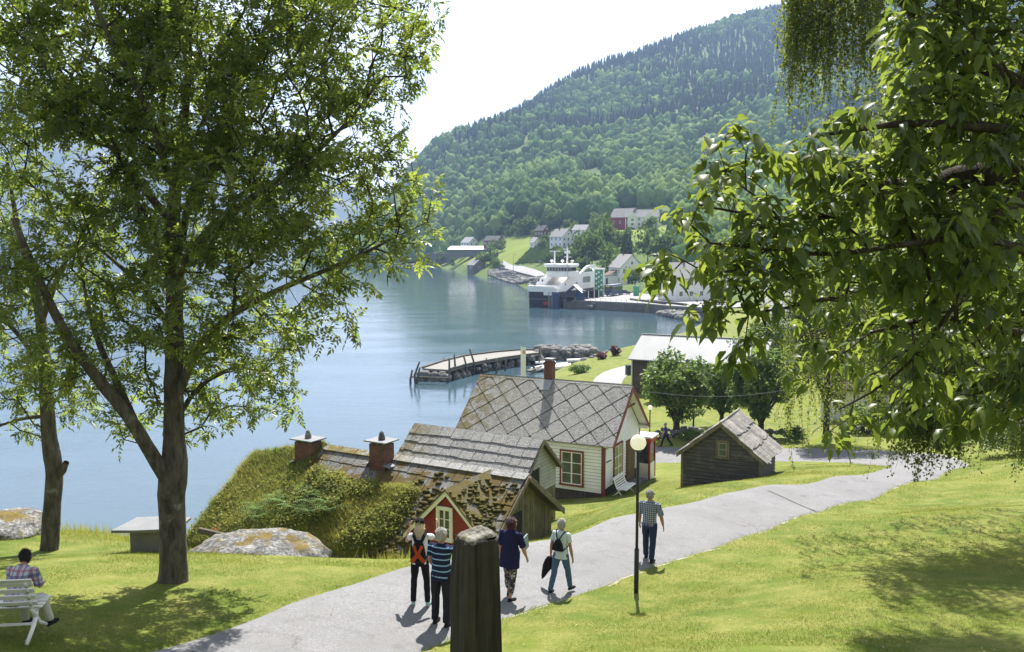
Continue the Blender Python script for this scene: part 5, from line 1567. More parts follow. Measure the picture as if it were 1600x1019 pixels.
# white gabled house behind the apron (faces the quay)
b = Q(978, 446, 3.0); b.y += 1; b.z += .6
h = simple_house('harbour_house', 'white gabled house with a grey slate roof behind the bus', b, R(-74), 12, 9.5, 6.6, 4.8, M['white_far'], M['roof_grey'], 2, 4, 3)
m = MB(); m.box(-2.5, 2.6, -8.4, -4.2, -3, 3.2); m.prism([(-2.5, -8.4, 3.2), (-2.5, -4.2, 5.2), (2.6, -4.2, 5.2), (2.6, -8.4, 3.2)], (0, 0, .2)); m.build('annexe', M['white_far'], h)
m = MB(); m.prism([(-3, -8.9, 3.2), (3.1, -8.9, 3.2), (3.1, -4.2, 5.6), (-3, -4.2, 5.6)], (0, 0, .2)); m.build('annexe_roof', M['roof_brown'], h)
m = MB(); m.box(.2, 2.2, -8.5, -8.35, -.5, 2.3); m.build('garage_door', M['roof_and_gap_dark'], h)
b = Q(1078, 470, 2.5)
simple_house('harbour_house', 'large white quayside building half hidden behind the cherry leaves', b + Vector((3, 12, 0)), R(20), 18, 11, 6.5, 4.5, M['white_far'], M['roof_grey'], 2, 5, 3)
b = P(1262, 470, 150); b.z = hz(b.x, b.y)
simple_house('harbour_house', 'white house with a bright slate roof glimpsed between the branches', b, R(-18), 14, 9, 4.6, 3.8, M['white_far'], M['roof_pale'], 2, 4, 2)
b = P(1400, 640, 78); b.z = hz(b.x, b.y)
h = simple_house('tile_roof_house', 'dark brown tile-roofed house with a small dormer behind the hanging twigs', b, R(-24), 12, 9, 2.6, 3.4, M['white_far'], M['roof_brown'], 1, 4, 2)
m = MB(); m.box(-1.6, 1.0, -3.4, -.6, 3.2, 5.4); m.prism([(-1.8, -3.6, 5.4), (1.2, -3.6, 5.4), (-.3, -3.6, 6.6)], (0, 3.6, 0)); dm = m.build('dormer', M['white_far'], h)
window(dm, (-.3, -3.42, 4.5), (1, 0, 0), (0, -1, 0), 1.1, 1.0, 3, 2, M['white_clean'], M['white_clean'], M['glass'])
b = P(1530, 600, 95); b.z = hz(b.x, b.y)
simple_house('harbour_house', 'white house far behind the weeping tree on the slope', b, R(-10), 13, 9, 5, 4, M['white_far'], M['roof_grey'], 2, 4, 2)

# farmsteads on the hill
simple_house('hill_house', 'white two-storey house with a lean-to standing above the ferry', on(878, 387), R(-52), 11, 9, 6.2, 4.2, M['white_far'], M['roof_grey'], 2, 3, 3)
b = on(886, 388); m = MB()
simple_house('hill_cottage', 'small white cottage above the two-storey house', on(909, 370), R(-38), 9.5, 6.5, 4.0, 3.0, M['white_far'], M['roof_pale'], 1, 3, 2, False)
simple_house('red_barn', 'dark red barn at the end of the white farmhouse', on(975, 357), R(-35), 14, 11, 7.0, 5.5, M['barn_red'], M['roof_grey'], 1, 3, 2, False, cat='barn')
h = simple_house('farmhouse', 'long white farmhouse beside the red barn on the hill', on(1004, 356, 3), R(-8), 21, 9.5, 6.6, 4.4, M['white_far'], M['roof_grey'], 2, 6, 2)
for xx in (-6, 4.5):
    m = MB(); m.box(xx - 3, xx + 3, -7.4, -4.7, -2, 6.4); m.prism([(xx - 3.3, -7.8, 6.4), (xx + 3.3, -7.8, 6.4), (xx, -7.8, 9.8)], (0, 7, 0)); g = m.build('cross_gable', M['white_far'], h)
    for z in (1.8, 4.6): window(g, (xx, -7.42, z), (1, 0, 0), (0, -1, 0), 1.6, 1.3, 3, 2, M['white_clean'], M['white_clean'], M['glass'])
simple_house('red_shed', 'small lean red shed attached below the red barn', on(969, 357, -2), R(-35), 6, 5, 4.0, 1.6, M['barn_red'], M['roof_pale'], 1, 1, 1, False, cat='shed', gwin=False)
simple_house('brown_house', 'brown wooden house with a dark roof left of the white two-storey house', on(848, 371), R(-48), 8, 7, 4.6, 3.4, M['brown_far'], M['roof_and_gap_dark'], 1, 3, 2)
simple_house('white_shed', 'tiny white gabled shed on the edge of the yellow field', on(837, 388), R(-65), 6, 5, 3.6, 2.8, M['white_far'], M['roof_pale'], 1, 1, 1, False, cat='shed', gwin=False)
simple_house('hill_house', 'white house at the far left above the long pale roof', on(734, 390), R(-52), 11, 9, 5.4, 4.0, M['white_far'], M['roof_pale'], 2, 3, 2, False)
simple_house('dark_barn', 'dark brown barn beside the white house at the far left', on(772, 385), R(-38), 13, 8, 4.2, 3.2, M['brown_far'], M['roof_and_gap_dark'], 1, 4, 2, False, cat='barn')
simple_house('boathouse', 'grey boathouse at the waterline below the bushes', on(743, 426, 4), R(-60), 9, 7, 3.6, 3.0, M['stone'], M['roof_grey'], 1, 1, 1, False, cat='boathouse', gwin=False)
b = on(750, 395); h = thing('greenhouse_tunnel', 'long low building with a blinding white roof below the dark barn', 'greenhouse', b, R(-8))
m = MB(); m.box(-22, 22, -5, 5, -3, 2.2); m.build('wall', M['stone'], h)
m = MB(); m.prism([(-23, -6, 2.2), (23, -6, 2.2), (23, 6, 4.6), (-23, 6, 4.6)], (0, 0, .2)); m.build('roof', M['white_far'], h)
b = on(712, 405); h = thing('retaining_wall', 'dark stone retaining wall above the far shore', 'wall', b, R(-25))
m = MB(); m.box(-28, 28, -.6, .6, -3, 4.0); m.build('masonry', M['stone'], h); m = MB(); m.box(-28.2, 28.2, -.8, .8, 4.0, 4.4); m.build('coping', M['concrete'], h)

# road along the far shore with a stone bank below
rd = [on(a, b) for a, b in ((776, 419), (792, 424), (812, 430), (835, 436), (862, 443), (900, 452))]
setting(strip('shore_road', [(p.x, p.y) for p in rd], [(p.x + 4, p.y + 11) for p in rd], 80, 4, .9, M['quay_top']))
m = MB()
for p, q in zip(rd[:-1], rd[1:]): m.bar(p + Vector((-.5, -.5, .9)), q + Vector((-.5, -.5, .9)), .5, 1.4)
tag(m.build('road_wall', M['stone']), 'low stone parapet on the seaward side of the shore road', 'wall')
r = np.random.default_rng(21); pts = []
for k in range(1500):
    t = r.random() * 5; i = int(t); f = t - i; a, b = rd[i], rd[min(i + 1, 5)]
    x = a.x + (b.x - a.x) * f; y = a.y + (b.y - a.y) * f - r.uniform(0, 13); x -= r.uniform(0, 5)
    z = float(height(np.array([x]), np.array([y]))[0])
    if z > -1.5: pts.append((x, y, max(z, -.2) + .2))
for k in range(500):
    px = r.uniform(640, 780); py = 419 - (780 - px) / 140 * 6; p = Q(px, py + r.uniform(-1, 3), 0); pts.append((p.x, p.y, r.uniform(-.1, .8)))
for k in range(500):
    px = r.uniform(1030, 1090); p = Q(px, 487 + (px - 1030) * .22 + r.uniform(-4, 4), 0.2); pts.append((p.x, p.y, r.uniform(-.1, .9)))
setting(rubble('bank_stones', pts, .5, 1.5, M['stone'], 22), 'stuff', 'grey stones of the bank below the shore road')

# ------------------------------------------------------------------ the ferry
def ferry():
    o = Q(846, 480, 0); a = R(25)
    h = thing('car_ferry', 'white double-ended car ferry with a dark hull moored at the quay', 'ferry', (o.x, o.y, 0), -a)
    Wd, L = 5.2, 36.0
    def plan(k, z):   # rounded bow at y=0, half outline
        return [(-Wd * k, 3.2), (-Wd * .96 * k, 1.4), (-Wd * .80 * k, .35), (-Wd * .45 * k, 0), (Wd * .45 * k, 0), (Wd * .80 * k, .35), (Wd * .96 * k, 1.4), (Wd * k, 3.2), (Wd * k, L), (-Wd * k, L)]
    def loft(levels, mat_, nm):
        V = []; F = []
        for k, z in levels: V += [(x, y, z) for x, y in plan(k, z)]
        n = 10
        for i in range(len(levels) - 1):
            for j in range(n): F.append((i * n + j, i * n + (j + 1) % n, (i + 1) * n + (j + 1) % n, (i + 1) * n + j))
        m = MB(); m.add(V, F + [tuple(range(n - 1, -1, -1)), tuple(range((len(levels) - 1) * n, len(levels) * n))]); return m.build(nm, mat_, h)
    loft([(.90, -1.5), (.96, .2), (.985, 3.3)], M['navy_hull'], 'hull')
    loft([(1.0, 3.3), (1.03, 4.2), (1.03, 5.0)], M['white_clean'], 'bulwark')
    m = MB(); m.box(.8, 5.25, -.25, .35, 2.6, 4.4); m.build('bow_ramp', M['white_clean'], h)
    for k in range(9):      # freeing ports as a row of pale marks on the bow
        m = MB(); m.box(-4.0 + k * .72, -3.75 + k * .72, -.10, .06, 1.55 + .1 * (k % 2), 1.8 + .1 * (k % 2)); m.build('port_mark', M['steel'], h)
    m = MB()
    for p, q in zip([(-5.2, 3.2), (-5.0, 1.4), (-4.1, .4), (-2.2, .1), (2.2, .1)], [(-5.0, 1.4), (-4.1, .4), (-2.2, .1), (2.2, .1), (4.1, .4)]):
        for z in (5.5, 5.95): m.bar((p[0], p[1] + .2, z), (q[0], q[1] + .2, z), .06)
        m.bar((p[0], p[1] + .2, 4.9), (p[0], p[1] + .2, 5.95), .06)
    m.build('railing', M['white_clean'], h)
    # deckhouses, side walls with their sweep, and the arch aft
    m = MB(); m.box(-4.6, -1.2, 5.5, 20, 5.0, 8.4); m.build('deckhouse', M['white_clean'], h)
    for yy in (6.8, 9.2, 12): 
        m = MB(); m.box(-4.63, -4.58, yy, yy + .8, 6.4, 7.3); m.build('window', M['glass'], h)
    for xx in (-3.6, -2.3): 
        m = MB(); m.box(xx, xx + .5, 5.44, 5.5, 6.5, 7.4); m.build('window', M['glass'], h)
    m = MB(); m.prism([(5.30, 2.5, 3.3), (5.30, 2.5, 5.4), (5.30, 13, 9.0), (5.30, 24, 9.6), (5.30, 36, 9.6), (5.30, 36, 3.3)], (-.35, 0, 0)); m.build('side_wall', M['white_clean'], h)
    for yy, w in ((6, 1.0), (15.5, 1.6)):
        m = MB(); m.box(5.29, 5.33, yy, yy + w, 5.0, 5.9); m.build('window', M['steel'], h)
    m = MB(); m.box(5.29, 5.335, 22, 29, 5.3, 7.9); m.build('opening', M['steel'], h)
    m = MB(); m.box(5.2, 5.36, 3, 35, 1.6, 2.3); m.build('fender', M['navy_hull'], h)
    m = MB()
    arc = [(y, 9.4 + 2.7 * math.sin(min(1, (y - 20) / 9) * math.pi / 2)) for y in np.linspace(20, 34, 14)]
    m.prism([(5.3, 20, 9.4)] + [(5.3, y, z) for y, z in arc] + [(5.3, 36, 10.5), (5.3, 36, 9.0), (5.3, 33.5, 9.3), (5.3, 32, 10.6), (5.3, 29, 11.2), (5.3, 25, 10.6), (5.3, 22, 9.2)], (-.5, 0, 0)); m.build('arch', M['white_clean'], h)
    m = MB(); m.box(-3.6, 4.4, 7.0, 15.5, 8.4, 10.3); m.build('bridge_deck', M['white_clean'], h)
    m = MB(); m.prism([(-3.2, 7.2, 10.3), (4.0, 7.2, 10.3), (4.4, 8.2, 10.3), (4.4, 12.5, 10.3), (-3.6, 12.5, 10.3), (-3.6, 8.2, 10.3)], (0, 0, 1.7)); br = m.build('bridge', M['white_clean'], h)
    m = MB(); m.prism([(-3.35, 7.05, 10.55), (4.15, 7.05, 10.55), (4.5, 8.0, 10.55), (4.5, 12.3, 10.55), (-3.7, 12.3, 10.55), (-3.7, 8.0, 10.55)], (0, 0, 1.2)); m.build('window_band', M['glass'], br)
    for xx in np.linspace(-2.6, 3.4, 7):
        m = MB(); m.box(xx - .05, xx + .05, 7.0, 7.08, 10.5, 11.8); m.build('mullion', M['white_clean'], br)
    m = MB(); m.box(-4.2, 5.0, 6.2, 13.5, 12.0, 13.0); m.build('bridge_roof', M['white_clean'], h, bevel=.2)
    m = MB(); m.bar((-1.6, 9, 13), (-1.6, 9, 17.4), .35); m.bar((-3.2, 9, 17.4), (.2, 9, 17.4), .35, .3); m.build('mast', M['white_clean'], h)
    m = MB(); m.bar((2.3, 10, 13), (2.3, 10, 18.6), .4); m.box(1.5, 3.1, 9.5, 10.5, 16.6, 17.6); m.bar((1.2, 10, 15.4), (3.6, 10, 15.4), .2); m.box(.9, 2.2, 9.7, 10.2, 18.0, 18.25); m.tube([(2.3, 10, 18.6), (2.3, 10, 19.6)], .06, 5); m.build('radar_mast', M['white_clean'], h)
    for xx, yy in ((5.0, 9.0), (-3.0, 11.5), (.5, 12)):
        m = MB(); m.lathe([(.15, 13), (.15, 13.5), (.5, 13.7), (.55, 14.1), (.3, 14.4)], 10, (xx - .6, yy, 0)); m.build('dome', M['white_clean'], h)
    m = MB(); m.lathe([(.5, 5.0), (.5, 5.7), (.2, 5.9)], 9, (-3.2, 2.2, 0)); m.build('winch', M['dark'], h)
    m = MB(); m.tube([(4.0, 6, 9), (4.0, 6, 14.5)], .05, 5); m.build('aerial', M['steel'], h)
    m = MB(); m.obox((1.8, -.3, .9), (.9, 0, 0), (0, .3, 0), (0, 0, .35)); m.build('fender_red', M['carred'], h)
    zs = [-5, 0, 3.3, 5.0, 8.4, 20]; zn = [-5, 0, 4.7, 6.5, 9.0, 19.4]
    for ob in [q for c_ in h.children for q in [c_] + list(c_.children)]:
        for v in ob.data.vertices:
            v.co.z = float(np.interp(v.co.z, zs, zn))
            if v.co.z > 8.95 and v.co.x < 5.1 and ob.name.split('.')[0] not in ('arch', 'side_wall'): v.co.x += 2.2

ferry()

def glass_shelter():
    o = Q(898, 470, QZ + .05); h = thing('quay_shelter', 'small blue gabled shelter frame beside the ferry ramp', 'shelter', o, R(-20))
    m = MB()
    for x in (-2.2, 2.2):
        for y in (-1.5, 1.5): m.bar((x, y, 0), (x, y, 2.6), .25)
        for s in (-1, 1): pass
    for y in (-1.5, 1.5):
        m.bar((-2.4, y, 2.5), (0, y, 4.6), .3); m.bar((2.4, y, 2.5), (0, y, 4.6), .3); m.bar((-2.2, y, 2.5), (2.2, y, 2.5), .2)
    m.build('frame', M['blue'], h)
    m = MB()
    for s in (-1, 1): m.prism([(0, -1.8, 4.75), (s * 2.7, -1.8, 2.5), (s * 2.7, 1.8, 2.5), (0, 1.8, 4.75)], (0, 0, .12))
    m.build('roof', M['white_far'], h)
    m = MB(); m.box(-2.1, -.3, -1.4, 1.4, 0, 1.1); m.build('bench', M['dark'], h)
    o = Q(906, 470, QZ + .05); m = MB(); m.box(-1.2, 1.4, -1, 1, 0, 3.0); m.box(-1.4, 1.6, -1.2, 1.2, 3.0, 3.15)
    k = m.build('control_hut', M['blue'], loc=o); tag(k, 'dark blue control hut beside the quay shelter', 'hut')
glass_shelter()
o = Q(866, 482, 0); h = thing('ramp_tower', 'blue-grey ladder tower beside the ferry bow', 'tower', o, R(-25))
m = MB(); m.box(-.3, 1.5, -.8, .9, -1, 5.0); m.build('cladding', M['blue'], h)
for xx in (-.45, -1.5):
    m = MB(); m.bar((xx, -.7, -1), (xx, -.7, 5.0), .16); m.build('rail', M['steel'], h)
m = MB()
for z in np.arange(0, 5.0, .55): m.bar((-1.5, -.7, z), (-.45, -.7, z), .10)
m.build('rungs', M['steel'], h)
for k, (p, q, lb) in enumerate((((876, 471), (925, 479), 'front'), ((880, 467), (930, 474), 'rear'))):
    m = MB(); a_, b_ = Q(*p, 2.0 if k else 1.2), Q(*q, 1.9 if k else 1.0); m.bar(a_, b_, .5, .6); tag(m.build('ramp_girder', M['steel']), '%s girder of the ferry ramp crossing dark water' % lb, 'girder', 'ferry ramp girders')
o = Q(936, 462, QZ + .05); h = thing('sign_tower', 'tall green and white patterned tower at the head of the ramp', 'tower', o, R(-14))
m = MB(); m.box(-1.35, 1.35, -.8, .8, 0, 8.6); m.build('panel', M['green'], h)
r = np.random.default_rng(2)
for k in range(14):
    m = MB(); x, z = ((-.85, 0, .85)[k % 3], .9 + k * .53); s = r.uniform(.25, .5); m.prism([(x - s, -.86, z), (x, -.86, z - s), (x + s, -.86, z), (x, -.86, z + s)], (0, .05, 0)); m.build('diamond_motif', M['white_clean'], h)
for x in (-1.65, 1.35):
    m = MB(); m.box(x, x + .3, -.9, .9, 0, 8.8); m.build('frame_post', M['white_clean'], h)
m = MB(); m.box(-1.8, 1.8, -1.0, 1.0, 8.6, 9.1); m.build('cornice', M['white_clean'], h)
for px, py, k in ((916, 467, 0), (925, 466, 1), (932, 465, 2)):
    o = Q(px, py, QZ + .05); h = thing('crash_barrier', ['dark rounded barrier at the ramp head, closest to the ferry', 'dark slanted barrier at the ramp head, in the middle', 'dark slanted barrier at the ramp head, closest to the bus'][k], 'barrier', o, R(-25), 'slanted barriers at the ramp head')
    m = MB(); m.prism([(-.9, -.6, 0), (.9, -.6, 0), (.6, .3, 2.3), (-1.2, .3, 2.3)], (0, .8, 0)); m.build('panel', M['dark'], h); m = MB(); m.bar((.95, -.65, 0), (.65, .25, 2.35), .18); m.build('edge', M['white_clean'], h)

def wheelset(h, xs_, ys_, rad, wd=.22):
    for x in xs_:
        for y in ys_:
            m = MB(); s = 1 if y > 0 else -1; m.tube([(x, y - wd / 2, rad), (x, y + wd / 2, rad)], rad, 14); w = m.build('wheel', M['tyre'], h, False)
            m = MB(); m.tube([(x, y + s * wd / 2, rad), (x, y + s * (wd / 2 + .02), rad)], rad * .58, 12); m.build('hub', M['steel'], w)
def car(label, pos, rz, paint_):
    h = thing('parked_car', label, 'car', pos, rz, 'cars parked around the harbour')
    side = [(-2.1, .35), (-2.15, .75), (-1.95, .95), (-1.2, 1.0), (1.0, .98), (1.9, .86), (2.12, .65), (2.1, .35)]
    m = MB(); m.prism([(x, -.85, z) for x, z in side], (0, 1.7, 0)); m.build('body', paint_, h, bevel=.06)
    m = MB(); m.add([(-1.75, -.78, .95), (1.0, -.78, .95), (1.0, .78, .95), (-1.75, .78, .95), (-1.25, -.62, 1.48), (.25, -.62, 1.48), (.25, .62, 1.48), (-1.25, .62, 1.48)], [(0, 1, 5, 4), (1, 2, 6, 5), (2, 3, 7, 6), (3, 0, 4, 7), (4, 5, 6, 7)]); m.build('window', M['glass'], h)
    m = MB(); m.prism([(-1.30, -.63, 1.47), (.28, -.63, 1.47), (.28, .63, 1.47), (-1.30, .63, 1.47)], (0, 0, .05)); m.build('roof', paint_, h, bevel=.02)
    for y in (-.6, .6):
        m = MB(); m.box(2.05, 2.14, y - .18, y + .18, .62, .78); m.build('headlight', M['white_clean'], h)
        m = MB(); m.box(-2.17, -2.08, y - .18, y + .18, .68, .84); m.build('tail_light', M['carred'], h)
    wheelset(h, (-1.3, 1.3), (-.78, .78), .33)
QG = QZ + .04
car('red car parked by the hedge behind the bus', Q(954, 441, QG + .8), R(15), M['carred'])
car('dark red car parked beside the white gabled house', Q(963, 444, QG + .6), R(70), M['carred'])
car('black car standing just behind the bus', Q(976, 460, QG), R(20), M['cardark'])
car('white car on the quay beneath the cherry leaves', Q(1045, 464, QG), R(8), M['carwhite'])
car('dark car next to the white car on the quay', Q(1029, 463, QG), R(100), M['cardark'])
car('dark blue car half hidden by the lowest cherry leaves', Q(1122, 476, QG), R(30), M['cardark'])
for k, (px, py, lb) in enumerate(((742, 400, ''),)): pass
car('dark car parked on the upper shore road behind the wheelhouse', on(842, 414) + Vector((0, 0, .9)), R(-40), M['cardark'])
car('tiny dark car in the yard below the red barn', on(985, 358, -4), R(10), M['cardark'])
b = P(1592, 662, 62); car('white van-like car beyond the hedge at the right edge', Vector((b.x, b.y, hz(b.x, b.y))), R(5), M['carwhite'])

def bus():
    o = Q(950, 463, QG); h = thing('tour_bus', 'dark blue touring coach waiting on the ferry quay', 'bus', o, R(63))
    L, Wd, H = 10.5, 2.5, 3.7
    m = MB(); m.prism([(-.2, -Wd / 2, .4), (-.15, -Wd / 2, 2.0), (.15, -Wd / 2, H), (L, -Wd / 2, H), (L + .1, -Wd / 2, .5)], (0, Wd, 0)); m.build('body', M['blue'], h, bevel=.12)
    m = MB(); m.prism([(-.24, -1.1, 1.5), (-.19, -1.1, 2.0), (.08, -1.1, 3.35), (.2, -1.1, 3.35), (.1, -1.1, 1.5)], (0, 2.2, 0)); m.build('windscreen', M['glass'], h)
    for k in range(6):
        for s in (-1, 1):
            m = MB(); x = .9 + k * 1.55; y = s * (Wd / 2); m.box(x, x + 1.4, min(y, y + s * .03), max(y, y + s * .03), 1.75, 2.95); m.build('window', M['glass'], h)
    m = MB(); m.box(-.22, -.1, -.7, .7, 3.05, 3.35); m.build('destination_sign', paint('sign_yellow', (.55, .55, .06), .6), h)
    m = MB(); m.box(.3, L, -Wd / 2 - .03, Wd / 2 + .03, 3.0, 3.35); m.build('side_stripe', M['roof_pale'], h)
    for s in (-1, 1):
        m = MB(); m.box(-.26, -.15, s * .9 - .2, s * .9 + .2, .7, .95); m.build('headlight', M['white_clean'], h)
        m = MB(); m.bar((-.1, s * 1.25, 3.2), (-.5, s * 1.35, 2.7), .1); m.box(-.6, -.45, s * 1.35 - .12, s * 1.35 + .12, 2.3, 2.75); m.build('mirror', M['dark'], h)
    wheelset(h, (2.2, 8.0), (-1.12, 1.12), .5, .3)
bus()

def harbour_lamp(px, py, py2, label, z=QG):
    o = Q(px, py, z); t = P(px, py2, o.y).z - z
    h = thing('harbour_lamp', label, 'street lamp', o, R(20), 'tall harbour lamp posts')
    m = MB(); m.tube([(0, 0, -1), (0, 0, t)], [.16, .09], 8); m.build('pole', M['steel'], h)
    m = MB(); m.bar((-.1, 0, t), (1.5, 0, t + .15), .12); m.box(.9, 1.8, -.2, .2, t + .08, t + .26); m.build('lamp_arm', M['steel'], h)
harbour_lamp(917, 446, 393, 'tall grey lamp post behind the ferry arch', 3.0)
harbour_lamp(937, 448, 403, 'tall grey lamp post rising behind the green tower', 3.0)
harbour_lamp(1000, 466, 424, 'grey lamp post in front of the white gabled house')
harbour_lamp(802, 420, 398, 'thin lamp post on the far shore road', 6.0)
o = Q(994, 462, QG); m = MB(); m.box(-.9, .9, -.5, .5, 0, 3.0); m.box(-1.0, 1.0, -.6, .6, 3.0, 3.2); tag(m.build('ticket_kiosk', M['green'], loc=o), 'small green kiosk under the quayside tree', 'kiosk')
o = Q(985, 457, QG)

# ------------------------------------------------------------------ trees
def tubes_mesh(name, P0, P1, R0, R1, mat_, parent, sides=5):
    P0 = np.asarray(P0, float); P1 = np.asarray(P1, float); n = len(P0)
    d = P1 - P0; d /= np.linalg.norm(d, axis=1)[:, None] + 1e-9
    ref = np.where(np.abs(d[:, 2:3]) > .9, np.array([[1., 0, 0]]), np.array([[0, 0, 1.]]))
    u = np.cross(d, ref); u /= np.linalg.norm(u, axis=1)[:, None] + 1e-9; w = np.cross(d, u)
    a = np.arange(sides) * 2 * np.pi / sides
    ring = u[:, None] * np.cos(a)[None, :, None] + w[:, None] * np.sin(a)[None, :, None]
    A = P0[:, None] + ring * np.asarray(R0)[:, None, None]; B = P1[:, None] + ring * np.asarray(R1)[:, None, None]
    V = np.concatenate([A, B], 1).reshape(-1, 3)
    k = np.arange(sides); q = np.stack([k, (k + 1) % sides, (k + 1) % sides + sides, k + sides], 1)
    F = (q[None] + (np.arange(n) * 2 * sides)[:, None, None]).reshape(-1, 4)
    return npmesh(name, V, [F], mat_, parent, smooth=True)


def smooth_poly(pts, rad, step):
    p = np.array(pts, float); r = np.array(rad, float)[:, None]
    q = chaikin(np.hstack([p, r]), 2)
    s = np.concatenate([[0], np.cumsum(np.linalg.norm(np.diff(q[:, :3], axis=0), axis=1))]); n = max(2, int(s[-1] / step) + 1); t = np.linspace(0, s[-1], n)
    o = np.stack([np.interp(t, s, q[:, k]) for k in range(4)], 1)
    return o[:, :3], o[:, 3]


def grow(skel, clusters, r, seg=.28, twig=.005, sag=.0, pw=.46, reach=0.0):
    """skel: list of (points, radii). Every cluster is joined to the nearest wood. Returns segments and tip directions"""
    N = []; par = []; rad = []
    for pts, rr in skel:
        b = len(N)
        j0 = -1
        if N:
            D = np.linalg.norm(np.array(N) - pts[0], axis=1); j0 = int(D.argmin())
        for i, p in enumerate(pts): N.append(np.array(p)); par.append(b + i - 1 if i else j0); rad.append(rr[i])
    ns = len(N)
    cap = ns + len(clusters) * 6
    A = np.zeros((cap, 3)); A[:ns] = np.array(N); cnt = ns
    PL = np.zeros(cap)
    for i in range(ns):
        if par[i] >= 0: PL[i] = PL[par[i]] + np.linalg.norm(A[i] - A[par[i]])
    d0 = np.array([np.min(((A[:ns] - c) ** 2).sum(1)) for c in clusters]); order = np.argsort(d0)
    tips = []
    for ci in order:
        c = clusters[ci]
        D = np.sqrt(((A[:cnt] - c) ** 2).sum(1)); j = int((D + .30 * PL[:cnt]).argmin()); dist = D[j]
        if dist < .03: tips.append((c, np.array([0, 0, 1.]), j)); continue
        k = int(min(5, max(1, dist / seg))); p0 = A[j].copy(); last = j
        off = r.normal(0, .07 * dist, 3)
        for s in range(1, k + 1):
            t = s / k; q = p0 + (c - p0) * t + off * math.sin(math.pi * t) + np.array([0, 0, sag * dist * math.sin(math.pi * t)])
            A[cnt] = q; PL[cnt] = PL[last] + np.linalg.norm(q - A[last]); par.append(last); rad.append(0.0); last = cnt; cnt += 1
        d = A[last] - A[par[last]]; tips.append((c, d / (np.linalg.norm(d) + 1e-9), last))
    par = np.array(par); w = np.zeros(cnt)
    for _, _, j in tips: w[j] += 1
    for i in range(cnt - 1, -1, -1):
        if par[i] >= 0 and par[i] < i: w[par[i]] += w[i]
    rr = twig * np.maximum(1, w) ** pw; rr[:ns] = np.maximum(np.array(rad[:ns]), 0) ; 
    return A[:cnt], par, rr, tips, ns


def limb_mesh(name, skel, mat_, parent, sides=16, bump=.10, flare=None):
    V = []; F = []; b = 0
    for pts, rr in skel:
        n = len(pts); pu = None
        for i in range(n):
            d = pts[min(i + 1, n - 1)] - pts[max(i - 1, 0)]; d = d / (np.linalg.norm(d) + 1e-9)
            if pu is None: pu = np.cross(d, [0.3, .9, .1])
            u = pu - d * d.dot(pu); u /= np.linalg.norm(u) + 1e-9; pu = u; w = np.cross(d, u)
            a = np.arange(sides) * 2 * np.pi / sides
            cx_, sx_ = np.cos(a), np.sin(a)
            k = 1 + bump * vnoise(cx_ * 1.6 + pts[i][0] * 3, sx_ * 1.6 + pts[i][1] * 3, pts[i][2] * 2.2) + bump * .5 * vnoise(cx_ * 4 + 9, sx_ * 4, pts[i][2] * 6)
            ring = pts[i] + (u[None] * cx_[:, None] + w[None] * sx_[:, None]) * (rr[i] * k)[:, None]
            V.append(ring)
        for i in range(n - 1):
            for k in range(sides): F.append((b + i * sides + k, b + i * sides + (k + 1) % sides, b + (i + 1) * sides + (k + 1) % sides, b + (i + 1) * sides + k))
        b += n * sides
    return npmesh(name, np.vstack(V), [np.array(F)], mat_, parent, smooth=True)


def norm(v): return v / (np.linalg.norm(v, axis=-1, keepdims=True) + 1e-9)


def simple_leaves(q, d, nn, l, w, curl=.12):
    """folded kite leaves: base q, along d, facing nn"""
    sd = norm(np.cross(d, nn)); nn = np.cross(sd, d); l = l[:, None]; w = w[:, None]
    V = np.stack([q, q + d * l * .45 - sd * w + nn * w * .3, q + d * l - nn * l * curl, q + d * l * .45 + sd * w + nn * w * .3], 1).reshape(-1, 3)
    b = np.arange(len(q))[:, None] * 4
    return V, np.concatenate([b + np.array([[0, 1, 2]]), b + np.array([[0, 2, 3]])], 0)


def big_leaves(q, d, nn, l, w, droop):
    """long pointed leaf with a bent midrib (8 points)"""
    sd = norm(np.cross(d, nn)); nn = np.cross(sd, d); l = l[:, None]; w = w[:, None]; dr = droop[:, None] * l
    z = np.array([[0, 0, -1.]])
    mid = [q, q + d * l * .30 + z * dr * .06, q + d * l * .68 + z * dr * .30, q + d * l + z * dr * .75]
    L1 = mid[1] - sd * w * .85 + nn * w * .28; L2 = mid[2] - sd * w * .80 + nn * w * .22; R1 = mid[1] + sd * w * .85 + nn * w * .28; R2 = mid[2] + sd * w * .80 + nn * w * .22
    V = np.stack([mid[0], mid[1], mid[2], mid[3], L1, L2, R1, R2], 1).reshape(-1, 3); b = np.arange(len(q))[:, None] * 8
    T3 = np.concatenate([b + np.array([[0, 1, 4]]), b + np.array([[2, 3, 5]]), b + np.array([[0, 6, 1]]), b + np.array([[2, 7, 3]])], 0)
    T4 = np.concatenate([b + np.array([[4, 1, 2, 5]]), b + np.array([[1, 6, 7, 2]])], 0)
    return V, T3, T4


def blob_points(blobs, r, dens, shell=.55):
    """points spread through a set of (px, py, radius px, Y, half depth m) clumps, thinner at their hearts"""
    out = []
    for px, py, rp, Y, hd in blobs:
        n = max(3, int(dens * (.66 if Y > 12 and px > 430 else 1) * (rp / 100) ** 2 * (hd / 1.6) ** .5))
        d = norm(r.normal(0, 1, (n, 3))); k = r.uniform(shell, 1.0, n) ** .8
        for i in range(n):
            out.append(P(px + d[i, 0] * rp * k[i], py + d[i, 2] * rp * k[i], Y + d[i, 1] * hd * k[i])[:])
    return np.array(out)


def skel_px(lines, step=.22):
    """lines: list of [(px, py, Y, radius), ...]"""
    return [smooth_poly([T(a, b, c) for a, b, c, _ in l], [q[3] for q in l], step) for l in lines]


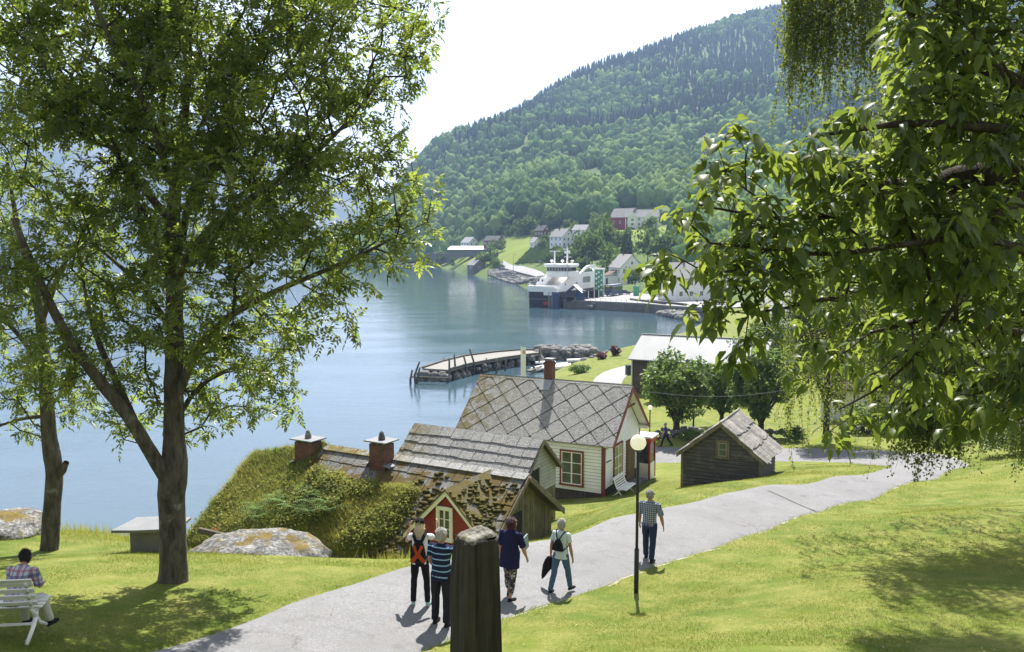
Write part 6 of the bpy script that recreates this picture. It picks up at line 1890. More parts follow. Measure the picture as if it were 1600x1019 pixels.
def ash_leaves(name, tips, r, parent, mat_, per=4, ll=.115, tint=(.45, .25), pairs=4):
    c = np.array([t[0] for t in tips]); d0 = np.array([t[1] for t in tips])
    n = len(c) * per
    base = np.repeat(c, per, 0) + r.normal(0, .05, (n, 3)); d = np.repeat(d0, per, 0) * .5 + r.normal(0, .62, (n, 3)); d[:, 2] -= .10; d = norm(d)
    up = np.tile([0, 0, 1.], (n, 1)) + r.normal(0, .35, (n, 3)); sd = norm(np.cross(d, up)); nn = np.cross(sd, d)
    rl = r.uniform(.16, .27, n)[:, None]
    Q = []; D = []; NN = []; LL = []
    for k in range(pairs):
        t = (k + .7) / pairs; pt = base + d * rl * t + np.array([0, 0, -.10]) * rl * t * t * 2
        for s in (-1, 1):
            Q.append(pt); D.append(norm(sd * s * 1.0 + d * .65 + np.array([0, 0, -.28]) + r.normal(0, .12, (n, 3)))); NN.append(norm(nn + r.normal(0, .25, (n, 3)))); LL.append(ll * r.uniform(.75, 1.2, n) * (1 - .25 * abs(t - .55)))
    Q.append(base + d * rl + np.array([0, 0, -.2]) * rl); D.append(norm(d + np.array([0, 0, -.4]))); NN.append(nn); LL.append(ll * r.uniform(.9, 1.25, n))
    Q = np.concatenate(Q); D = np.concatenate(D); NN = np.concatenate(NN); LL = np.concatenate(LL)
    V, F = simple_leaves(Q, D, NN, LL, LL * .21)
    tn = np.tile(np.repeat(np.clip(r.normal(tint[0], tint[1], len(c)), 0, 1), per), 2 * pairs + 1)
    tn = np.clip(tn + r.normal(0, .12, len(tn)), 0, 1)
    return npmesh(name, V, [F], mat_, parent, {'tint': np.concatenate([tn, tn])})


def ash_tree(name, label, lines, blobs, dens, seed, rootpx, per=4, bump=.10):
    r = np.random.default_rng(seed)
    skel = [(p_, q_ * .86) for p_, q_ in skel_px(lines)]
    c = blob_points(blobs, r, dens)
    A, par, rr, tips, ns = grow(skel, c, r, .30, .0042, .06)
    h = thing(name, label, 'tree', skel[0][0][0])
    inv = np.array(h.location)
    skel = [(p - inv, q) for p, q in skel]
    limb_mesh('trunk', skel, M['bark'], h, 18, bump)
    idx = np.arange(ns, len(A)); pi = par[idx]
    r1 = np.minimum(rr[idx], .035); r0 = np.minimum(np.where(pi >= ns, rr[pi], rr[idx] * 1.25), .04)
    tubes_mesh('branches', A[pi] - inv, A[idx] - inv, r0, r1, M['bark_dark'], h, 5)
    tips = [(t[0] - inv, t[1], t[2]) for t in tips]
    ash_leaves('crown', tips, r, h, M['ash_leaf'], per)
    return h

Y0 = 17.0
ash_tree('ash_tree', 'large spreading ash tree with a burled trunk beside the stone table',
    [[(270, 925, Y0, .40), (271, 905, Y0, .34), (271, 870, Y0, .29), (270, 810, Y0, .285), (266, 765, Y0, .33), (272, 738, Y0, .30), (272, 690, Y0, .235), (272, 640, Y0, .215), (272, 540, Y0, .20), (273, 440, Y0, .185), (269, 350, Y0 + .1, .15), (276, 270, Y0 + .2, .12), (290, 180, Y0 + .3, .09), (296, 80, Y0 + .2, .06), (300, -60, Y0 + .2, .03)],
     [(262, 752, Y0 - .1, .16), (240, 715, Y0 - .3, .15), (205, 655, Y0 - .7, .135), (150, 590, Y0 - 1.1, .12), (100, 520, Y0 - 1.4, .10), (62, 440, Y0 - 1.6, .08), (20, 340, Y0 - 1.8, .05)],
     [(214, 668, Y0 - .6, .09), (180, 590, Y0 - .2, .08), (150, 530, Y0 + .3, .06), (130, 440, Y0 + .6, .04)],
     [(277, 430, Y0, .12), (300, 388, Y0 - .3, .11), (345, 345, Y0 - .7, .09), (420, 290, Y0 - 1.2, .065), (520, 220, Y0 - 1.6, .04), (600, 120, Y0 - 1.8, .02)],
     [(268, 345, Y0, .09), (232, 305, Y0 + .4, .08), (190, 250, Y0 + .9, .06), (130, 180, Y0 + 1.3, .04), (80, 80, Y0 + 1.6, .02)],
     [(266, 285, Y0, .09), (245, 210, Y0 - .5, .08), (222, 150, Y0 - .8, .07), (165, 50, Y0 - 1.2, .05), (120, -60, Y0 - 1.4, .03)],
     [(278, 420, Y0 + .1, .09), (292, 320, Y0 + .5, .08), (322, 240, Y0 + .9, .07), (365, 150, Y0 + 1.2, .05), (430, 50, Y0 + 1.5, .03)],
     [(276, 625, Y0, .10), (305, 545, Y0 - .4, .09), (360, 490, Y0 - .9, .075), (440, 450, Y0 - 1.4, .055), (540, 410, Y0 - 1.8, .04), (620, 370, Y0 - 2.0, .02)],
     [(280, 650, Y0 + .1, .06), (310, 600, Y0 + .7, .05), (370, 570, Y0 + 1.2, .035), (440, 560, Y0 + 1.5, .02)],
     [(272, 520, Y0, .07), (225, 450, Y0 + .6, .06), (170, 400, Y0 + 1.0, .04), (110, 350, Y0 + 1.3, .02)]],
    [(560, 70, 115, 16.0, 1.7), (635, 60, 48, 15.8, .9), (655, 15, 42, 15.8, .8), (450, 140, 140, 16.3, 2.0), (560, 205, 85, 15.6, 1.4), (605, 290, 62, 15.4, 1.1), (655, 300, 36, 15.2, .6), (640, 380, 46, 15.0, .7), (500, 320, 105, 15.8, 1.6), (400, 285, 120, 16.4, 2.0), (565, 395, 66, 15.3, 1.0), (455, 420, 100, 15.8, 1.4), (505, 500, 52, 15.5, .8), (400, 530, 80, 17.6, 1.4), (430, 618, 42, 18.2, .8), (345, 590, 75, 17.8, 1.2), (300, 470, 110, 16.8, 1.8), (300, 300, 130, 17.2, 2.2), (285, 140, 140, 17.2, 2.2), (360, 20, 150, 17, 2.2), (160, 80, 150, 17.4, 2.2), (110, 240, 120, 17.8, 1.8), (190, 385, 100, 17.6, 1.8), (40, 130, 120, 17.6, 1.8), (150, 545, 80, 16.6, 1.2), (205, 630, 60, 16.9, .9), (300, 650, 46, 17.8, .8), (80, 560, 60, 15.8, .9), (20, 440, 60, 15.4, .9), (10, -30, 110, 17.5, 1.6), (200, -60, 140, 17.4, 1.8), (500, -60, 130, 16.6, 1.8), (60, 400, 60, 16, .9)],
    132, 31, None, 4)
Y1 = 22.0
ash_tree('ash_tree', 'slimmer ash tree with a knobbly trunk at the lawn edge on the left',
    [[(76, 872, Y1, .30), (78, 850, Y1, .25), (82, 790, Y1, .235), (86, 735, Y1, .25), (78, 700, Y1, .22), (74, 640, Y1, .19), (70, 560, Y1, .17), (62, 480, Y1 + .2, .14), (40, 400, Y1 + .4, .11), (22, 330, Y1 + .5, .07), (10, 240, Y1 + .6, .03)],
     [(88, 745, Y1, .14), (100, 733, Y1 - .1, .13), (104, 722, Y1 - .1, .08)],
     [(66, 500, Y1, .09), (95, 420, Y1 - .4, .07), (130, 360, Y1 - .8, .04)],
     [(72, 590, Y1, .08), (30, 520, Y1 - .4, .06), (-30, 470, Y1 - .8, .03)],
     [(75, 650, Y1, .06), (20, 655, Y1 + .5, .045), (-50, 690, Y1 + .8, .02)],
     [(74, 640, Y1, .05), (110, 600, Y1 + .5, .04), (160, 610, Y1 + .8, .02)]],
    [(20, 560, 70, 21.8, 1.2), (95, 600, 60, 22.2, 1.0), (20, 650, 45, 22.4, .9), (125, 640, 35, 22.6, .7), (10, 300, 70, 22.4, 1.3), (120, 350, 60, 21.4, 1.0), (60, 450, 45, 22, 1.0), (-60, 480, 80, 21.5, 1.4), (-70, 650, 60, 22.5, 1.0), (-60, 330, 90, 22, 1.4), (150, 455, 45, 21.8, .8)],
    120, 57, None, 4, .13)

# cherry tree: the trunk stands outside the frame on the right, the boughs reach in
def cherry():
    r = np.random.default_rng(77)
    tx, ty = 4.9, 6.0; tz = hz(tx, ty)
    def pt(x, y, z): return np.array([x, y, z])
    top = [(tx, ty, tz - .2, .26), (tx, ty, tz + .6, .20), (tx - .05, ty, tz + 1.7, .18), (tx - .1, ty + .1, tz + 2.9, .16), (tx, ty + .2, tz + 4.2, .11), (tx + .2, ty + .3, tz + 5.4, .06)]
    skel = [smooth_poly([q[:3] for q in top], [q[3] for q in top], .12)]
    def bough(z0, lst):
        pts = [(tx - .08, ty, tz + z0)] + [T(*q[:3]) for q in lst]; return smooth_poly(pts, [lst[0][3] * 1.25] + [q[3] for q in lst], .10)
    skel += [bough(2.3, [(1640, 272, 5.8, .115), (1545, 276, 5.7, .098), (1480, 284, 5.6, .080), (1445, 306, 5.55, .066), (1412, 288, 5.45, .056), (1372, 300, 5.35, .046), (1330, 276, 5.2, .032), (1270, 272, 5.1, .018), (1190, 262, 5.0, .011)]),
             bough(2.2, [(1640, 300, 5.4, .06), (1570, 320, 5.2, .046), (1548, 348, 5.1, .030), (1510, 400, 5.0, .024), (1490, 470, 5.0, .017), (1495, 500, 5.0, .012)]),
             bough(1.9, [(1640, 530, 5.4, .032), (1540, 510, 5.3, .024), (1480, 492, 5.3, .018), (1420, 505, 5.2, .013), (1360, 520, 5.1, .009)]),
             bough(3.2, [(1640, 150, 5.6, .050), (1520, 100, 5.5, .038), (1430, 30, 5.4, .026), (1380, -30, 5.3, .016)]),
             bough(3.0, [(1640, 210, 5.2, .040), (1540, 200, 5.0, .030), (1440, 190, 4.9, .021), (1350, 200, 4.8, .014), (1260, 215, 4.7, .009)]),
             bough(2.3, [(1640, 400, 5.0, .03), (1520, 370, 4.9, .022), (1420, 380, 4.85, .016), (1300, 400, 4.8, .012), (1200, 390, 4.75, .008), (1110, 380, 4.7, .006)])]
    sub = [[(1370, 297, 5.3, .02), (1330, 330, 5.15, .016), (1270, 345, 5.0, .012), (1170, 335, 4.9, .008), (1090, 320, 4.8, .006)],
           [(1320, 470, 5.0, .016), (1290, 465, 4.95, .012), (1240, 480, 4.9, .008), (1170, 490, 4.85, .006)],
           [(1490, 480, 5.0, .012), (1430, 560, 5.1, .010), (1370, 610, 5.2, .007), (1310, 640, 5.2, .005)]]
    skel += [smooth_poly([T(*q[:3]) for q in l], [q[3] for q in l], .10) for l in sub]
    blobs = [(1500, 60, 120, 5.3, .7), (1430, 40, 50, 5.0, .5), (1445, 170, 85, 5.1, .6), (1560, 200, 90, 5.2, .6), (1340, 190, 42, 4.8, .4), (1265, 220, 45, 4.7, .35), (1180, 225, 42, 4.7, .3), (1140, 215, 26, 4.7, .2), (1115, 290, 48, 4.7, .35), (1065, 350, 36, 4.65, .3), (1040, 400, 34, 4.65, .25), (1030, 430, 28, 4.65, .25), (1125, 410, 72, 4.8, .4), (1210, 330, 85, 4.9, .5), (1300, 300, 75, 5.0, .5), (1200, 465, 48, 4.8, .35), (1100, 490, 32, 4.75, .25), (1140, 540, 28, 4.7, .2), (1180, 520, 34, 4.8, .25), (1395, 265, 75, 5.0, .5), (1500, 370, 95, 4.9, .6), (1405, 420, 70, 5.0, .5), (1330, 410, 60, 4.9, .4), (1560, 480, 70, 5.2, .5), (1450, 510, 66, 5.1, .5), (1300, 545, 36, 5.0, .3), (1330, 640, 30, 5.2, .25), (1365, 590, 30, 5.1, .25), (1440, 600, 50, 5.2, .4), (1550, 610, 60, 5.3, .4), (1570, 320, 70, 5.3, .5), (1240, 420, 60, 4.9, .4), (1300, 680, 16, 5.2, .12), (1500, 640, 50, 5.4, .4), (1590, 560, 60, 5.4, .4), (1400, 640, 34, 5.3, .3), (1250, 580, 26, 5.1, .2), (1420, 330, 80, 5.2, .5),
             (1700, 100, 140, 5.8, .9), (1720, 330, 130, 5.8, .9), (1700, 560, 90, 5.8, .7), (1560, -60, 120, 5.6, .8), (1460, -70, 90, 5.4, .6)]
    blobs += [(1480, 330, 150, 7.4, .8), (1340, 330, 90, 6.8, .6), (1560, 520, 130, 7.2, .8), (1400, 500, 100, 6.9, .7), (1500, 140, 150, 7.4, .8), (1300, 470, 70, 6.6, .5), (1600, 330, 150, 7.6, .8)]
    c = blob_points(blobs, r, 104, .2)
    A, par, rr, tips, ns = grow(skel, c, r, .12, .0016, .05, .5)
    h = thing('cherry_tree', 'cherry tree reaching into the frame from the right with large drooping leaves', 'tree', (tx, ty, tz)); inv = np.array([tx, ty, tz])
    limb_mesh('trunk', [(p - inv, q) for p, q in skel], M['bark_dark'], h, 12, .14)
    idx = np.arange(ns, len(A)); pi = par[idx]
    tubes_mesh('branches', A[pi] - inv, A[idx] - inv, np.minimum(np.where(pi >= ns, rr[pi], rr[idx] * 1.2), .010), np.minimum(rr[idx], .009), M['bark_dark'], h, 5)
    c = np.array([t[0] for t in tips]) - inv; d0 = np.array([t[1] for t in tips]); per = 8; n = len(c) * per
    az = r.uniform(0, 6.283, n); rad_ = np.stack([np.cos(az), np.sin(az), r.uniform(-1.0, .25, n)], 1)
    d = norm(rad_ + np.repeat(d0, per, 0) * .45 + r.normal(0, .15, (n, 3))); q = np.repeat(c, per, 0) + d * .02 + r.normal(0, .025, (n, 3))
    nn = norm(np.tile([0, 0, 1.], (n, 1)) + r.normal(0, .38, (n, 3)) + rad_ * .3)
    l = r.uniform(.052, .108, n); V, T3, T4 = big_leaves(q, d, nn, l, l * r.uniform(.25, .32, n), r.uniform(.25, 1.0, n))
    tn = np.clip(np.repeat(r.normal(.45, .22, len(c)), per) + r.normal(0, .12, n), 0, 1)
    npmesh('crown', V, [T3, T4], M['cherry_leaf'], h, {'tint': np.concatenate([np.tile(tn, 4), np.tile(tn, 2)])})
cherry()

# weeping birch on the right: hanging strands of small leaves
def birch(name, label, root, lines, strands, seed, leaf=.064, step=.05, mat_=None, thick=.003):
    """strands: (px, py top, length m, Y) clumps -> [px0, px1, py0, py1, Y0, Y1, n, len0, len1]"""
    r = np.random.default_rng(seed)
    skel = [smooth_poly([(root[0], root[1], root[2] - .3)] + [(root[0] + a, root[1] + b, root[2] + c_) for a, b, c_, _ in root[3]], [root[3][0][3] * 1.15] + [q[3] for q in root[3]], .25)]
    for l in lines:
        t0 = l[0]; base = np.array([root[0], root[1], root[2] + t0])
        pts = [base] + [np.array(T(*q[:3])) for q in l[1:]]; skel.append(smooth_poly(pts, [l[1][3] * 1.4] + [q[3] for q in l[1:]], .25))
    h = thing(name, label, 'tree', root[:3]); inv = np.array(root[:3])
    tops = []; lens = []
    for a, b, c_, d_, ya, yb, n, l0, l1 in strands:
        for _ in range(n):
            tops.append(P(r.uniform(a, b), r.uniform(c_, d_), r.uniform(ya, yb))[:]); lens.append(r.uniform(l0, l1))
    tops = np.array(tops); lens = np.array(lens)
    A, par, rr, tips, ns = grow(skel, tops, r, .45, .0042, .12, .5)
    limb_mesh('trunk', [(p - inv, q) for p, q in skel], M['bark_birch'], h, 14, .08)
    idx = np.arange(ns, len(A)); pi = par[idx]
    P0 = [A[pi] - inv]; P1 = [A[idx] - inv]; R0 = [np.minimum(np.where(pi >= ns, rr[pi], rr[idx] * 1.2), .04)]; R1 = [np.minimum(rr[idx], .035)]
    Qs = []
    for p, L in zip(tops, lens):
        k = max(3, int(L / .22)); t = np.linspace(0, 1, k); sw = r.normal(0, .10, 2); ph = r.uniform(0, 6, 2)
        pts = np.stack([p[0] + sw[0] * L * t + .05 * np.sin(t * 5 + ph[0]), p[1] + sw[1] * L * t + .05 * np.sin(t * 5 + ph[1]), p[2] - L * t], 1) - inv
        P0.append(pts[:-1]); P1.append(pts[1:]); R0.append(np.full(k - 1, thick)); R1.append(np.full(k - 1, thick * .7))
        m_ = int(L / step); u = r.uniform(0.02, 1, m_); Qs.append(np.stack([np.interp(u, t, pts[:, i]) for i in range(3)], 1))
    tubes_mesh('branches', np.vstack(P0), np.vstack(P1), np.concatenate(R0), np.concatenate(R1), M['bark_dark'], h, 4)
    q = np.vstack(Qs); n = len(q); az = r.uniform(0, 6.283, n)
    d = norm(np.stack([np.cos(az), np.sin(az), r.uniform(-1.5, -.1, n)], 1)); q = q + d * .02 + r.normal(0, .02, (n, 3))
    nn = norm(np.stack([np.cos(az), np.sin(az), np.full(n, .8)], 1) + r.normal(0, .5, (n, 3)))
    l = leaf * r.uniform(.75, 1.3, n); V, F = simple_leaves(q, d, nn, l, l * .40)
    tn = np.clip(r.normal(.5, .25, n), 0, 1)
    npmesh('crown', V, [F], mat_ or M['birch_leaf'], h, {'tint': np.concatenate([tn, tn])})
    return h
rz_ = hz(13.2, 19.5)
birch('weeping_birch', 'weeping birch at the right edge with long hanging strands over the lawn', (13.2, 19.5, rz_, [(0, 0, .4, .24), (0, 0, 3, .19), (-.2, .1, 6, .15), (-.5, .2, 9, .10), (-.8, .2, 11.5, .05)]),
      [[4.5, (1560, 560, 19.5, .07), (1480, 540, 19.3, .045), (1420, 560, 19.2, .02)], [6.5, (1600, 330, 21, .07), (1480, 300, 22, .05), (1380, 330, 22.5, .03), (1310, 380, 22.5, .015)], [6, (1600, 300, 20.5, .08), (1500, 260, 21, .055), (1380, 280, 21.5, .03), (1280, 330, 22, .015)],
       [8.5, (1600, 60, 20, .08), (1480, -60, 20, .06), (1360, -90, 19.8, .04), (1270, -60, 19.6, .02)], [7, (1640, 160, 18, .06), (1560, 120, 17, .03)], [5, (1700, 380, 23, .07), (1560, 330, 25, .04), (1450, 340, 26, .02)]],
      [(1235, 1385, -110, 10, 18.8, 20.6, 330, .9, 2.8), (1225, 1300, -40, 60, 19, 20.2, 90, .7, 1.8), (1400, 1520, 545, 620, 18.6, 19.8, 300, .8, 1.9), (1425, 1455, 590, 625, 19, 19.3, 40, 1.1, 2.1), (1360, 1650, 80, 430, 20, 26, 620, 1.0, 2.4), (1230, 1640, 470, 600, 21, 29, 420, 1.2, 2.4), (1290, 1480, 170, 470, 19.5, 25, 560, .9, 2.0), (1520, 1640, 560, 640, 18.4, 20, 80, .5, 1.2), (1583, 1640, 620, 660, 19, 19.6, 24, .7, 1.5),
       (1300, 1560, 270, 380, 20.5, 25, 260, .7, 1.9), (1400, 1600, 430, 540, 20, 24, 230, .6, 1.6), (1500, 1800, 40, 300, 18, 25, 320, .8, 2.2), (1600, 1900, -200, 100, 17, 22, 300, .8, 2.2)], 5)

# ------------------------------------------------------------------ smaller trees and bushes
def round_tree(name, label, px, pyb, Y, pyt, wpx, mat_, seed, leaf=.20, n=2600, trunk=.2, clear=.28, cat='tree', group=None, z0=None, lobes=16, flat=1.0, tint=(.45, .25), dx=0):
    r = np.random.default_rng(seed)
    b = P(px, pyb, Y); zg = hz(b.x, Y) if z0 is None else z0
    ht = P(px, pyt, Y).z - zg; w = abs(P(px + wpx / 2, pyb, Y).x - b.x)
    h = thing(name, label, cat, (b.x, Y, zg), 0, group)
    c0 = ht * clear; ch = ht - c0; cz = c0 + ch * .52
    if trunk:
        V = [(np.array([[0, 0, -.3], [0, 0, .25], [.02, 0, c0 * .6], [0, .02, c0 + ch * .3], [.05, 0, c0 + ch * .7]]), np.array([trunk * 1.35, trunk, trunk * .9, trunk * .6, trunk * .2]))]
        for k in range(6):
            a = k * 1.05 + r.uniform(-.3, .3); V.append((np.array([[0, 0, c0 * .9], [math.cos(a) * w * .3, math.sin(a) * w * .3, c0 + ch * .28], [math.cos(a) * w * .62, math.sin(a) * w * .62, c0 + ch * r.uniform(.4, .65)]]), np.array([trunk * .5, trunk * .32, trunk * .12])))
        limb_mesh('trunk', [smooth_poly(p, q, .3) for p, q in V], M['bark_dark'], h, 9, .12)
    d = norm(r.normal(0, 1, (lobes, 3))); lc = d * np.array([w * .60, w * .60, ch * .5 * .62 * flat]) * r.uniform(.55, 1.1, (lobes, 1)) + np.array([dx, 0, cz]); lr = r.uniform(.24, .40, lobes)
    j = r.integers(0, lobes, n); dd = norm(r.normal(0, 1, (n, 3))); k = r.uniform(.35, 1.06, n) ** .6
    q = lc[j] + dd * np.stack([w * lr[j], w * lr[j], ch * .5 * lr[j] * 1.1], 1) * k[:, None]
    q[:, 2] = np.maximum(q[:, 2], c0 * .8 if trunk else .02)
    dv = norm(dd * .6 + r.normal(0, .7, (n, 3)) + np.array([0, 0, -.2])); nn = norm(dd + r.normal(0, .6, (n, 3)) + np.array([0, 0, .6]))
    l = leaf * r.uniform(.6, 1.3, n); V, F = simple_leaves(q, dv, nn, l, l * .36, .2)
    tn = np.clip(np.repeat(r.normal(tint[0], .15, (lobes, 1)), 1, 1)[j, 0] + r.normal(0, tint[1] * .6, n), 0, 1)
    npmesh('crown', V, [F], mat_, h, {'tint': np.concatenate([tn, tn])})
    return h
ML, LL_ = M['maple_leaf'], M['lime_leaf']
round_tree('maple_tree', 'round dark maple nearest the white house, a man walking past its trunk', 1056, 692, 66, 540, 126, ML, 1, .30, 6600, .28, .17, flat=1.15)
round_tree('maple_tree', 'smaller yellow-green maple between two darker round ones', 1127, 672, 72, 568, 98, LL_, 2, .26, 4600, .2, .17, flat=1.15)
round_tree('maple_tree', 'dark round maple rising directly behind the grey barn', 1188, 690, 66, 546, 122, ML, 3, .30, 6600, .26, .16, flat=1.15)
round_tree('fruit_tree', 'small thin fruit tree between the maple trunks', 1083, 680, 70, 630, 44, LL_, 4, .16, 500, .08, .4)
round_tree('shrub', 'tall grey-green shrub at the corner of the corrugated shed', 1026, 606, 88, 548, 46, ML, 5, .26, 1500, 0, 0, 'shrub')
round_tree('shrub', 'leafy shrub against the long wall of the corrugated shed', 1105, 606, 88, 566, 60, ML, 6, .26, 1500, 0, 0, 'shrub')
round_tree('garden_tree', 'bushy green tree at the right-hand end of the corrugated shed', 1165, 600, 92, 505, 80, ML, 27, .3, 3600, .2, .12, lobes=22)
round_tree('shrub', 'low bushy shrub between the shed wall and the middle maple', 1065, 612, 86, 572, 54, LL_, 25, .26, 1500, 0, 0, 'shrub')
round_tree('shrub', 'broad green shrub below the shed roof behind the right-hand maple', 1165, 616, 86, 566, 76, ML, 26, .26, 2200, 0, 0, 'shrub')
round_tree('weeping_tree', 'pale weeping tree with a dark trunk right of the round maples', 1290, 692, 62, 385, 175, M['birch_leaf'], 7, .23, 14000, .24, .20, lobes=30)
round_tree('weeping_tree', 'second pale leafy tree further along the lane behind the cherry leaves', 1390, 690, 72, 420, 160, M['birch_leaf'], 8, .25, 11000, .22, .22, lobes=26)
round_tree('garden_tree', 'broad green tree behind the slate-roofed white house', 1330, 480, 175, 350, 120, LL_, 9, .6, 4000, .3, .15, lobes=24)
round_tree('garden_tree', 'dark green tree beside the white house behind the branches', 1225, 500, 160, 385, 80, ML, 10, .5, 3000, .3, .2, lobes=20)
round_tree('garden_tree', 'tall tree beyond the tile-roofed house, nearest the weeping birch', 1500, 640, 88, 330, 150, ML, 11, .36, 7000, .3, .15, lobes=30)
round_tree('garden_tree', 'leafy tree at the far right edge behind the hedge', 1600, 690, 70, 420, 150, LL_, 12, .28, 6500, .26, .2, lobes=28)
round_tree('garden_tree', 'green tree at the shed end hiding the lawn beyond', 1195, 600, 96, 490, 90, LL_, 13, .3, 3800, .25, .15, lobes=20)
round_tree('garden_tree', 'slope-top tree seen through the upper cherry boughs', 1420, 420, 190, 200, 190, ML, 14, .7, 7000, .4, .1, lobes=34)
round_tree('garden_tree', 'large slope tree at the right edge above the white houses', 1560, 430, 170, 150, 190, LL_, 15, .7, 7000, .4, .1, lobes=34)
round_tree('hedge', 'clipped green hedge beyond the bend at the right edge', 1575, 716, 49, 668, 130, LL_, 16, .13, 4200, 0, 0, 'hedge', flat=.7)
round_tree('hedge', 'leafy hedge on the outside of the hairpin bend', 1480, 706, 57, 655, 110, ML, 17, .14, 3400, 0, 0, 'hedge', flat=.7)
round_tree('shrub', 'bright green bush at the foot of the dry stone wall by the first maple', 1085, 700, 64.5, 672, 66, LL_, 18, .14, 1500, 0, 0, 'shrub', flat=.7)
round_tree('hedge', 'rounded dark hedge below the tile-roofed house', 1370, 692, 68, 622, 130, ML, 24, .2, 4200, 0, 0, 'hedge', flat=.8)
round_tree('shrub', 'bushy plant beside the stone wall right of the barn', 1240, 700, 63, 664, 52, LL_, 19, .14, 1500, 0, 0, 'shrub', flat=.8)
round_tree('shrub', 'purple-leaved shrub on the shore, the taller one nearer the shed', 962, 560, 140, 540, 22, M['purple_leaf'], 20, .34, 600, 0, 0, 'shrub')
round_tree('shrub', 'purple-leaved shrub on the shore beside the breakwater stones', 940, 566, 136, 551, 22, M['purple_leaf'], 21, .34, 500, 0, 0, 'shrub')
round_tree('shrub', 'light green shrub behind the chimney of the white house', 906, 597, 112, 570, 42, LL_, 22, .26, 1000, 0, 0, 'shrub')
round_tree('shrub', 'low green shrub by the shore end of the lane', 985, 592, 100, 575, 18, ML, 23, .2, 300, 0, 0, 'shrub') if False else None
HL = leafmat('valley_leaf', (.055, .100, .030), (.140, .190, .050), .40, .0, .5)
far_trees = [
    (912, 398, 40, 36, 'bushy green tree behind the ferry masts'), (925, 420, 60, 40, 'pale green tree between the ferry and the cottage'), (945, 405, 74, 36, 'tall narrow green tree left of the small spruces'),
    (951, 440, 56, 36, 'rounded green tree beside the harbour lamp posts'), (956, 428, 46, 30, 'dark round tree behind the white gabled house'), (982, 400, 42, 30, 'round tree right of the two small spruces'), (1012, 412, 60, 44, 'round dark tree at the left tips of the cherry leaves'), (992, 455, 40, 40, 'light green quayside tree over the green kiosk'),
    (752, 418, 26, 30, 'round bush on the shore by the boathouse'), (766, 412, 28, 26, 'second round bush above the boathouse'), (688, 416, 18, 24, 'low bush at the water under the dark wall'), (708, 417, 14, 14, 'small bush at the water beside the dark wall'),
    (780, 395, 22, 30, 'dark bush beside the dark barn'), (848, 392, 20, 18, 'small bush below the brown house'), (897, 370, 26, 22, 'bush left of the small white cottage'), (928, 362, 28, 24, 'bush right of the small white cottage'), (958, 390, 34, 30, 'green tree under the yellow field edge'), (1020, 372, 32, 36, 'tree beside the end of the white farmhouse'),
    (938, 372, 40, 34, 'green tree on the slope below the red barn'), (1035, 420, 60, 50, 'broad tree behind the large white quayside building'), (1085, 400, 70, 60, 'tree above the roof of the large white building'), (870, 398, 14, 20, 'small bush in front of the two-storey house'), (826, 364, 26, 30, 'tree left of the brown house'), (862, 358, 24, 24, 'tree right of the brown house'), (815, 364, 24, 26, 'tree at the upper edge of the yellow field'),
    (725, 402, 16, 22, 'bush below the long bright roof'), (930, 448, 24, 26, 'hedge-like bush behind the green tower'), (1128, 440, 70, 60, 'tree behind the dark blue car'), (1180, 420, 90, 70, 'large tree left of the slate-roofed white house')]
for k, (px, pyb, hp, wp, lb) in enumerate(far_trees):
    g = G(px, pyb, 235); sc = g.y / FPX
    h = thing('deciduous_tree' if hp > 30 else 'bush', lb, 'tree' if hp > 30 else 'bush', (g.x, g.y, g.z - .4))
    r = np.random.default_rng(300 + k); v, f = LFY[k % 6]; v = v * np.array([wp * sc * 1.15, wp * sc * 1.15, hp * sc * 1.05])
    tn = np.clip(r.normal(.35 + .4 * r.random(), .18, len(f)), 0, 1); npmesh('crown', v, [f], HL, h, {'tint': tn})
    if hp > 30: tubes_mesh('trunk', [(0, 0, -1)], [(0, 0, hp * sc * .5)], [.3], [.12], M['bark_dark'], h, 7)
for px, pyb, hp, lb in ((975, 399, 34, 'left of two small dark spruces above the white gabled house'), (984, 400, 30, 'right of two small dark spruces above the white gabled house')):
    g = G(px, pyb, 235); sc = g.y / FPX; h = thing('spruce_tree', lb, 'tree', (g.x, g.y, g.z - .3)); v, f = SPR[0]
    npmesh('crown', v * hp * sc * np.array([1.1, 1.1, 1.05]), [f], M['spruce'], h, {'tint': np.full(len(f), .5)}); tubes_mesh('trunk', [(0, 0, -.5)], [(0, 0, 2.5)], [.2], [.12], M['bark_dark'], h, 6)
# orchard rows and rough growth among the farms
r = np.random.default_rng(8); pts = []
for row in range(14):
    t = row / 13
    for k in range(0, 46, 2):
        s = k / 45; px = (806 + 30 * t) + (868 - 806 - 18 * t) * s; py = (415 - 30 * t) + (-6 * s + 4 * t * s)
        g = P(px, py, 1.0); gg = None; pts.append((px, py))
rows = np.array([tuple(G(a, b, 300)) for a, b in pts])
n = len(rows); V, F, Tn = scatter(LFY, rows, np.stack([np.full(n, 2.2), np.full(n, 2.0)], 1), r.random(n) * 6.28, r.integers(0, 6, n), r.random(n) * .5)
setting(npmesh('orchard', V, [F], HL, attrs={'tint': Tn}), 'stuff', 'rows of low fruit bushes on the slope above the shore road')
yy = r.uniform(290, 820, 16000); xx = r.uniform(-.09, .33, 16000) * yy
zz = height(xx, yy); dz_ = CAMZ - zz; zc = yy * CP + dz_ * SP
px = 800 + FPX * xx / zc; py = 509.5 - FPX * (yy * SP - dz_ * CP) / zc
ok = (px > 655) & (px < 1220) & (py > 340) & (py < 445) & (poly_sd(xx, yy, COAST) > 9) & ~((py > 428) & (px > 780))
for q in FIELDS: ok &= poly_sd(xx, yy, q) < -2
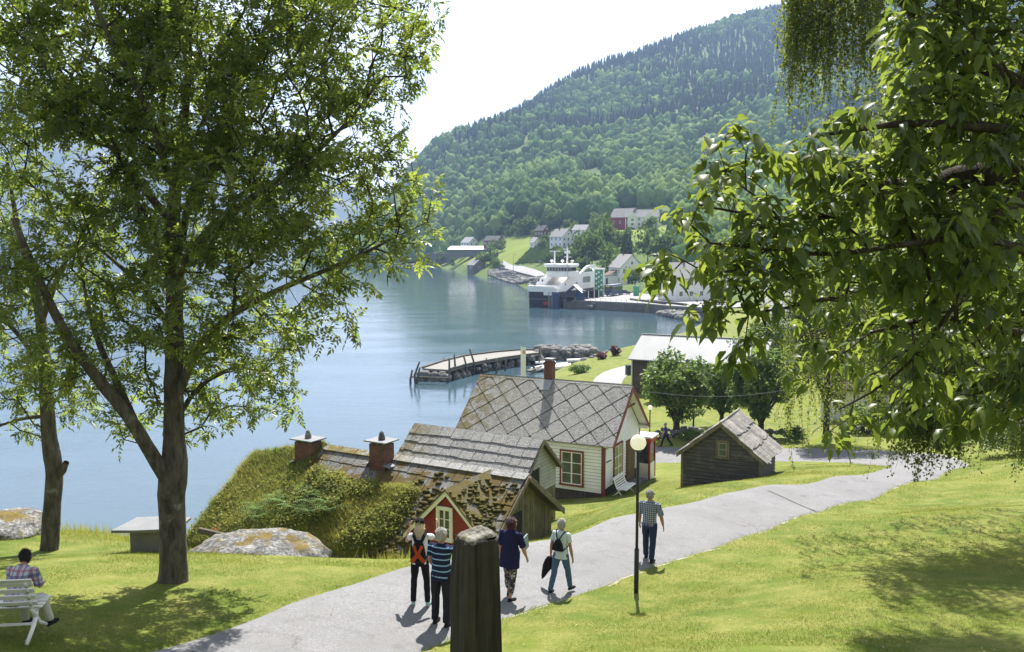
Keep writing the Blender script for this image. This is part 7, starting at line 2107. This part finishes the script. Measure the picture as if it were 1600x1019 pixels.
for a, b, c, d in ((878, 22, 378, 22), (909, 16, 366, 14), (990, 40, 348, 22), (848, 12, 368, 10), (837, 10, 384, 12), (734, 14, 388, 14), (772, 24, 382, 12), (750, 34, 395, 10), (980, 34, 425, 30), (845, 60, 432, 22), (1078, 46, 450, 40), (743, 14, 424, 12)):
    ok &= ~((abs(px - a) < b) & (abs(py - c) < d))
ok &= fbm(xx / 35, yy / 35, 3, 2) > -.16
pts = np.stack([xx, yy, zz], 1)[ok][:1500]
pts = np.array(pts); n = len(pts); s = r.uniform(2.0, 6.5, n); V, F, Tn = scatter(LFY, pts - np.array([0, 0, .5]), np.stack([s * 1.2, s], 1), r.random(n) * 6.28, r.integers(0, 6, n), r.random(n))
setting(npmesh('undergrowth', V, [F], HL, attrs={'tint': Tn}), 'stuff', 'bushes and scrub growing between the hillside farms')

# ------------------------------------------------------------------ people
M['hair_white'] = paint('white_hair', (.52, .51, .49), .7, .25, 22, .5)
M['hair_blond'] = paint('blond_hair', (.72, .62, .42), .65, .2, 14, .5)
M['hair_wine'] = paint('dark_wine_hair', (.060, .014, .020), .5, .3, 14, .5)
M['hair_dark'] = paint('dark_hair', (.016, .013, .012), .55, .3, 14, .5)
M['hair_grey'] = paint('grey_hair', (.40, .39, .37), .7, .15, 14, .5)
for k_, c_ in (('hair_white', (.30, .295, .28)), ('hair_blond', (.40, .31, .18)), ('hair_wine', (.030, .008, .011)), ('hair_dark', (.010, .009, .008)), ('hair_grey', (.24, .23, .21))): M[k_ + '_under'] = paint(k_ + '_under', c_, .75, .3, 18, .5)
C_ = lambda n, c: mat_cloth(n, c)
M['c_black'] = C_('black_cloth', (.014, .014, .018)); M['c_white'] = C_('white_cloth', (.74, .75, .77)); M['c_navy'] = C_('navy_cloth', (.018, .018, .062))
M['c_jeans'] = C_('blue_denim', (.072, .125, .225)); M['c_dkjeans'] = C_('dark_denim', (.030, .042, .085)); M['c_pale'] = C_('pale_blue_cotton', (.55, .64, .70)); M['c_violet'] = C_('violet_cotton', (.055, .050, .20))
M['c_orange'] = C_('orange_cloth', (.42, .070, .020)); M['c_offwhite'] = C_('off_white_cloth', (.58, .57, .50)); M['c_shoe'] = C_('dark_shoe', (.020, .019, .020)); M['c_mint'] = C_('mint_shoe', (.32, .50, .46)); M['c_charcoal'] = C_('charcoal_cloth', (.022, .023, .030))
M['c_stripe'] = mat_stripes('striped_knit', (.016, .020, .052), (.28, .46, .72), .105, .20, .15)
M['c_check'] = mat_plaid('small_check', (.10, .13, .21), [(0, (.45, .48, .53), .050, .36, .1), (2, (.45, .48, .53), .050, .36, .3), (0, (.025, .03, .075), .050, .22, .6), (2, (.025, .03, .075), .050, .22, .8)])
M['c_madras'] = mat_plaid('madras_check', (.50, .50, .56), [(0, (.16, .05, .16), .16, .30, .1), (2, (.06, .06, .17), .17, .28, .2), (0, (.05, .06, .16), .16, .14, .55), (2, (.34, .10, .16), .17, .16, .65), (0, (.60, .32, .36), .16, .10, .8)])
M['c_floral'] = mat_floral('floral_print')


def folds(o, amp, seed):
    me = o.data; n = len(me.vertices); co = np.empty(n * 3, dtype=np.float32); nv = np.empty(n * 3, dtype=np.float32)
    me.vertices.foreach_get('co', co); me.vertices.foreach_get('normal', nv); co = co.reshape(-1, 3); nv = nv.reshape(-1, 3)
    d = amp * (fbm(co[:, 0] * 13 + seed, co[:, 1] * 13, co[:, 2] * 6 + 2 * co[:, 0], 3) * 1.1 - np.abs(vnoise(co[:, 0] * 7 + seed, co[:, 1] * 7, co[:, 2] * 10 + 5 * co[:, 0])) * .9)
    me.vertices.foreach_set('co', (co + nv * (d + .55 * amp)[:, None]).astype(np.float32).ravel()); me.update()


def rotx(v, a): c, s = math.cos(a), math.sin(a); return Vector((v.x, v.y * c - v.z * s, v.y * s + v.z * c))

class Loft:
    @staticmethod
    def rings(mb, rs, n=18):
        """rs: (centre, rx, ry, up direction) -> closed elliptical loft"""
        V = []; F = []
        for c, rx, ry, up in rs:
            up = Vector(up).normalized(); xx = Vector((1, 0, 0)); yy = up.cross(xx).normalized(); xx = yy.cross(up)
            for k in range(n):
                a = 2 * math.pi * k / n; ca, sa = math.cos(a), math.sin(a)
                e = .86
                V.append(Vector(c) + xx * rx * math.copysign(abs(ca) ** e, ca) + yy * ry * math.copysign(abs(sa) ** e, sa))
        for i in range(len(rs) - 1):
            for k in range(n): F.append((i * n + k, i * n + (k + 1) % n, (i + 1) * n + (k + 1) % n, (i + 1) * n + k))
        F.append(tuple(range(n - 1, -1, -1))); m = (len(rs) - 1) * n; F.append(tuple(range(m, m + n)))
        mb.add(V, F)


def person(label, loc, rz, H, legs, arms, lean=0.0, bulk=1.0, hips=1.0, head=(0, 0), hair='short', hair_m='hair_white', shirt='c_white', sleeve=.55, hem=.86, flare=1.0, legs_m='c_black', leglen=1.0, shoe='c_shoe', skin='skin', seat=None, cap=None, legfat=1.0, glasses=False):
    s = H / 1.75
    h = thing('person', label, 'person', loc, rz)
    def legdir(pitch, abd, sd): v = Vector((math.sin(abd) * sd, 0, -math.cos(abd))); return rotx(v, pitch)
    thigh, shin = .43 * s, .42 * s
    J = {}
    hipz = 0
    low = []
    for i, sd in enumerate((-1, 1)):
        p, k, ab = legs[i]
        d1 = legdir(p, ab, sd); d2 = legdir(p - k, ab * .4, sd)
        J['hip', i] = Vector((sd * .09 * s * hips, 0, 0)); J['knee', i] = J['hip', i] + d1 * thigh; J['ank', i] = J['knee', i] + d2 * shin
        low.append(J['ank', i].z - .075 * s)
    hipz = -min(low) if seat is None else seat
    for k in list(J): J[k] = J[k] + Vector((0, 0, hipz))
    pel = Vector((0, 0, hipz)); T = lambda v: pel + rotx(Vector(v) * s, -lean)      # torso frame leaning forward
    up = rotx(Vector((0, 0, 1)), -lean)
    sh = [T((-.178 * bulk, 0, .470)), T((.178 * bulk, 0, .470))]
    for i, sd in enumerate((-1, 1)):
        pch, ab, el, tw = arms[i]
        d1 = rotx(Vector((math.sin(ab) * sd, 0, -math.cos(ab))), pch)
        d2 = rotx(Vector((math.sin(ab * .5) * sd - math.sin(tw) * sd * math.sin(el), 0, -math.cos(ab * .5))), pch + el)
        d2.normalize()
        J['el', i] = sh[i] + d1 * .285 * s; J['wr', i] = J['el', i] + d2 * .25 * s; J['hd', i] = d2
    neck = T((0, .0, .535)); hc = T((0, .025, .685)) + Vector((math.sin(head[0]) * -.0, 0, 0))
    hr = Matrix.Rotation(head[0], 3, 'Z') @ Matrix.Rotation(-head[1], 3, 'X')
    # --- body: one continuous skin
    b = MB()
    Loft.rings(b, [(T((0, 0, -.06)), .12 * s * hips, .085 * s, up), (T((0, 0, .06)), .14 * s * hips, .095 * s, up), (T((0, 0, .20)), .115 * s * bulk, .085 * s, up), (T((0, .01, .38)), .135 * s * bulk, .095 * s, up), (T((0, 0, .50)), .12 * s * bulk, .065 * s, up), (T((0, 0, .545)), .06 * s, .055 * s, up)])
    b.tube([neck - up * .04 * s, neck + (hc - neck) * .75], [.056 * s, .052 * s], 12)
    b.ell(hc + hr @ Vector((0, -.008 * s, .012 * s)), (.074 * s, .094 * s, .105 * s), 16, 0, hr); b.ell(hc + hr @ Vector((0, .030 * s, -.055 * s)), (.055 * s, .062 * s, .062 * s), 12, 0, hr)
    b.tube([hc + hr @ Vector((0, .085 * s, .02 * s)), hc + hr @ Vector((0, .118 * s, -.022 * s))], [.011 * s, .017 * s], 8)
    b.ell(hc + hr @ Vector((0, .086 * s, -.058 * s)), (.026 * s, .012 * s, .012 * s), 8, 0, hr)
    for sd in (-1, 1):
        b.ell(hc + hr @ Vector((sd * .075 * s, -.005 * s, -.005 * s)), (.012 * s, .022 * s, .033 * s), 8, 0, hr)
        b.ell(hc + hr @ Vector((sd * .032 * s, .078 * s, .028 * s)), (.022 * s, .014 * s, .010 * s), 8, 0, hr)
    for i, sd in enumerate((-1, 1)):
        b.ell(sh[i], (.042 * s,) * 3, 10)
        b.tube([sh[i], sh[i].lerp(J['el', i], .5), J['el', i]], [.042 * s * bulk, .043 * s * bulk, .038 * s * bulk], 12); b.ell(J['el', i], (.039 * s * bulk,) * 3, 10)
        b.tube([J['el', i], J['el', i].lerp(J['wr', i], .35), J['wr', i]], [.038 * s * bulk, .040 * s * bulk, .026 * s], 12)
        f = J['hd', i]; side = Vector((0, 1, 0)) - f * f.y
        side = side.normalized() if side.length > .2 else Vector((0, 0, 1)); nrm = f.cross(side).normalized() * (1 if True else 1)
        inn = nrm if nrm.x * sd < 0 else -nrm
        w = J['wr', i]
        rot = Matrix((side, inn, f)).transposed()
        b.ell(w + f * .052 * s, (.041 * s, .017 * s, .056 * s), 12, 0, rot)
        for k in range(4):
            o = w + f * .092 * s + side * (.030 - .020 * k) * s; L = (.066, .074, .070, .056)[k] * s
            cur = .28 + .12 * k; p1 = o + f * L * .5 + inn * L * .12; p2 = p1 + (f * math.cos(cur) + inn * math.sin(cur)) * L * .32; p3 = p2 + (f * math.cos(cur * 2) + inn * math.sin(cur * 2)) * L * .28
            b.tube([o - f * .02 * s, p1, p2, p3], [.0095 * s, .0090 * s, .0085 * s, .0072 * s], 8)
        o = w + f * .030 * s + side * .034 * s; b.tube([o - side * .012 * s, o + side * .026 * s + f * .022 * s + inn * .012 * s, o + side * .034 * s + f * .052 * s + inn * .020 * s], [.013 * s, .011 * s, .0085 * s], 8)
        b.ell(J['hip', i], (.075 * s * hips, .078 * s, .08 * s), 10)
        b.tube([J['hip', i], J['hip', i].lerp(J['knee', i], .5), J['knee', i]], [.074 * s, .062 * s, .046 * s], 12); b.ell(J['knee', i], (.047 * s,) * 3, 10)
        b.tube([J['knee', i], J['knee', i].lerp(J['ank', i], .33), J['ank', i]], [.046 * s, .050 * s, .033 * s], 12)
    remeshed(b, 'body', M[skin], h, .0075, 3)
    # eyes
    for sd in (-1, 1):
        e = MB(); e.ell(hc + hr @ Vector((sd * .032 * s, .088 * s, .016 * s)), (.011 * s, .006 * s, .006 * s), 8, 0, hr); e.build('eye', M['dark'], h, True)
    # --- shirt
    b = MB(); hz_ = hem - .93
    Loft.rings(b, [(T((0, -.004, hz_)), .166 * s * hips * flare, .120 * s * flare, up), (T((0, 0, .10)), .160 * s * hips * (1 + (flare - 1) * .7), .116 * s * (1 + (flare - 1) * .7), up), (T((0, 0, .22)), .150 * s * bulk, .110 * s, up), (T((0, .012, .38)), .168 * s * bulk, .122 * s, up), (T((0, 0, .46)), .175 * s * bulk, .098 * s, up), (T((0, 0, .495)), .145 * s * bulk, .085 * s, up), (T((0, 0, .525)), .095 * s * bulk, .068 * s, up), (T((0, 0, .548)), .066 * s, .062 * s, up)], 22)
    for i in (0, 1):
        a, c, e = sh[i], J['el', i], J['wr', i]; b.ell(a - Vector((0, 0, .012 * s)), (.062 * s * bulk, .062 * s, .064 * s), 12)
        if sleeve <= 1.0: q = a.lerp(c, sleeve * 1.0); b.tube([a, a.lerp(q, .5), q], [.060 * s * bulk, .060 * s * bulk, .063 * s * bulk], 14)
        else: q = c.lerp(e, sleeve - 1); b.tube([a, a.lerp(c, .5), c], [.056 * s * bulk, .060 * s * bulk, .053 * s * bulk], 14); b.ell(c, (.053 * s * bulk,) * 3, 10); b.tube([c, q], [.053 * s * bulk, .045 * s * bulk], 14)
    folds(remeshed(b, 'shirt', M[shirt], h, .010, 3), .010, H * 31)
    # --- trousers
    b = MB()
    Loft.rings(b, [(T((0, 0, .085)), .146 * s * hips, .108 * s, up), (T((0, -.008, .0)), .160 * s * hips, .118 * s, up), (pel + Vector((0, -.01 * s, -.06 * s)), .155 * s * hips, .115 * s, (0, 0, 1)), (pel + Vector((0, 0, -.12 * s)), .11 * s * hips, .09 * s, (0, 0, 1))], 20)
    for i in (0, 1):
        a, k, e = J['hip', i], J['knee', i], J['ank', i]; q = k.lerp(e, leglen); lf = legfat * 1.12
        b.ell(a, (.086 * s * hips, .095 * s, .09 * s), 12); b.tube([a, a.lerp(k, .5), k], [.090 * s * lf, .078 * s * lf, .063 * s * lf], 14); b.ell(k, (.063 * s * lf,) * 3, 10); b.tube([k, k.lerp(q, .4), q], [.063 * s * lf, .061 * s * lf, .053 * s * lf], 14)
    folds(remeshed(b, 'trousers', M[legs_m], h, .010, 3), .009, H * 57)
    for i, sd in enumerate((-1, 1)):
        a = J['ank', i]; p, k, ab = legs[i]; tilt = max(-.2, min(.7, (k - p) * .8)) if (seat is None and k > .35) else 0
        fd = rotx(Vector((sd * .12, 1, 0)), -tilt).normalized(); uz = Vector((0, 0, 1)); hl = a - uz * .055 * s - fd * .035 * s
        b = MB(); b.tube([hl, hl + fd * .09 * s, hl + fd * .17 * s - uz * .008 * s, hl + fd * .225 * s - uz * .012 * s], [.036 * s, .040 * s, .040 * s, .028 * s], 12); b.ell(hl, (.037 * s,) * 3, 10); b.ell(hl + fd * .222 * s - uz * .012 * s, (.032 * s, .03 * s, .024 * s), 10); b.tube([a - uz * .05 * s, a + uz * .01 * s], [.04 * s, .042 * s], 12)
        remeshed(b, 'shoe', M[shoe], h, .008, 2)
    # --- hair, hat
    b = MB(); R3 = lambda v: hc + hr @ (Vector(v) * s)
    b.ell(R3((0, -.022, .030)), (.085 * s, .100 * s, .097 * s), 16, 0, hr)
    if hair == 'short': b.ell(R3((0, -.050, -.015)), (.076 * s, .062 * s, .082 * s), 12, 0, hr)
    if hair == 'bob': b.ell(R3((0, -.048, -.030)), (.092 * s, .078 * s, .112 * s), 12, 0, hr); b.ell(R3((0, -.02, .035)), (.094 * s, .104 * s, .100 * s), 14, 0, hr)
    if hair == 'long': b.tube([R3((0, -.055, .02)), R3((0, -.085, -.09)), R3((0, -.085, -.17)), R3((0, -.075, -.215))], [.085 * s, .085 * s, .075 * s, .04 * s], 14)
    if hair == 'thin': b.ell(R3((0, -.045, -.01)), (.079 * s, .064 * s, .075 * s), 12, 0, hr)
    # leave the face open: carve by shifting everything behind the brow
    o = remeshed(b, 'hair', M[hair_m + '_under'], h, .008, 2)
    inv = hr.inverted()
    me = o.data
    rs = np.random.default_rng(int(H * 1000) + len(label))
    co = np.empty(len(me.vertices) * 3, dtype=np.float32); me.vertices.foreach_get('co', co); co = co.reshape(-1, 3)
    co += (.016 * fbm(co[:, 0] * 45, co[:, 1] * 45, co[:, 2] * 12, 3) + .010 * fbm(co[:, 0] * 14, co[:, 1] * 14, co[:, 2] * 10, 2))[:, None] * norm(co - np.array(hc))
    loc_ = (co - np.array(hc)) @ np.array(inv).T
    front = (loc_[:, 1] > .045 * s) & (loc_[:, 2] < .062 * s); push = np.where(front, (loc_[:, 1] - .045 * s), 0)
    loc_[:, 1] -= push; co = loc_ @ np.array(hr).T + np.array(hc); me.vertices.foreach_set('co', co.astype(np.float32).ravel()); me.update()
    nh = 2200 if hair != 'thin' else 900
    vs = co; nv = np.empty(len(me.vertices) * 3, dtype=np.float32); me.vertices.foreach_get('normal', nv); nv = nv.reshape(-1, 3)
    ok = np.where(~front & ((loc_[:, 2] < .02 * s) if cap else True))[0]; ix = rs.choice(ok, nh); q = vs[ix] + rs.normal(0, .003, (nh, 3)); nn_ = nv[ix]
    dn = np.array([0, 0, -1.0]); dd_ = norm(nn_ * (.42 if hair in ('short', 'thin') else .16) + dn - nn_ * (nn_ @ dn)[:, None] + rs.normal(0, .25, (nh, 3)))
    ln_ = rs.uniform(.025, .05, nh)[:, None] * (1.5 if hair in ('long', 'bob') else .8); sd_ = norm(np.cross(dd_, nn_ + rs.normal(0, .3, (nh, 3)))) * rs.uniform(.0018, .0038, nh)[:, None]
    Vh = np.stack([q - sd_, q + sd_, q + dd_ * ln_], 1).reshape(-1, 3)
    npmesh('strands', Vh, [np.arange(nh * 3).reshape(-1, 3)], M[hair_m], o)
    if cap:
        b = MB(); b.ell(R3((0, -.018, .055)), (.092 * s, .106 * s, .082 * s), 18, 0, hr); o = b.build('cap', M[cap], h, True)
        b = MB(); b.prism([R3((-.075, .06, .045)), R3((.075, .06, .045)), R3((.060, .15, .035)), R3((-.060, .15, .035))], hr @ Vector((0, 0, .01))); b.build('peak', M[cap], o)
    if glasses:
        b = MB()
        for sd in (-1, 1): b.bar(R3((sd * .08, -.01, .02)), R3((sd * .068, .095, .02)), .005); b.bar(R3((sd * .014, .104, .016)), R3((sd * .06, .098, .016)), .028, .004)
        b.build('glasses', M['dark'], h)
    J['T'] = T; J['sh', 0], J['sh', 1] = sh; J['s'] = s
    return h, J

def stand(px, py, Y, dz=.0): p = P(px, py, Y); return (p.x, p.y, hz(p.x, p.y) + .015 + dz)

# 1 the woman with the backpack, photographing the houses
l1 = stand(657, 937, 16.5); r1 = R(-3)
w1, J1 = person('woman in white T-shirt and black cap with an orange-crossed backpack, holding something to her face', l1, r1, 1.72, [(.02, .02, .10), (.0, .02, .10)], [(.85, .45, 1.75, .35), (.95, .62, 1.85, .40)], .02, .92, .92, (0, .05), 'long', 'hair_blond', 'c_white', .42, .86, 1.0, 'c_black', 1.0, 'c_mint', cap='c_black', legfat=.88)
def on_back(name, label, loc, rz, group=None): return thing(name, label, 'backpack', loc, rz)
def strap(mb, pts, w=.045, t=.014):
    for p, q in zip(pts[:-1], pts[1:]):
        mb.bar(p, Vector(q) + (Vector(q) - Vector(p)).normalized() * .012, w, t, (0, 1, .3))
bp = on_back('backpack', 'black backpack with a bold orange X worn by the woman in the cap', l1, r1); T = J1['T']; s = J1['s']
m = MB(); Loft.rings(m, [(T((0, -.17, .00)), .125, .055, (0, 0, 1)), (T((0, -.20, .06)), .150, .085, (0, 0, 1)), (T((0, -.20, .20)), .140, .085, (0, 0, 1)), (T((0, -.185, .34)), .105, .07, (0, 0, 1)), (T((0, -.165, .43)), .06, .04, (0, 0, 1))]); remeshed(m, 'bag', M['c_black'], bp, .012, 3)
m = MB()
for sd in (-1, 1):
    strap(m, [T((sd * .125, -.262, .03)), T((sd * .06, -.292, .12)), T((-sd * .02, -.292, .20))], .075, .014)
strap(m, [T((0, -.292, .17)), T((-.05, -.283, .28)), T((-.075, -.255, .34))], .055, .012); strap(m, [T((0, -.292, .17)), T((.05, -.283, .28)), T((.075, -.255, .34))], .055, .012)
m.build('cross', M['c_orange'], bp)
for sd in (-1, 1):
    m = MB(); strap(m, [T((sd * .055, -.16, .40)), T((sd * .10, -.125, .50)), T((sd * .11, -.03, .555)), T((sd * .115, .08, .50)), T((sd * .13, .135, .36)), T((sd * .165, .06, .16)), T((sd * .14, -.12, .06))], .058, .016); m.build('strap', M['c_black'], bp)
# 2 the man in the striped shirt, pointing
l2 = stand(690, 966, 15.5)
person('white-haired man in navy and pale blue striped shirt, hand raised, beside the timber post', l2, R(-24), 1.80, [(.02, .04, .06), (-.05, .06, .07)], [(.15, .20, .55, .3), (1.25, .28, .95, .1)], .03, 1.1, 1.06, (R(-28), 0), 'short', 'hair_white', 'c_stripe', .62, .82, 1.04, 'c_charcoal', 1.0, 'c_shoe', skin='skin_tan', legfat=1.04)
# 3 the woman in navy
l3 = stand(797, 922, 17.4); r3 = R(-30)
w3, J3 = person('woman with wine-dark hair in a loose navy tunic and floral cropped trousers walking away', l3, r3, 1.70, [(.20, .05, .03), (-.16, .18, .03)], [(-.12, .16, .25, .1), (.10, .24, .35, .1)], .10, 1.12, 1.10, (R(-25), -.35), 'bob', 'hair_wine', 'c_navy', .95, .70, 1.24, 'c_floral', .74, 'c_shoe', legfat=.98)
bk = thing('booklet', 'grey-blue folder tucked under the arm of the woman in navy', 'folder', l3, r3); m = MB(); p = (J3['sh', 1] + J3['el', 1]) / 2 + Vector((.03, .12, -.06)); m.obox(p, (.012, 0, 0), (0, .10, .03), (0, -.03, .14)); m.build('cover', C_('folder_blue', (.30, .36, .42)), bk)
# 4 the woman in pale blue with a small rucksack, a black jacket in her hand
l4 = stand(876, 927, 18.3); r4 = R(-32)
w4, J4 = person('short-haired woman in a pale blue T-shirt and jeans striding along the path', l4, r4, 1.62, [(-.24, .18, .05), (.30, .06, .05)], [(-.12, .22, .18, .0), (.02, .20, .18, .0)], .05, .98, 1.04, (R(-14), 0), 'short', 'hair_white', 'c_pale', .62, .84, 1.04, 'c_jeans', 1.0, 'c_shoe', skin='skin_tan', legfat=.96)
bp = on_back('drawstring_bag', 'small black rucksack on the back of the woman in pale blue', l4, r4); T = J4['T']
m = MB(); Loft.rings(m, [(T((.0, -.13, .10)), .11, .03, (0, 0, 1)), (T((.0, -.165, .13)), .135, .07, (0, 0, 1)), (T((.0, -.165, .25)), .115, .07, (0, 0, 1)), (T((.0, -.155, .35)), .06, .045, (0, 0, 1)), (T((.0, -.15, .38)), .03, .03, (0, 0, 1))]); remeshed(m, 'bag', M['c_black'], bp, .011, 3)
for sd in (-1, 1):
    m = MB(); strap(m, [T((sd * .02, -.15, .37)), T((sd * .07, -.115, .46)), T((sd * .115, -.05, .545)), T((sd * .125, .06, .52)), T((sd * .14, .13, .38)), T((sd * .175, .04, .22)), T((sd * .12, -.13, .12))], .022, .012); m.build('strap', M['c_black'], bp)
hw_ = J4['wr', 0] + J4['hd', 0] * .10
jk = thing('folded_jacket', 'black folded jacket hanging from the hand of the woman in pale blue', 'jacket', l4, r4)
m = MB(); Loft.rings(m, [(hw_ + Vector((-.02, 0, .04)), .05, .05, (0, 0, 1)), (hw_ + Vector((-.03, 0, -.04)), .10, .08, (0, 0, 1)), (hw_ + Vector((-.05, .0, -.16)), .13, .09, (0, 0, 1)), (hw_ + Vector((-.12, 0, -.28)), .08, .07, (.3, 0, 1)), (hw_ + Vector((-.18, 0, -.42)), .045, .04, (.4, 0, 1)), (hw_ + Vector((-.21, 0, -.50)), .01, .01, (.4, 0, 1))])
Loft.rings(m, [(hw_ + Vector((.05, .02, -.02)), .05, .06, (0, 0, 1)), (hw_ + Vector((.08, .02, -.14)), .07, .08, (0, 0, 1)), (hw_ + Vector((.06, .02, -.24)), .04, .05, (0, 0, 1))])
remeshed(m, 'cloth', M['c_black'], jk, .011, 2)
# 5 the man in the checked shirt
l5 = stand(1014, 877, 21.3)
person('elderly man in a small-checked shirt and dark jeans walking past the lamp post', l5, R(-26), 1.80, [(.20, .08, .05), (-.18, .14, .05)], [(.05, .20, .25, .1), (-.05, .30, .30, .05)], .03, 1.12, 1.0, (R(-38), .0), 'thin', 'hair_grey', 'c_check', .95, .88, 1.02, 'c_dkjeans', 1.0, 'c_shoe', skin='skin_tan', legfat=1.04, glasses=True)
# 6 the man far down the lane
l6 = stand(1040, 697, 62.5, .02)
person('man in a violet-blue shirt striding along the distant lane below the maple', l6, R(72), 1.78, [(.42, .12, .03), (-.40, .30, .03)], [(.25, .15, .3, .0), (-.30, .15, .3, .0)], .04, 1.0, 1.0, (0, 0), 'thin', 'hair_grey', 'c_violet', .6, .88, 1.0, 'c_charcoal', 1.0, 'c_shoe')
# 7 the man sitting on the bench
bz = hz(BX, BY); bl = Vector((BX, BY, bz - .02)); off = Matrix.Rotation(BENCH_RZ, 3, 'Z') @ Vector((.42, .14, 0))
l7 = bl + off
person('dark-haired man in a madras-checked shirt and off-white trousers sitting on the white bench', l7, BENCH_RZ - R(10), 1.70, [(1.40, 1.35, .10), (1.30, 1.05, .20)], [(.15, .10, 1.1, .6), (.25, .10, 1.0, .6)], .46, 1.06, 1.0, (R(-4), -.55), 'short', 'hair_dark', 'c_madras', .95, .84, 1.04, 'c_offwhite', .98, 'c_shoe', seat=.50, legfat=1.08)

# ------------------------------------------------------------------ grass blades on the lawns
def grass():
    r = np.random.default_rng(44)
    n = 900000
    # more blades close to the lens
    y = 7 + 43 * r.random(n) ** 2.0; x = (r.random(n) * 1.5 - .72) * (y * 1.05 + 2)
    pd = poly_sd(x, y, PATHPOLY)
    k = pd < r.uniform(-.06, .14, n)
    x, y, pd = x[k], y[k], pd[k]
    # keep what the photograph could see of lawn, drop the house plots and the cliff
    for cx, cy, rad in ((.9, 45.5, 0),): pass
    def rect(x0_, y0_, a, xa, xb, ya, yb):
        c, s = math.cos(a), math.sin(a); lx = (x - x0_) * c - (y - y0_) * s; ly = (x - x0_) * s + (y - y0_) * c
        return (lx > xa) & (lx < xb) & (ly > ya) & (ly < yb)
    bad = rect(.594, 31, R(29.5), -14.4, -.3, -3.6, 2.6) | rect(1.319, 36, R(29.8), -6.6, -.2, -1.5, 1.5) | rect(6.474, 47, R(26.7), -9, -.5, -2.8, 2.8) | rect(10.497, 44, R(27), -2, 2, .2, 4)
    z = height(x, y); bad |= (z < 2)
    g = ~bad; x, y, z, pd = x[g], y[g], z[g], pd[g]
    n = len(x)
    patch = fbm(x / 2.2, y / 2.2, 2, 4); patch2 = fbm(x / .7, y / .7, 5, 3)
    ln = r.uniform(.022, .060, n) * (1 + .5 * np.clip(patch2, -.6, 1)) * (1 + np.clip(y - 18, 0, 30) * .025)
    edge = np.clip(1 + pd / .35, 0, 1); ln *= 1 + .9 * edge * (pd > -.35) * (.4 + 1.2 * r.random(n))
    tall = (fbm(x / 3, y / 3, 9, 3) > .10) & (x < -1) & (y > 19); ln = np.where(tall, ln * 1.9, ln)
    d = norm(np.stack([r.normal(0, .5, n), r.normal(0, .5, n), np.full(n, .9)], 1)); az = r.uniform(0, 6.283, n)
    sd = np.stack([np.cos(az), np.sin(az), np.zeros(n)], 1) * (r.uniform(.0022, .0048, n) * (1 + np.clip(y - 12, 0, 40) * .05))[:, None]
    p = np.stack([x, y, z - .008], 1)
    bend = np.stack([r.normal(0, .3, n), r.normal(0, .3, n), -.15 * np.ones(n)], 1) * ln[:, None]
    V = np.stack([p - sd, p + sd, p + d * ln[:, None] + bend], 1).reshape(-1, 3)
    F = np.arange(n * 3).reshape(-1, 3)
    tn = np.clip(.36 + .95 * patch + .35 * patch2 + r.normal(0, .2, n), 0, 1)
    setting(npmesh('grass', V, [F], M['grass'], attrs={'tint': tn}), 'stuff', 'short mown grass of the lawns either side of the path')
    # clover heads, dry stalks and fallen leaves
    m = MB()
    for _ in range(260):
        yy = 9 + 30 * r.random() ** 1.6; xx = (r.random() * 1.4 - .65) * yy
        if poly_sd(np.array([xx]), np.array([yy]), PATHPOLY)[0] > -.2: continue
        zz = hz(xx, yy)
        if zz < 9: continue
        s = r.uniform(.006, .011); m.ell((xx, yy, zz + r.uniform(.03, .05)), (s, s, s * .8), 6)
    setting(m.build('clover_flowers', paint('clover_white', (.62, .60, .52), .8)), 'stuff', 'scattered white clover heads in the lawn')
    k = 220; yy = 8 + 26 * r.random(k) ** 1.4; xx = (r.random(k) * 1.3 - .55) * yy; zz = height(xx, yy); ok = (zz > 9) & (poly_sd(xx, yy, PATHPOLY) < 1.2); q = np.stack([xx, yy, zz + .035], 1)[ok]; k = len(q)
    az = r.uniform(0, 6.28, k); Vl, Fl = simple_leaves(q, norm(np.stack([np.cos(az), np.sin(az), r.normal(0, .15, k)], 1)), norm(np.stack([r.normal(0, .3, k), r.normal(0, .3, k), np.ones(k)], 1)), r.uniform(.04, .09, k), r.uniform(.012, .022, k))
    setting(npmesh('fallen_leaves', Vl, [Fl], leafmat('dry_leaf', (.20, .13, .04), (.38, .32, .10), .2, .05)  , attrs={'tint': np.tile(r.random(k), 2)}), 'stuff', 'a few dry leaves fallen on the lawn and path')
    # tall stalks on the brink by the water
    n = 2600; px = r.uniform(20, 640, n); yb = np.interp(px, [0, 150, 300, 500, 640], [24.5, 25.5, 25, 24.6, 22.5]) + r.normal(0, .8, n)
    xx = (px - 800) / FPX * yb * 1.02; zz = height(xx, yb); ok = (zz > 9.5) & (poly_sd(xx, yb, PATHPOLY) < -.1); xx, yb, zz = xx[ok], yb[ok], zz[ok]; n = len(xx)
    ln = r.uniform(.12, .42, n); d = norm(np.stack([r.normal(0, .22, n), r.normal(0, .22, n), np.ones(n)], 1)); p = np.stack([xx, yb, zz], 1); sd = np.stack([np.full(n, .006), r.normal(0, .002, n), np.zeros(n)], 1)
    V = np.stack([p - sd, p + sd, p + d * ln[:, None]], 1).reshape(-1, 3)
    setting(npmesh('tall_grass', V, [np.arange(n * 3).reshape(-1, 3)], M['grass'], attrs={'tint': np.clip(r.normal(.7, .25, n), 0, 1)}), 'stuff', 'tall seeding grass along the brink above the water')
grass()
